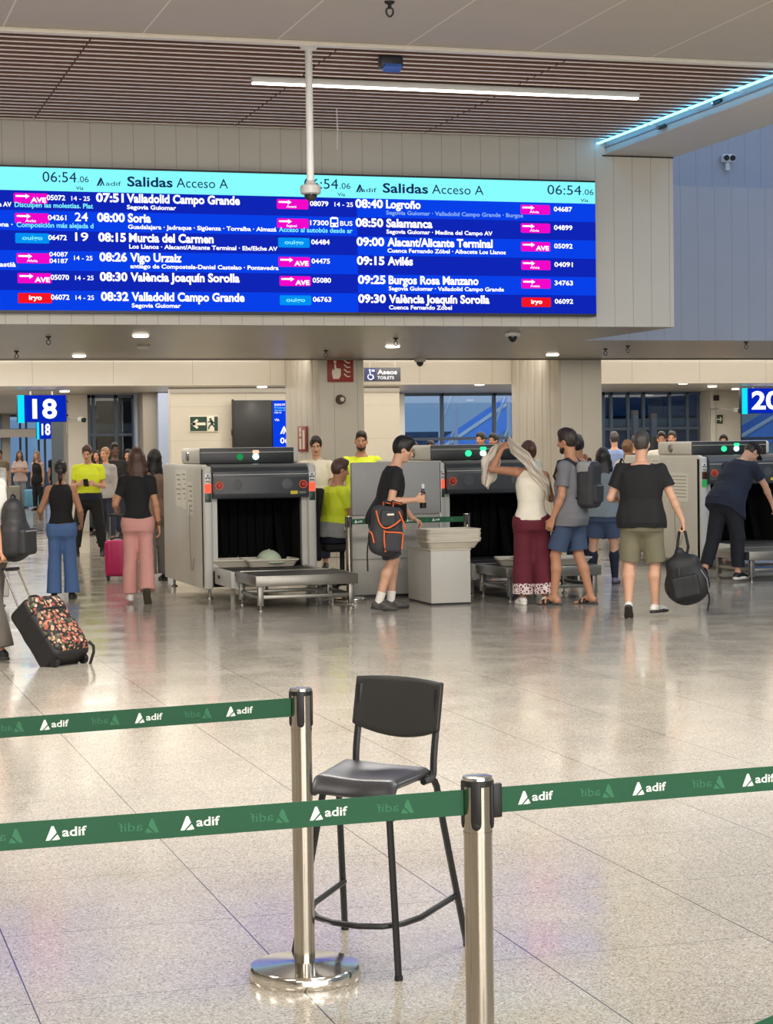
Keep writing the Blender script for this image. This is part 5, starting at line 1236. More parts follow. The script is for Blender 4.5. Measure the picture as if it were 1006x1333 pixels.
        B.cone(J['neck'] - s.T*0.03*k, s.hc - s.Hd*0.05*k - s.F*0.018*k, (0.056 if s.sex == 'm' else 0.047)*k, (0.054 if s.sex == 'm' else 0.045)*k, 0.03)
        H = s.HR(); p = s.hp
        B.ell(p(0, -.012, .022), V3(.073, .092, .098)*k, H, 0.02)
        B.ell(p(0, .024, -.042), V3(.058 if s.sex == 'm' else .053, .064, .072)*k, H, 0.03); B.ell(p(0, .066, -.094), V3(.026 if s.sex == 'm' else .02, .020, .018)*k, H, 0.03)
        B.cone(p(-.03, .070, .030), p(.03, .070, .030), .016*k, .016*k, 0.02)
        for sg in (1, -1):
            B.ell(p(sg*.030, .094, .006), V3(.015, .011, .009)*k, H, 0.012, 0, True)
            B.ell(p(sg*.074, -.004, -.006), V3(.010, .020, .031)*k, H, 0.008); B.ell(p(sg*.040, .058, -.022), V3(.022, .020, .018)*k, H, 0.02)
            B.ell(p(sg*.030, .074, .006), V3(.0095, .0115, .0048)*k, H, 0.002, 2); B.ell(p(sg*.030, .083, .006), V3(.0055, .006, .0065)*k, H, 0.001, 3); B.cone(p(sg*.014, .090, .024), p(sg*.046, .078, .026), .0042*k, .0036*k, 0.004, 4)
        B.cone(p(0, .088, .014), p(0, .106, -.026), .009*k, .014*k, 0.010)
        for sg in (1, -1): B.ell(p(sg*.012, .094, -.030), V3(.010, .010, .008)*k, H, 0.008)
        B.ell(p(0, .084, -.058), V3(.024, .011, .0055)*k, H, 0.005, 1); B.ell(p(0, .083, -.067), V3(.020, .011, .006)*k, H, 0.005, 1)
        sdf_obj('body', B, [s.skin, LIP, EYEW, EYED, HDARK], s.root, s.h if s.h > 0.008 else 0.005)
    def hand(s, B, c):
        k = s.k; w, f, n = s.J['wr' + c], s.J['hd' + c], s.J['pn' + c]; sg = 1 if c == 'r' else -1; u = nrm(np.cross(f, n))*sg
        B.loft(w - f*0.01*k, f, u, [(0, .025*k, .019*k, 0), (.03*k, .034*k, .017*k, 0), (.085*k, .041*k, .014*k, 0), (.100*k, .038*k, .011*k, 0)], 0.008)
        cu = math.radians(s.q.get('curl_' + c, 22))
        for j, (x, l) in enumerate(((.031, .070), (.0105, .079), (-.0105, .073), (-.031, .057))):
            b = w + (f*0.088 + u*x)*k; sp = u*x*1.2
            d1 = nrm(f*math.cos(cu) + n*math.sin(cu) + sp); c2 = cu*2.1 + 0.1; d2 = nrm(f*math.cos(c2) + n*math.sin(c2) + sp*0.6); c3 = cu*2.9 + 0.15; d3 = nrm(f*math.cos(c3) + n*math.sin(c3))
            p1 = b + d1*l*0.48*k; p2 = p1 + d2*l*0.32*k; p3 = p2 + d3*l*0.24*k
            B.chain([b, p1, p2, p3], [.0095*k, .0088*k, .0080*k, .0070*k], 0.004)
        b = w + (f*0.022 + u*0.024)*k; t1 = b + nrm(f*.62 + u*.62 + n*.35)*0.045*k; t2 = t1 + nrm(f*.85 + u*(.25 - 0.4*math.sin(cu)) + n*(.25 + .6*math.sin(cu)))*0.036*k
        B.chain([b, t1, t2], [.014*k, .0115*k, .009*k], 0.008)
    # ---- hair
    def hair(s, m, style='short', vol=0.010, name='hair', extra=None):
        k, H, p = s.k, s.HR(), s.hp; B = Sdf()
        B.ell(p(0, -.016, .028), V3(.073 + vol, .092 + vol, .098 + vol)*k, H, 0.02)
        if style in ('short', 'crop'): B.ell(p(0, .020, .086), V3(.062, .068, .042 + vol)*k, H, 0.03); B.ell(p(.015, .052, .100), V3(.046, .034, .026 + vol*.5)*k, H, 0.02)
        B.ell(p(0, .118, -.006), V3(.065, .088, .096)*k, H, 0.006, 0, True)
        if style in ('short', 'crop'):
            B.half(p(0, 0, -.055), -s.Hd*1.0 + s.F*0.25)
            for sg in (1, -1): B.ell(p(sg*.085, .020, -.035), V3(.035, .040, .052)*k, H, 0.006, 0, True)
        elif style == 'long':
            B.half(p(0, 0.03, -.03), -s.Hd*1.0 + s.F*1.4)
            bk = s.J['neck'] - s.T*0.02*k
            l = extra or 0.30
            B.loft(s.hc - s.F*0.030*k + s.Hd*0.02*k, -s.Hd*1.0 - s.F*0.10, s.R, [(0, .078*k, .070*k, 0), (.10*k, .086*k, .064*k, 0), (.18*k, .098*k, .052*k, 0), (l*k*0.85, .088*k, .034*k, 0), (l*k, .064*k, .018*k, 0)], 0.03)
            for sg in (1, -1): B.chain([p(sg*.066, .010, .03), p(sg*.086, .012, -.06), p(sg*.092, .03, -.15), p(sg*.080, .045, -.22)], [.026*k, .026*k, .028*k, .014*k], 0.03)
        elif style in ('pony', 'bun'):
            B.half(p(0, 0.0, -.065), -s.Hd*1.0 + s.F*0.5)
            for sg in (1, -1): B.ell(p(sg*.085, .015, -.035), V3(.03, .035, .04)*k, H, 0.006, 0, True)
            if style == 'pony':
                z0 = extra or -0.01
                B.chain([p(0, -.095, z0 + .01), p(0, -.122, z0 - .02), p(0, -.120, z0 - .10), p(0, -.105, z0 - .19)], [.026*k, .030*k, .026*k, .010*k], 0.015)
            else: B.ell(p(0, -.118, .03), V3(.045, .036, .042)*k, H, 0.015)
        return sdf_obj(name, B, m, s.root, s.h, 0.0055*k, 55, (1, 1, 0.4), seed=3)
    def beard(s, m):
        k, H, p = s.k, s.HR(), s.hp; B = Sdf()
        B.ell(p(0, .028, -.058), V3(.062, .066, .062)*k, H, 0.02); B.ell(p(0, .070, -.096), V3(.030, .022, .022)*k, H, 0.02)
        B.half(p(0, 0, -.042), s.Hd*1.0 + s.F*0.35); B.half(p(0, -.01, 0), -s.F)
        B.ell(p(0, .100, -.060), V3(.028, .020, .014)*k, H, 0.004, 0, True)
        return sdf_obj('beard', B, m, s.root, s.h)
    # ---- clothes
    def top(s, m, name='t_shirt', sleeve=0.55, hem=-0.10, infl=0.014, sl_r=0.062, neck=0.066, mats=None, collar=None, loose=0.0, fold=0.009, band=None, rh=0.108):
        k, J = s.k, s.J; B = Sdf(); lo = loose + (0.012 if hem < -0.03 else 0)
        pr = [(z, a + (lo*k if z < 0.14*k else loose*k if z < .3*k else 0), b + (lo*k if z < 0.14*k else loose*k*0.8 if z < .3*k else 0), o) for z, a, b, o in s.prof]
        B.loft(s.P, s.T, s.S*0.6 + s.Hx*0.4, pr, 0.03, 0, infl*k, hem*k, 0.515*k)
        if hem < -0.03:
            bk = -np.cross(V3(0, 0, 1), s.Hx)
            for c in 'rl':
                sg = 1 if c == 'r' else -1; h_ = J['hip' + c]
                B.ell(s.P + s.Hx*sg*0.075*k + bk*0.060*k - V3(0, 0, .065)*k, V3(.100, .092, .108)*k*s.g, None, 0.03); B.cone(h_, h_ + (J['knee' + c] - h_)*0.4, (rh + .014)*k*s.g, (rh + .012)*k*s.g, 0.03)
            B.half(s.P + s.T*hem*k, -s.T)
        if s.sex == 'f':
            for sg in (1, -1): B.ell(s.P + s.T*0.335*k + s.S*sg*0.062*k + nrm(np.cross(s.T, s.S))*0.088*k, V3(.062, .050, .058)*k, None, 0.035)
        for c in 'rl':
            if sleeve > 0:
                B.cone(J['neck'] - s.T*0.045*k, J['sh' + c], 0.058*k, (0.050 + infl)*k, 0.03)
                e = J['sh' + c] + (J['elb' + c] - J['sh' + c])*min(sleeve, 1.0)
                B.cone(J['sh' + c], e, (0.050*s.g + infl)*k, sl_r*k*(0.5 + 0.5*s.g), 0.02, 0, flat=sleeve <= 1)
                if sleeve > 1: B.cone(J['elb' + c], J['elb' + c] + (J['wr' + c] - J['elb' + c])*(sleeve - 1), sl_r*k, (sl_r - .014)*k, 0.02, 0, flat=True)
            else: B.cone(J['neck'] - s.T*0.05*k, J['sh' + c]*0.72 + J['neck']*0.28 - s.T*0.02*k, 0.05*k, 0.048*k, 0.03)
        if band is not None: B.loft(s.P, s.T, s.S*0.6 + s.Hx*0.4, pr, 0.002, 1, (infl + 0.007)*k, (hem - 0.012)*k, band*k)
        B.ell(J['neck'] + s.T*0.045*k + np.cross(s.T, s.S)*0.02*k, V3(neck, neck, .05)*k, None, 0.006, 0, True)
        o = sdf_obj(name, B, mats or m, s.root, s.h, fold*k, 20, (1, 1, 0.8), seed=int(abs(J['neck'][2])*1e4) % 97)
        if collar is not None:
            C = Sdf(); f = np.cross(s.T, s.S); C.loft(J['neck'] - s.T*0.02*k - f*0.005*k, s.T*1.0 + f*0.25, s.S, [(0, .080*k, .078*k, 0), (.045*k, .066*k, .064*k, 0)], 0.01); C.loft(J['neck'] - s.T*0.03*k - f*0.005*k, s.T*1.0 + f*0.25, s.S, [(0, .068*k, .066*k, 0), (.09*k, .056*k, .056*k, 0)], 0.004, 0, sub=True)
            C.ell(J['neck'] + f*0.075*k - s.T*0.0*k, V3(.018, .04, .05)*k, None, 0.004, 0, True)
            sdf_obj('collar', C, collar, o, s.h)
        return o
    def legs(s, m, name='trousers', rk=0.075, ra=0.070, length=1.86, waist=0.10, infl=0.017, rh=0.098, mats=None, fold=0.007, hem_mat=None, glute=1.0):
        """length: 1 ends at the knee, 2 at the ankle"""
        k, J = s.k, s.J; B = Sdf()
        B.loft(s.P, nrm(s.T*0.5 + V3(0, 0, 0.5)), s.Hx, s.prof, 0.03, 0, infl*k, -0.12*k, waist*k)
        B.ell(s.P - np.cross(V3(0, 0, 1), s.Hx)*.022*k - V3(0, 0, .085)*k, V3(.11, .112, .085)*k*s.g, None, 0.05)
        bk = -np.cross(V3(0, 0, 1), s.Hx)
        for c in 'rl':
            sg = 1 if c == 'r' else -1
            B.ell(s.P + s.Hx*sg*0.075*k + bk*0.060*k - V3(0, 0, .065)*k, V3(.084, .072*glute, .096)*k*s.g, None, 0.045)
            h_, kn, an = J['hip' + c], J['knee' + c], J['ank' + c]
            if length <= 1: B.cone(h_, h_ + (kn - h_)*length, rh*k*s.g, rk*k*(0.5 + 0.5*s.g), 0.035, 0, flat=True)
            else:
                B.cone(h_, kn, rh*k*s.g, rk*k, 0.05); e = kn + (an - kn)*(length - 1)
                B.cone(kn, e, rk*k, ra*k, 0.02, 0, flat=True)
                if hem_mat is not None: B.cone(kn + (e - kn)*0.78, e, (rk*.22 + ra*.78 + .003)*k, (ra + .003)*k, 0.002, 1, flat=True)
        return sdf_obj(name, B, mats or m, s.root, s.h, fold*k, 17, (1, 1, 0.55), seed=11)
    def shoe(s, c, upper, sole, name='shoe', style='trainer', scale=1.0):
        k = s.k*scale; f, sd, up = s.J['foot' + c]; a = s.J['ank' + c]; R = [sd, f, up]; B = Sdf()
        a = a - up*0.088*(s.k - k)
        B.loft(a - up*0.090*k, up, sd, [(0, .040*k, .132*k, .055*k), (.022*k, .043*k, .136*k, .056*k)], 0.006, 1, p=2.6)
        B.ell(a - f*0.02*k - up*0.045*k, V3(.040, .052, .042)*k, R, 0.012); B.cone(a - up*0.02*k, a + f*0.10*k - up*0.052*k, .038*k, .034*k, 0.02); B.ell(a + f*0.115*k - up*0.062*k, V3(.042, .070, .030)*k, R, 0.02)
        if style == 'boot': B.cone(a + up*0.10*k, a - up*0.03*k, .050*k, .044*k, 0.02)
        B.half(a - up*0.092*k, -up)
        return sdf_obj(name, B, [upper, sole], s.root, min(s.h, 0.006))
    def shoes(s, upper, sole, **kw): return [s.shoe(c, upper, sole, **kw) for c in 'rl']
    def socks(s, m, z=0.12, r=0.045):
        for c in 'rl':
            a, kn = s.J['ank' + c], s.J['knee' + c]; d = nrm(kn - a); B = Sdf()
            B.cone(a - d*0.03*s.k, a + d*z*s.k, (0.040)*s.k, r*s.k, 0.01, 0, flat=True)
            sdf_obj('sock', B, m, s.root, s.h)
    def kneesocks(s, m):
        for c in 'rl':
            a, kn = s.J['ank' + c], s.J['knee' + c]; f = s.J['foot' + c][0]; B = Sdf(); mm = kn*0.68 + a*0.32 - f*0.012*s.k
            e = kn + (a - kn)*0.12
            B.cone(a - V3(0, 0, .02)*s.k, mm, 0.040*s.k, 0.060*s.k*(0.6 + 0.4*s.g), 0.02); B.cone(mm, e, 0.060*s.k*(0.6 + 0.4*s.g), 0.056*s.k, 0.01, 0, flat=True)
            sdf_obj('knee_sock', B, m, s.root, s.h)
    def sandals(s, strap, sole):
        k = s.k
        for c in 'rl':
            f, sd, up = s.J['foot' + c]; a = s.J['ank' + c]; B = Sdf()
            B.loft(a - up*0.110*k, up, sd, [(0, .044*k, .136*k, .058*k), (.026*k, .046*k, .138*k, .058*k)], 0.006, 1, p=2.5)
            for q, r in ((0.055, .040), (0.105, .030)): B.ell(a + f*q*k - up*(0.062)*k, V3(.051, .024, r)*k, [sd, f, up], 0.004, 0)
            B.half(a - up*0.112*k, -up)
            sdf_obj('sandal', B, [strap, sole], s.root, 0.005)
    def belt(s, m):
        B = Sdf(); B.loft(s.P, nrm(s.T*0.5 + V3(0, 0, 0.5)), s.Hx, s.prof, 0.01, 0, 0.020*s.k, 0.055*s.k, 0.098*s.k); return sdf_obj('belt', B, m, s.root, s.h)
# ------------------------------------------------------------------ who stands where
def spot(px, D=None, py=None):
    """ground point in picture column px, at depth D or at the row py of the feet"""
    if py is None:
        hor = 579.5 - 0.01369*(px - 503); py = hor + CAM_H*F_PX/D
    return gz(px, py)
def face_yaw(p, rel): return rel - math.degrees(math.atan2(p.x, p.y))
CBLACK, CNAVY, CWHITE = cloth('black', (22, 22, 24)), cloth('navy', (30, 36, 54)), cloth('white', (226, 220, 210))
CGREY, CSLATE, CKHAKI = cloth('heather_grey', (118, 118, 122)), cloth('slate_blue', (62, 78, 106)), cloth('khaki', (116, 110, 88))
CBLUE, CPINK, CMAROON = cloth('denim_blue', (78, 108, 156)), cloth('dusty_pink', (208, 150, 142)), cloth('maroon', (96, 26, 42))
CHIVIS = cloth('hi_vis_yellow', (226, 240, 48), 0.7); CDGREY, CTAUPE = cloth('dark_grey', (58, 58, 60)), cloth('taupe', (96, 88, 80))
CCREAM = cloth('cream', (232, 224, 206)); CLGREY = cloth('light_grey', (150, 150, 150)); CLBLUE = cloth('light_blue', (136, 156, 200))
SBLACK, SWHT, SGRY, SRED_ = mat('shoe_black', (26, 26, 27), 0.5), mat('shoe_white', (226, 222, 214), 0.6), mat('shoe_grey', (74, 70, 66), 0.6), mat('shoe_sole_red', (190, 60, 66), 0.6)
SSOLE = mat('dark_rubber_sole', (52, 50, 48), 0.6); LEATHER = mat('dark_leather', (36, 32, 30), 0.45)
STRAPM = mat('bag_strap_black', (24, 24, 26), 0.7); ORANGE = mat('orange_piping', (238, 110, 50), 0.6); ZIPM = mat('zip_grey', (120, 120, 122), 0.4)

def thing_at(name, world, rz, label, cat, group=None): return empty(name, tuple(world), rz, label, cat, group)
def worn(P, name, centre, label, cat):
    """root of a bag a person wears; meshes built in the person's own coordinates are shifted under it"""
    r = thing_at(name, P.W(centre), P.root.rotation_euler[2], label, cat)
    def put(o): o.parent = r; o.location = -Vector(centre); return o
    return r, put
def back_pack(P, label, m, w=0.15, h=0.23, d=0.085, accent=None, drop=0.0, straps=True, cat='backpack', taper=False):
    k = P.k; f = np.cross(P.T, P.S); f = nrm(f); back = 0.112*k*P.g + d
    c = P.P + P.T*(0.30*k - drop) - f*back
    r, put = worn(P, 'backpack', c, label, cat); R = [P.S, f, P.T]
    B = Sdf()
    if taper: B.cone(c - P.T*h*0.25, c + P.T*h*0.62, w*0.88, w*0.70, 0.05, sq=(f, w/d*0.9)); B.box(c - P.T*h*0.32, (w, d*0.85, h*0.55), R, 0.07, 0.05)
    else: B.box(c, (w, d, h), R, 0.06, 0.02)
    B.ell(c - P.T*h*0.35, V3(w*1.02, d*1.15, h*0.62), R, 0.03)
    put(sdf_obj('bag_body', B, m, None, P.h, 0.006, 16, seed=5))
    B = Sdf(); B.box(c - f*(d*0.95) - P.T*h*0.35, (w*0.78, d*0.35, h*0.42), R, 0.03, 0.02); put(sdf_obj('front_pocket', B, m, None, P.h, 0.004, 18, seed=6))
    z = MB(); z.tube([c - f*(d*1.32) - P.T*(h*0.02) + P.S*x for x in (-w*0.6, 0, w*0.6)], 0.006, n=6); put(z.build('zip', accent or ZIPM))
    z = MB(); z.tube([c + P.T*h*0.98 + P.S*x + P.T*y for x, y in ((-.04, -.02), (-.03, .04), (.03, .04), (.04, -.02))], 0.009, n=6, smooth=2); put(z.build('grab_handle', STRAPM))
    if straps:
        for c_, sg in (('r', 1), ('l', -1)):
            sh = P.J['sh' + c_]*0.62 + P.J['neck']*0.38
            B = Sdf(); pts = [c + P.T*h*0.80 + P.S*sg*w*0.45 + f*d, sh + P.T*0.045*k - f*0.02, sh + P.T*0.02*k + f*0.075*k, sh - P.T*0.12*k + f*0.125*k + P.S*sg*0.01, P.P + P.T*0.22*k + P.S*sg*(0.165*k*P.g) + f*0.04, c - P.T*h*0.62 + P.S*sg*w*0.75 + f*d*0.8]
            for i in range(5): B.cone(pts[i], pts[i + 1], 0.022 if i < 3 else 0.012, 0.022 if i < 2 else 0.012, 0.012)
            put(sdf_obj('shoulder_strap', B, STRAPM, None, P.h))
    return r, put, c, R
def suitcase(name, loc, rz, label, m, w, h, d, trim=None, handle=0.0, wheels=4, tilt=0.0, group=None, soft=False):
    r = empty(name, loc, rz, label, 'suitcase', group); r.rotation_euler = (tilt, 0, rz)
    b = MB(); b.box((0, 0, 0.05 + h/2), (w, d, h), 0.05, seg=4); sh = b.build('shell', m, r)
    b = MB()
    for q in (-0.3, -0.1, 0.1, 0.3): b.box((q*w, -d/2, 0.05 + h/2), (0.02, 0.012, h*0.8), 0.004)
    b.build('shell_ribs', m, sh)
    b = MB(); b.tube([(-w*0.47, 0, 0.06), (-w*0.5, 0, 0.12), (-w*0.5, 0, h - 0.02), (-w*0.45, 0, h + 0.045), (w*0.45, 0, h + 0.045), (w*0.5, 0, h - 0.02), (w*0.5, 0, 0.12), (w*0.47, 0, 0.06)], 0.006, n=6); b.build('zip_seam', trim or BLACK, sh)
    MB().tube([(-0.07, 0, h + 0.045), (-0.06, 0, h + 0.08), (0.06, 0, h + 0.08), (0.07, 0, h + 0.045)], 0.011, n=8, smooth=1).build('carry_handle', trim or BLACK, r)
    if handle:
        MB().cyl((-0.09, d*0.3, h), (-0.09, d*0.3, h + handle), 0.008, n=8).cyl((0.09, d*0.3, h), (0.09, d*0.3, h + handle), 0.008, n=8).build('pull_tubes', CHROME, r)
        MB().box((0, d*0.3, h + handle), (0.23, 0.03, 0.035), 0.01).build('pull_grip', BLACK, r)
    for sx_ in (-1, 1):
        for sy_ in ((-1, 1) if wheels == 4 else (1,)):
            MB().cyl((sx_*w*0.38 - 0.012, sy_*d*0.32, 0.028), (sx_*w*0.38 + 0.012, sy_*d*0.32, 0.028), 0.028, n=14).box((sx_*w*0.38, sy_*d*0.32, 0.05), (0.04, 0.04, 0.03), 0.006).build('wheel', BLACK, r)
    return r

# ------------------------------------------------------------------ near row, from left to right
CASE0 = gz(90, 866); GRIP = gy(14, 741, CASE0.y + 0.47)
def p_left():
    p = spot(-11, py=858); P = Human('person cut by the left picture edge in grey-brown wide trousers, pulling the floral trolley case', p, face_yaw(p, 62), 1.74, 'm', 1.05, 'tan',
        dict(thigh_r=(.04, .16, -1), shin_r=(0, -.02, -1), thigh_l=(-.04, -.10, -1), shin_l=(0, -.22, -1), reach_l=GRIP, palm_l=(.2, .5, .6), ua_r=(.12, .2, -1), fa_r=(0, .5, -1), curl_l=66))
    P.hair(HDARK); P.top(CWHITE, hem=-0.16, loose=0.02); P.legs(CTAUPE, rk=0.108, ra=0.112, length=1.98, rh=0.112, fold=0.010); P.shoes(SBLACK, SSOLE)
    r, put, c, R = back_pack(P, 'large black backpack at the left picture edge above the floral trolley case', mat('backpack_black_nylon', (30, 30, 32), 0.6, bump=0.2, bscale=90), 0.15, 0.25, 0.11, drop=0.21, taper=True)
    return P
PL_ = p_left()
def floral_case():
    base = CASE0; grip = GRIP
    d = Vector((grip.x - base.x, grip.y - base.y, grip.z)); L = d.length; rz = math.atan2(d.y, d.x)
    r = empty('trolley_suitcase', tuple(base), rz, 'black trolley suitcase with floral print front, tilted on its wheels at the left', 'suitcase')
    ax = nrm((math.hypot(d.x, d.y), 0, d.z)); nx = nrm((-ax[2], 0, ax[0])); sy = V3(0, 1, 0)      # along the case, outer face, sideways
    # the case leans back towards its owner; the printed face looks up and to the camera
    flor = mat('floral_print', (36, 30, 28), 0.7); nt = flor.node_tree; n, L_, b_ = nodes_of(flor)
    tc = n.new('ShaderNodeTexCoord'); vo = n.new('ShaderNodeTexVoronoi'); vo.inputs['Scale'].default_value = 36; L_.new(tc.outputs['Object'], vo.inputs['Vector'])
    sc_ = n.new('ShaderNodeSeparateColor'); L_.new(vo.outputs['Color'], sc_.inputs[0]); rp = n.new('ShaderNodeValToRGB'); rp.color_ramp.interpolation = 'CONSTANT'
    st = [(0, (176, 108, 84)), (.20, (190, 144, 116)), (.40, (104, 104, 76)), (.56, (160, 74, 62)), (.74, (196, 172, 146)), (.84, (70, 76, 56))]
    while len(rp.color_ramp.elements) < len(st): rp.color_ramp.elements.new(0.5)
    for e, (q, c) in zip(rp.color_ramp.elements, st): e.position = q; e.color = (*lin(c), 1)
    L_.new(sc_.outputs[0], rp.inputs[0]); lt = n.new('ShaderNodeMath'); lt.operation = 'GREATER_THAN'; lt.inputs[1].default_value = 0.52; L_.new(vo.outputs['Distance'], lt.inputs[0])
    mx = n.new('ShaderNodeMix'); mx.data_type = 'RGBA'; mx.inputs[7].default_value = (*lin((30, 26, 24)), 1); L_.new(lt.outputs[0], mx.inputs[0]); L_.new(rp.outputs[0], mx.inputs[6]); L_.new(mx.outputs[2], b_.inputs['Base Color'])
    blk = mat('case_black_nylon', (26, 25, 26), 0.6, bump=0.2, bscale=80)
    o0 = ax*0.035 + nx*0.05; Hc, Wc, Dc = 0.55, 0.38, 0.24
    if (Matrix.Rotation(rz, 3, 'Z') @ Vector(nx)).y > 0 and False: nx = -nx
    R = [ax, sy, nx]; c = o0 + ax*Hc/2 - nx*Dc*0.2
    S_ = 1.0
    B = Sdf(); B.box(c, (Hc/2, Wc/2, Dc/2), R, 0.045); sdf_obj('case_body', B, blk, r, 0.006, 0.003, 20)
    B = Sdf(); B.box(c + nx*(Dc*0.40) + ax*0.01, (Hc*0.47, Wc*0.47, Dc*0.22), R, 0.04); sdf_obj('floral_cover', B, flor, r, 0.006, 0.005, 24)
    B = Sdf(); B.box(c + nx*(Dc*0.62) - ax*0.10, (Hc*0.22, Wc*0.40, Dc*0.10), R, 0.03); pk = sdf_obj('front_pocket', B, flor, r, 0.006, 0.003, 24)
    for q in (0.13, -0.09): 
        z = MB(); z.tube([c + ax*q + sy*y_ + nx*z_ for y_, z_ in ((-Wc*.49, 0.02), (-Wc*.46, Dc*.6), (0, Dc*.66), (Wc*.46, Dc*.6), (Wc*.49, 0.02))], 0.011, n=6, smooth=1); z.build('compression_strap', STRAPM, r)
    z = MB(); z.tube([c + ax*Hc*.5 + sy*-.06 + nx*.05, c + ax*(Hc*.5 + .05) + sy*-.05 + nx*.05, c + ax*(Hc*.5 + .05) + sy*.05 + nx*.05, c + ax*Hc*.5 + sy*.06 + nx*.05], 0.011, smooth=1); z.build('carry_handle', STRAPM, r)
    z = MB(); z.tube([c - ax*Hc*.40 + sy*(-Wc*.40) + nx*.16, c - ax*Hc*.52 + sy*(-Wc*.44) + nx*.17, c - ax*Hc*.66 + sy*(-Wc*.40) + nx*.05], 0.012, n=6, smooth=1); z.build('loose_strap', STRAPM, r)
    g0 = V3(*(Matrix.Rotation(-rz, 3, 'Z') @ d)); 
    for y_ in (-0.085, 0.085):
        a = c + ax*Hc*0.4 - nx*Dc*0.35 + sy*y_; e = g0 + sy*y_*0.9; MB().cyl(a, e, 0.0085, n=10).build('pull_tube', CHROME, r)
    MB().cyl(g0 - sy*0.085, g0 + sy*0.085, 0.014, n=10).build('pull_grip', BLACK, r)
    for y_ in (-1, 1): 
        w_ = V3(0, y_*Wc*0.42, 0.038); MB().cyl(w_ - sy*0.018, w_ + sy*0.018, 0.038, n=18).box(w_ + ax*0.03 + nx*0.0, (0.05, 0.05, 0.05), 0.012).build('wheel', RUBBER, r)
floral_case()

def p_blue():
    p = spot(82, py=780); P = Human('woman in black sleeveless top and blue flared trousers walking away at the left', p, face_yaw(p, -4), 1.53, 'f', 1.0, 'warm',
        dict(thigh_r=(.03, .10, -1), shin_r=(.03, .0, -1), thigh_l=(-.03, -.02, -1), shin_l=(-.02, -.10, -1), ua_r=(.32, -.10, -1), fa_r=(.0, .75, -.55), ua_l=(-.42, -.12, -1), fa_l=(-.10, .85, -.25), headup=(0, .05, 1)))
    P.hair(HBLACK, 'pony', 0.008, extra=-0.02); P.top(CBLACK, 'sleeveless_top', 0.0, hem=0.03, neck=0.06); P.legs(CBLUE, rk=0.080, ra=0.100, length=2.02, rh=0.092, waist=0.025); P.shoes(SBLACK, SSOLE); return P
p_blue()
def p_pink():
    p = spot(181, py=785); P = Human('woman in black t-shirt and pink trousers walking away at the left', p, face_yaw(p, -3), 1.62, 'f', 1.0, 'tan',
        dict(thigh_l=(-.02, .08, -1), shin_l=(-.02, .02, -1), thigh_r=(.02, -.06, -1), shin_r=(.04, -.42, -.9), foot_r=(.1, .55, -.85), ua_l=(-.38, -.05, -1), fa_l=(-.05, .85, -.2), ua_r=(.22, -.05, -1), fa_r=(.12, .18, -1), palm_r=(-1, 0, 0)))
    P.hair(HBROWN, 'long', 0.010, extra=0.30); P.top(CBLACK, 't_shirt', 0.62, hem=0.02, sl_r=0.056); P.legs(CPINK, rk=0.080, ra=0.092, length=2.0, rh=0.092, waist=0.025); P.shoe('l', SWHT, SWHT); P.shoe('r', mat('shoe_olive', (70, 66, 50), 0.6), mat('shoe_sole_olive', (60, 58, 44), 0.7))
    w = P.J['wrr']; B = Sdf(); d = P.J['hdr']; B.cone(w - d*0.03, w - d*0.015, 0.032, 0.032, 0.002); sdf_obj('bracelet', B, mat('wood_beads', (110, 70, 50), 0.5), P.root, 0.005); return P
p_pink()
def p_behind_pink():
    p = spot(205, py=756); P = Human('woman in beige top and grey trousers mostly hidden behind the woman in pink trousers', p, face_yaw(p, 25), 1.62, 'f', 1.0, 'tan', dict(ua_r=(.3, .2, -1), fa_r=(-.2, .7, .5), ua_l=(-.2, .2, -1), fa_l=(.2, .8, .2)))
    P.hair(HBLACK, 'long', 0.012); P.top(cloth('beige_brown', (122, 100, 84)), 'blouse', 0.9); P.legs(cloth('mid_grey', (120, 116, 110)), rk=0.085, ra=0.09, length=1.98); P.shoes(SBLACK, SSOLE)
p_behind_pink()
q = gz(153, 755); suitcase('cabin_suitcase', (q.x, q.y, 0), math.radians(-14), 'bright pink cabin suitcase standing left of the pink trousers', mat('suitcase_pink', (190, 34, 96), 0.35), 0.30, 0.46, 0.22, handle=0.36)
def p_guard():
    p = spot(117, py=724); P = Human('security guard in yellow polo shirt and black trousers looking at a phone', p, face_yaw(p, 172), 1.72, 'm', 1.06, 'light',
        dict(thigh_r=(.20, .06, -1), shin_r=(.10, -.03, -1), thigh_l=(-.20, .06, -1), shin_l=(-.10, -.03, -1), foot_r=(.35, 1, 0), foot_l=(-.35, 1, 0), ua_r=(.22, -.02, -1), fa_r=(-.45, .85, .15), ua_l=(-.22, -.02, -1), fa_l=(.40, .85, .10), headup=(0, .42, 1), face=(0.05, 1, -.6), curl_r=45, curl_l=50, hand_r=(-.6, .8, .2), hand_l=(.5, .8, .3)), h=0.0075)
    P.hair(HBROWN, 'short', 0.010); P.top(CHIVIS, 'polo_shirt', 0.62, hem=-0.02, mats=[CHIVIS, CNAVY], band=0.075, collar=None, loose=0.012); P.legs(CBLACK, 'cargo_trousers', rk=0.084, ra=0.066, length=1.85, waist=0.07, rh=0.104); P.shoes(SBLACK, SSOLE, style='boot'); P.belt(LEATHER)
    m = (P.J['wrr'] + P.J['wrl'])/2 + V3(0.0, .09, .03); r = thing_at('phone', P.W(m), P.root.rotation_euler[2], 'dark phone held by the yellow-shirted security guard', 'phone'); r.rotation_euler = (math.radians(-40), 0, P.root.rotation_euler[2])
    MB().box((0, 0, 0), (0.075, 0.010, 0.15), 0.004).build('phone_body', BLACK, r); MB().box((0, -0.006, 0), (0.066, 0.001, 0.135)).build('phone_screen', mat('phone_screen_glass', (40, 46, 60), 0.1), r)
p_guard()
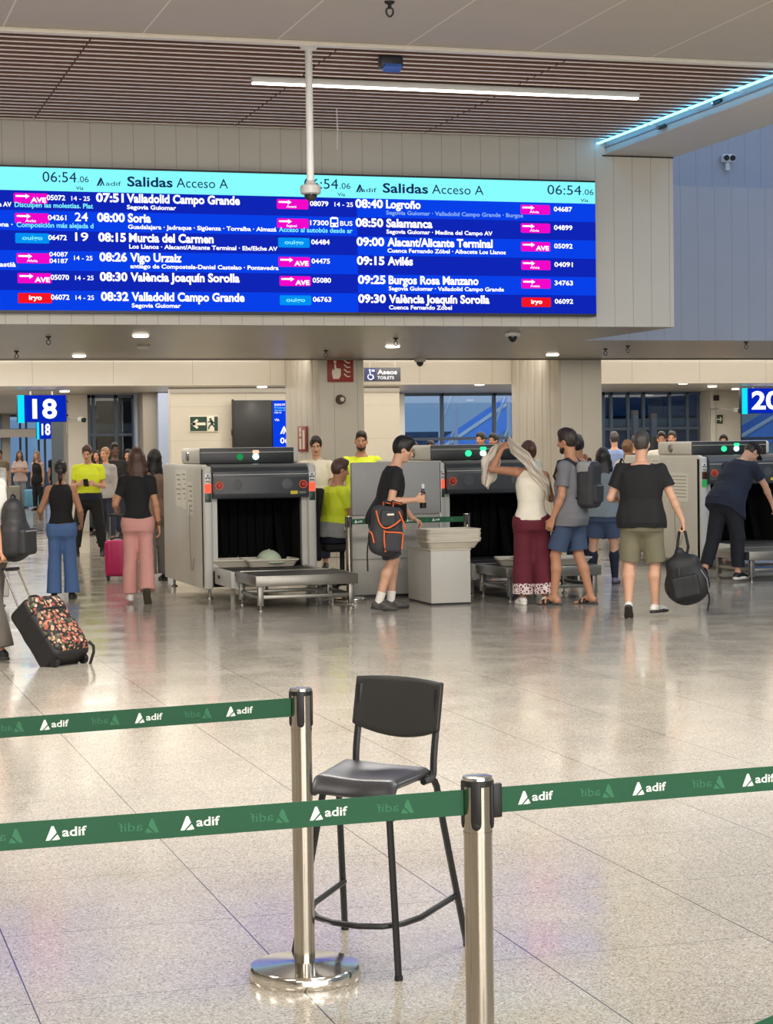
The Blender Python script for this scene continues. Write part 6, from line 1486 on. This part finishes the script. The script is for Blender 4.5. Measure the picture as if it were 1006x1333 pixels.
def p_whiteshirt():
    p = spot(414, 26.6); P = Human('man in cream short-sleeved shirt standing behind the left scanner, looking down', p, face_yaw(p, 168), 1.77, 'm', 0.98, 'light', dict(ua_r=(.20, 0, -1), fa_r=(.05, .25, -1), ua_l=(-.22, 0, -1), fa_l=(-.02, .3, -1), headup=(-.05, .28, 1), face=(-.25, 1, -.4)), h=0.0065)
    P.hair(HDARK, 'short', 0.012); P.top(CCREAM, 'shirt', 0.66, collar=CCREAM, loose=0.01); P.legs(CNAVY); P.shoes(SBLACK, SSOLE)
    b = MB(); k = P.k
    for j in range(5): b.ball(P.P + P.T*(0.44 - j*0.075)*k + V3(0, (0.122 + 0.012*math.sin(j))*k, 0), 0.007, 8)
    b.build('shirt_button', SWHITE, P.root)
p_whiteshirt()
def p_hivis():
    p = spot(472, 26.0); P = Human('bearded man in yellow high-visibility shirt standing before the left column', p, face_yaw(p, 186), 1.82, 'm', 1.18, 'tan', dict(ua_r=(.30, .0, -1), fa_r=(-.05, .2, -1), ua_l=(-.25, 0, -1), fa_l=(.1, .4, -1), headup=(0, .12, 1), face=(.12, 1, -.2)), h=0.0065)
    P.hair(HDARK, 'crop', 0.005); P.beard(HDARK); P.top(CHIVIS, 'polo_shirt', 0.72, collar=CNAVY, loose=0.02); P.legs(CNAVY); P.shoes(SBLACK, SSOLE)
p_hivis()
def p_operator():
    q = OCH.location; p = Vector((q.x - 0.10, q.y, 0))
    P = Human('seated scanner operator in yellow shirt on the black chair, seen from behind', p, -78, 1.74, 'm', 1.1, 'tan',
        dict(seat=0.68, thigh_r=(.12, 1, -.06), shin_r=(0, .12, -1), thigh_l=(-.12, 1, -.06), shin_l=(0, .12, -1), torso=(0, .10, 1), ua_r=(.18, .30, -1), fa_r=(-.1, 1, .05), ua_l=(-.18, .35, -1), fa_l=(.1, 1, .05), face=(.12, 1, -.25), headup=(0, .2, 1)))
    P.hair(HBROWN, 'short', 0.010); P.top(CHIVIS, 'polo_shirt', 0.66, mats=[CHIVIS, CLGREY], hem=-0.06, band=0.10, loose=0.02); P.legs(CNAVY, length=1.9); P.shoes(SBLACK, SSOLE)
p_operator()
def p_bottle():
    p = spot(500, py=794); P = Human('man in black t-shirt and dark shorts holding a bottle and reaching to the trays', p, face_yaw(p, -82), 1.76, 'm', 0.98, 'light',
        dict(torso=(0, .27, 1), shrug_l=-0.05, thigh_r=(.03, .16, -1), shin_r=(0, -.34, -1), foot_r=(.1, 1, -.12), thigh_l=(-.02, .30, -1), shin_l=(0, -.10, -1), ua_r=(.14, -.24, -1), fa_r=(-.05, 1, .06), hand_r=(-.05, 1, .1), palm_r=(-1, 0, .1), curl_r=58,
             hand_l=(0, .85, -.5), reach_l=gy(545, 690, 19.40), pole_l=(-.3, -1, -.3), palm_l=(.2, .3, -1), curl_l=38, headup=(0, .40, 1), face=(.10, 1, -.62)), h=0.0055)
    P.hair(HBLACK, 'short', 0.014); P.top(CBLACK, 't_shirt', 0.60, hem=-0.10, loose=0.015); P.legs(CDGREY, 'shorts', rk=0.088, length=0.93); P.socks(CWHITE, 0.09); P.shoes(SGRY, SSOLE)
    k, J = P.k, P.J
    B = Sdf(); p_ = P.hp                                               # spectacles
    for sg in (1, -1): B.cone(p_(sg*.052, .098, .006), p_(sg*.076, .0, .010), .003*k, .003*k, .002); B.cone(p_(sg*.014, .106, .006), p_(sg*.05, .102, .006), .004*k, .004*k, .002); B.cone(p_(sg*.016, .106, -.012), p_(sg*.048, .102, -.012), .003*k, .003*k, .002)
    sdf_obj('spectacles', B, BLACK, P.root, 0.005)
    # bottle in the right hand
    g = J['wrr'] + J['hdr']*0.085*k + J['pnr']*0.045*k; r = thing_at('water_bottle', P.W(g - V3(0, 0, .10)), 0, 'dark bottle with pale cap held by the man in black t-shirt', 'bottle')
    MB().lathe([(0, 0), (.030, 0), (.033, .006), (.033, .13), (.026, .155), (.016, .175), (.014, .20)], n=24).build('bottle_body', mat('dark_bottle', (34, 24, 26), 0.2), r); MB().lathe([(.016, .196), (.018, .198), (.018, .235), (.012, .245), (0, .245)], n=18).build('bottle_cap', mat('pale_cap', (196, 198, 196), 0.4), r)
    # backpack hanging by one strap from the crook of the right arm
    e = J['elbr']*0.72 + J['wrr']*0.28; f = V3(0, 1, 0); S_ = V3(1, 0, 0); Z = nrm((0, .10, 1)); Y = nrm(np.cross(Z, S_))
    c = e + V3(0.085, -0.135, -0.285); rr, put = worn(P, 'backpack', c, 'dark grey backpack with orange piping hanging from the arm of the man with bottle', 'backpack')
    R = [S_, Y, Z]; m = mat('backpack_charcoal', (54, 54, 58), 0.7, bump=0.2, bscale=90)
    B = Sdf(); B.box(c, (.085, .155, .24), R, 0.07); B.ell(c - Z*.08, V3(.11, .175, .17), R, 0.04); B.half(c + V3(-.11, 0, 0), (-1, 0, 0)); put(sdf_obj('bag_body', B, m, None, 0.0055, 0.008, 14, seed=4))
    B = Sdf(); B.box(c + S_*.085 - Z*.10 + Y*.06, (.045, .095, .11), R, 0.035); put(sdf_obj('front_pocket', B, m, None, 0.0055, 0.005, 18, seed=5))
    B = Sdf(); B.box(c + S_*.075 + Z*.12, (.035, .085, .09), R, 0.03); put(sdf_obj('upper_pocket', B, m, None, 0.0055, 0.005, 18, seed=8))
    def pipe(pts, rad=.008): put(MB().tube([c + S_*a + Y*b + Z*d for a, b, d in pts], rad, n=6, smooth=2).build('piping', ORANGE))
    pipe([(.125, -.04, .0), (.135, -.03, -.015), (.135, .145, -.005), (.120, .155, -.03), (.115, .155, -.17)]); pipe([(.125, -.035, -.01), (.130, -.03, -.10), (.120, -.005, -.21)])
    pipe([(.09, -.13, .19), (.112, -.085, .05), (.118, -.02, .015), (.118, .06, .06), (.105, .12, .12)]); pipe([(.08, -.175, -.02), (.10, -.15, -.04), (.105, -.125, -.13)]); pipe([(.085, .10, .20), (.095, .15, .10), (.09, .18, .03)])
    B = Sdf(); top = c + Z*.22
    for off, w in ((-.045, .014), (.045, .014)):
        pts = [top + Y*off, top + Y*off*0.9 + Z*.07, e + V3(.03, off*0.6, -.03), e + V3(.0, off*0.5, .046), e + V3(-.045, off*.5, .0), top + V3(-.05, off*.7, .02)]
        for i in range(5): B.cone(pts[i], pts[i + 1], w, w, .01)
    put(sdf_obj('shoulder_strap', B, STRAPM, None, 0.0055))
    put(MB().tube([e + V3(.046, -.028, -.03), top + V3(.012, -.05, .06), top + V3(.01, -.05, 0)], .006, n=6).build('strap_piping', ORANGE)); put(MB().tube([e + V3(.046, .028, -.03), top + V3(.012, .05, .06), top + V3(.01, .05, 0)], .006, n=6).build('strap_piping', ORANGE))
    put(MB().tube([c + V3(.04, -.17, -.05), c + V3(.05, -.20, -.18), c + V3(.05, -.195, -.40)], .008, n=6, smooth=1).build('loose_strap', STRAPM))
    put(MB().box(c + V3(.118, .03, .16), (.01, .07, .02), 0.004).build('bag_badge', SWHITE))
    # small black pouch on his other side
    r = thing_at('belt_bag', P.W(P.P + V3(-.10, .20, .06)), P.root.rotation_euler[2], 'small black pouch at the waist of the man with bottle', 'bag'); B = Sdf(); B.box((0, 0, 0), (.09, .05, .10), None, 0.035); sdf_obj('pouch', B, CBLACK, r, 0.006, 0.004)
    MB().tube([(0, .0, .09), (.05, -.10, .25), (.10, -.16, .40)], .008, n=6).build('pouch_strap', STRAPM, r)
p_bottle()
def p_maroon():
    p = spot(693, py=787); P = Human('woman in white top and maroon trousers lifting a pale scarf over her head', p, face_yaw(p, 14), 1.66, 'f', 1.05, 'warm',
        dict(thigh_r=(.06, .0, -1), shin_r=(.06, -.06, -1), thigh_l=(-.02, .06, -1), shin_l=(-.02, .0, -1), ua_l=(-.80, .42, .10), fa_l=(.55, .18, .95), hand_l=(.5, .2, .7), palm_l=(.6, .5, -.2), curl_l=40, ua_r=(.35, .35, -.9), fa_r=(.15, .8, .2), headup=(-.08, .14, 1), face=(-.2, 1, -.2), shrug_l=0.05), h=0.0055)
    P.hair(HBROWN, 'bun', 0.010); P.top(CCREAM, 'sleeveless_top', 0.0, hem=-0.02, neck=0.05, fold=0.007)
    lace = mat('white_lace_print', (206, 180, 180), 0.8, var=0.2); nt = lace.node_tree; n, L_, b_ = nodes_of(lace)
    tc = n.new('ShaderNodeTexCoord'); vo = n.new('ShaderNodeTexVoronoi'); vo.inputs['Scale'].default_value = 34; vo.feature = 'DISTANCE_TO_EDGE'; L_.new(tc.outputs['Object'], vo.inputs['Vector'])
    lt = n.new('ShaderNodeMath'); lt.operation = 'LESS_THAN'; lt.inputs[1].default_value = 0.16; L_.new(vo.outputs[0], lt.inputs[0]); mx = n.new('ShaderNodeMix'); mx.data_type = 'RGBA'
    mx.inputs[6].default_value = (*lin((96, 26, 42)), 1); mx.inputs[7].default_value = (*lin((224, 208, 204)), 1); L_.new(lt.outputs[0], mx.inputs[0]); L_.new(mx.outputs[2], b_.inputs['Base Color'])
    P.legs(None, rk=0.104, ra=0.112, length=1.93, rh=0.108, waist=0.01, mats=[CMAROON, lace], hem_mat=True, fold=0.009); P.shoes(SWHT, SWHT)
    # scarf: from the raised hand over the head and down across the back to the right hand
    k, J = P.k, P.J; hand = J['wrl'] + J['hdl']*0.10*k; sc_ = mat('sheer_scarf', (206, 196, 182), 0.8, var=0.12, scale=8)
    r, put = worn(P, 'scarf', hand, 'pale greyish scarf draped from the raised hand over her shoulder', 'scarf')
    f = nrm(np.cross(P.T, P.S)); mid = P.hp(-.02, -.05, .10); bk = J['neck'] - f*.135*k - P.T*.02*k; rs = J['shr'] - f*.11*k - P.T*.10*k; end = J['shr'] + P.S*.04*k - P.T*.22*k - f*.02
    path = [hand + V3(.02, 0, .03), hand*0.55 + P.hp(-.10, -.05, -.03)*0.45, P.hp(-.085, -.115, -.085), bk, rs, end]
    wid = [.03, .06, .07, .07, .07, .05]
    def pathpt(t, arr): q = t*(len(arr) - 1); i = min(int(q), len(arr) - 2); u = q - i; u = u*u*(3 - 2*u)*0.5 + u*0.5; return arr[i]*(1 - u) + arr[i + 1]*u
    def drape(u, v):
        c0 = pathpt(u, path); w = pathpt(u, [np.array([x]) for x in wid])[0]; a = (v - 0.5)*2
        return Vector(c0 + nrm(P.T*0.9 + P.S*0.35)*a*w - f*(.02*math.sin(a*7 + u*5) + .012*math.sin(a*13 - u*9)))
    put(MB().grid(drape, 36, 22).build('scarf_drape', sc_, None, smooth=80, solid=0.004))
    def tail(u, v):
        a = (v - .5)*2; c0 = hand + V3(-.05, .0, 0)*1.0 + V3(-.17*u**0.7, .02, -.40*u - .06*u*u)
        return Vector(c0 + V3(.07, .0, -.06)*a*(0.25 + 0.9*math.sin(u*2.7)**2 + .12*math.sin(u*17 + a*2)) - f*(.022*math.sin(a*6 + u*6) + .01*math.sin(a*14)))
    put(MB().grid(tail, 26, 18).build('scarf_tail', sc_, None, smooth=80, solid=0.004))
p_maroon()
def p_greytee():
    p = spot(743, py=787); P = Human('man in grey t-shirt and slate blue shorts with black sandals, walking left', p, face_yaw(p, 68), 1.79, 'm', 1.0, 'tan',
        dict(thigh_l=(-.03, .30, -1), shin_l=(0, .04, -1), thigh_r=(.04, -.12, -1), shin_r=(.02, -.30, -1), torso=(0, -.02, 1), ua_l=(-.16, .02, -1), fa_l=(-.04, .42, -1), curl_l=32, ua_r=(.14, -.1, -1), fa_r=(.0, .5, -1), bare=1, headup=(0, .14, 1), face=(.10, 1, -.25), foot_r=(.1, 1, -.05)), h=0.0055)
    P.hair(HDARK, 'short', 0.012); P.beard(HDARK); P.top(CGREY, 't_shirt', 0.68, hem=-0.13, loose=0.018, sl_r=0.064); P.legs(CSLATE, 'shorts', rk=0.100, length=0.86, rh=0.104, infl=0.020); P.sandals(SBLACK, SSOLE)
    r, put, c, R = back_pack(P, 'grey and black backpack on the man in grey t-shirt', mat('backpack_dark_grey', (50, 50, 54), 0.65, bump=0.2, bscale=90), 0.145, 0.235, 0.095, drop=0.02)
    B = Sdf(); B.box(c + R[2]*.17 + R[1]*.01, (.147, .092, .072), R, 0.055); put(sdf_obj('grey_yoke', B, CLGREY, None, 0.0055, 0.003))
p_greytee()
def p_behindman():
    p = spot(755, py=755); P = Human('dark-haired man mostly hidden behind the man with grey backpack', p, face_yaw(p, 30), 1.72, 'm', 1.0, 'warm', dict(headup=(0, .1, 1), face=(.6, 1, -.1), ua_r=(.4, .5, -.5), fa_r=(.1, .7, .9)))
    P.hair(HBLACK, 'short', 0.012); P.top(cloth('taupe_tee', (112, 104, 98)), 't_shirt', 0.6); P.legs(CNAVY); P.shoes(SBLACK, SSOLE)
p_behindman()
def p_kneesocks():
    p = spot(786, py=760); P = Human('woman with long black hair, blue shorts and black knee socks, seen from behind', p, face_yaw(p, -6), 1.57, 'f', 1.28, 'light',
        dict(thigh_r=(.12, .04, -1), shin_r=(.02, -.04, -1), thigh_l=(-.12, -.02, -1), shin_l=(-.02, -.06, -1), ua_l=(-.2, .3, -1), fa_l=(.1, .9, .2), ua_r=(.2, .3, -1), fa_r=(-.1, .9, .2)))
    P.hair(HBLACK, 'long', 0.016, extra=0.46); P.top(cloth('blue_grey', (122, 132, 138)), 't_shirt', 0.6, hem=-0.06, loose=0.02); P.legs(CSLATE, 'shorts', rk=0.102, length=0.74, rh=0.104, infl=0.022, fold=0.005); P.kneesocks(CNAVY); P.shoes(mat('shoe_lilac', (124, 116, 140), 0.6), SSOLE)
p_kneesocks()
def p_black():
    p = spot(836, py=804); P = Human('stocky man in black t-shirt and khaki shorts walking away with a black bag', p, face_yaw(p, -8), 1.69, 'm', 1.20, 'light',
        dict(thigh_r=(.09, .10, -1), shin_r=(.0, .03, -1), thigh_l=(-.09, -.02, -1), shin_l=(.02, -.30, -1), foot_l=(-.1, .8, -.62), foot_r=(.55, 1, 0), ua_r=(.42, -.04, -1), fa_r=(.42, .14, -1), hand_r=(.16, .05, -1), palm_r=(-1, 0, 0), curl_r=64, ua_l=(-.40, -.14, -1), fa_l=(.15, .95, -.1), headup=(.02, .06, 1)), h=0.0055)
    P.hair(HGREY, 'crop', 0.008); P.top(CBLACK, 't_shirt', 0.62, hem=-0.10, loose=0.012, sl_r=0.072); P.legs(CKHAKI, 'shorts', rk=0.092, length=0.98, rh=0.098, fold=0.010); P.shoes(SWHT, SSOLE)
    k, J = P.k, P.J; g = J['wrr'] + J['hdr']*0.085*k + J['pnr']*0.02*k
    c = g + V3(.03, 0.0, -.46); r, put = worn(P, 'backpack', c, 'black backpack carried low by its strap in the right hand of the black-shirted man', 'backpack')
    m = mat('backpack_black_nylon', (30, 30, 32), 0.6, bump=0.2, bscale=90); Z = nrm((-.22, 0, 1)); X = nrm(np.cross((0, 1, 0), Z)); R = [X, V3(0, 1, 0), Z]
    B = Sdf(); B.ell(c - Z*.06, V3(.215, .12, .19), R, 0.05); B.box(c + Z*.02, (.16, .10, .20), R, 0.08, 0.05); B.cone(c + Z*.12, c + Z*.26, .12, .045, .05); put(sdf_obj('bag_body', B, m, None, 0.0055, 0.010, 13, seed=9))
    B = Sdf(); B.box(c - V3(0, .105, 0) - Z*.07, (.13, .035, .11), R, 0.03); put(sdf_obj('front_pocket', B, m, None, 0.0055, 0.006, 16, seed=2))
    B = Sdf(); pts = [c + Z*.20 - X*.04, g + V3(-.045, -.02, -.16), g + V3(-.03, 0, -.03), g + V3(0, 0, .016), g + V3(.03, 0, -.03), g + V3(.055, 0, -.16), c + Z*.20 + X*.05]
    for i in range(6): B.cone(pts[i], pts[i + 1], .022 if i not in (2, 3) else .015, .022 if i not in (2, 3) else .015, .01, 0, sq=((1, 0, 0), 1.7))
    put(sdf_obj('shoulder_strap', B, STRAPM, None, 0.005)); put(MB().tube([c + X*.17 - Z*.10 + V3(0, -.03, 0), c + X*.18 - Z*.22, c + X*.13 - Z*.34], .009, n=6, smooth=1).build('loose_strap', STRAPM)); put(MB().tube([c + X*.16 + Z*.06 + V3(0, -.06, 0), c + X*.20 - Z*.04 + V3(0, -.07, 0), c + X*.19 - Z*.16 + V3(0, -.05, 0)], .006, n=6).build('side_cord', ZIPM))
    put(MB().box(c + V3(-.05, -.118, .06), (.03, .02, .12), 0.008).build('strap_buckle', BLACK))
p_black()
def p_bent():
    p = spot(946, py=757); P = Human('person in dark clothes and cap bending over the conveyor at the right scanner', p, face_yaw(p, -34), 1.74, 'm', 1.1, 'light',
        dict(torso=(.10, .62, 1), thigh_r=(.08, .12, -1), shin_r=(0, .0, -1), thigh_l=(-.10, -.20, -1), shin_l=(-.06, -.42, -1), foot_l=(-.1, .7, -.75), ua_r=(.18, .62, -.8), fa_r=(.05, .55, -.9), ua_l=(-.30, .30, -1), fa_l=(.0, .9, -.2), headup=(.25, .9, .75), face=(.3, .8, -.9)))
    P.hair(HDARK, 'crop', 0.006); P.top(CNAVY, 't_shirt', 0.62, hem=-0.14, loose=0.025); P.legs(cloth('black_navy', (26, 28, 36)), waist=0.16, rk=0.088, ra=0.078, length=1.86, rh=0.106); P.shoes(SBLACK, SWHT)
    B = Sdf(); k = P.k; B.ell(P.hp(0, -.014, .045), V3(.088, .106, .085)*k, P.HR(), 0.02); B.ell(P.hp(0, .110, .040), V3(.062, .055, .010)*k, P.HR(), 0.02); B.half(P.hp(0, 0, .030), -P.Hd); sdf_obj('cap', B, CBLACK, P.root, 0.006)
p_bent()

# ------------------------------------------------------------------ people farther back
def bystander(px, D, h, sex, yaw, label, top, bottom, hair, style='short', skin='tan', pose=None, girth=1.0, sleeve=0.6, length=1.9, shoes=True, coarse=0.010, group=None, pname='trousers'):
    p = spot(px, D); P = Human(label, p, face_yaw(p, yaw), h, sex, girth, skin, pose, h=coarse, group=group)
    P.hair(hair, style, 0.013); P.top(top, 'shirt', sleeve, loose=0.01); P.legs(bottom, pname, length=length, rk=0.08 if length > 1 else 0.095); P.shoes(SBLACK, SSOLE) if shoes else None
    return P
bystander(27, 56, 1.62, 'f', 175, 'far woman in pale top and grey trousers standing beside the pale suitcases', cloth('pale_rose', (196, 172, 160)), cloth('washed_grey', (136, 138, 136)), HBROWN, 'long', pose=dict(ua_r=(.3, .3, -1), fa_r=(-.8, .8, .1), ua_l=(-.3, .3, -1), fa_l=(.8, .8, .1)))
bystander(50, 54, 1.60, 'f', 150, 'far blonde woman in long black dress at the left', CBLACK, CBLACK, HLIGHT, 'long', skin='light', sleeve=0)
bystander(73, 55, 1.66, 'f', 200, 'far woman with dark bun beside the woman in black dress', CBLACK, CNAVY, HBLACK, 'bun', skin='warm')
bystander(84, 58, 1.68, 'm', 180, 'far man with short hair in black behind the woman with bun', CBLACK, CNAVY, HBLACK, 'crop', skin='dark')
bystander(1, 50, 1.66, 'm', 170, 'far person in brown jacket at the left picture edge', cloth('brown_camo', (120, 104, 80)), CDGREY, HDARK)
q = spot(18, 55.2); suitcase('large_suitcase', (q.x, q.y, 0), 0.2, 'far grey-beige suitcase standing left of the light blue one', mat('suitcase_greige', (150, 146, 130), 0.45), 0.34, 0.62, 0.24)
q = spot(41, 55.8); suitcase('cabin_suitcase', (q.x, q.y, 0), 0.2, 'far light blue suitcase at the feet of the woman in black dress', mat('suitcase_light_blue', (110, 172, 204), 0.4), 0.40, 0.50, 0.24)
bystander(140, 35.0, 1.66, 'f', 150, 'person in pale grey hooded top behind the security guard', cloth('pale_grey_hoodie', (150, 146, 144)), CNAVY, HLIGHT, 'bun', sleeve=1.9)
bystander(151, 36.5, 1.74, 'm', 190, 'man in black jacket standing between the security guard and the pink trousers', CBLACK, CNAVY, HBLACK, 'crop', skin='dark', sleeve=1.9)
bystander(170, 37.5, 1.62, 'm', 160, 'person in black jacket with dark hair, in part behind the woman in pink trousers', CBLACK, CBLACK, HBLACK, sleeve=1.9)
bystander(130, 38.0, 1.62, 'f', 150, 'person with dark hair in black just behind the security guard', CBLACK, CBLACK, HBLACK, 'long', sleeve=1.9)
bystander(541, 37.0, 1.68, 'm', 170, 'dark-haired head showing above the middle scanner, left one at the window', CNAVY, CNAVY, HBLACK)
bystander(563, 37.5, 1.70, 'm', 160, 'dark-haired head showing above the middle scanner, second from left at the window', CNAVY, CNAVY, HBLACK)
bystander(628.5, 37.0, 1.84, 'm', 150, 'dark head above the middle scanner before the escalator, left of two', CBLACK, CNAVY, HBLACK, skin='warm')
bystander(645, 37.5, 1.82, 'm', 150, 'dark head above the middle scanner before the escalator, right of two', CBLACK, CNAVY, HBLACK, skin='warm')
bystander(801, 37.5, 1.82, 'm', 10, 'grey-haired man in light blue shirt far behind, right of the column', CLBLUE, CNAVY, HGREY, 'crop', skin='light', sleeve=1.5)
P = bystander(817, 29.6, 1.66, 'f', -30, 'person in white top and shorts behind the black-shirted man', CWHITE, cloth('brown_shorts', (92, 72, 56)), HLIGHT, 'bun', skin='tan', length=0.7, sleeve=0.5, pname='shorts', coarse=0.008)
back_pack(P, 'small dark backpack on the person in white top', CBLACK, 0.11, 0.17, 0.06)
bystander(829, 37.0, 1.74, 'm', 20, 'dark-haired person far behind, left of the right scanner', CDGREY, CNAVY, HBLACK)
bystander(862, 35.6, 1.80, 'm', 180, 'person with dark hair showing over the right scanner, left of two', CWHITE, CNAVY, HDARK)
bystander(876, 38.2, 1.82, 'm', 170, 'grey-haired person showing over the right scanner, right of two', CLGREY, CNAVY, HGREY)
bystander(942.5, 36.0, 1.74, 'm', 180, 'dark-haired person in red under the 20 sign behind the right scanner', cloth('dull_red', (150, 50, 46)), CNAVY, HBLACK)

# ------------------------------------------------------------------ things in and on the trays
def cap():
    r = empty('cap', (capx[0], capx[1] - 0.0, zb1 + 0.012), math.radians(20), 'pale green cap lying in the tray inside the left scanner', 'cap'); B = Sdf()
    B.ell((0, 0, .03), (.14, .15, .14), None, 0.02); B.ell((0, -.14, .035), (.12, .10, .018), None, 0.03); B.half((0, 0, .018), (0, 0, -1)); sdf_obj('cap_crown', B, cloth('pale_green', (190, 204, 176)), r, 0.006, 0.006, 18)
    MB().ball((0, 0, .165), .012, 10).build('cap_button', cloth('pale_green', (190, 204, 176)), r)
cap()
for k, (dx, dy, rz, s) in enumerate(((-.06, 0.02, 0.5, 'left'), (.07, -.03, 0.8, 'right'))):
    r = empty('loose_shoe', (tr2 + dx, 20.0 + dy, 0.358), rz, 'black shoe lying in the tray on the middle table, %s one' % s, 'shoe'); B = Sdf()
    B.loft((0, 0, 0), (0, 0, 1), (1, 0, 0), [(0, .042, .13, 0), (.022, .044, .134, 0)], 0.006, 1); B.ell((0, -.07, .06), (.042, .055, .050), None, .02); B.ell((0, .05, .035), (.042, .075, .034), None, .03); B.half((0, 0, 0), (0, 0, -1)); B.ell((0, -.075, .105), (.028, .040, .04), None, .005, 0, True); sdf_obj('shoe_upper', B, [SBLACK, SWHT], r, 0.006)
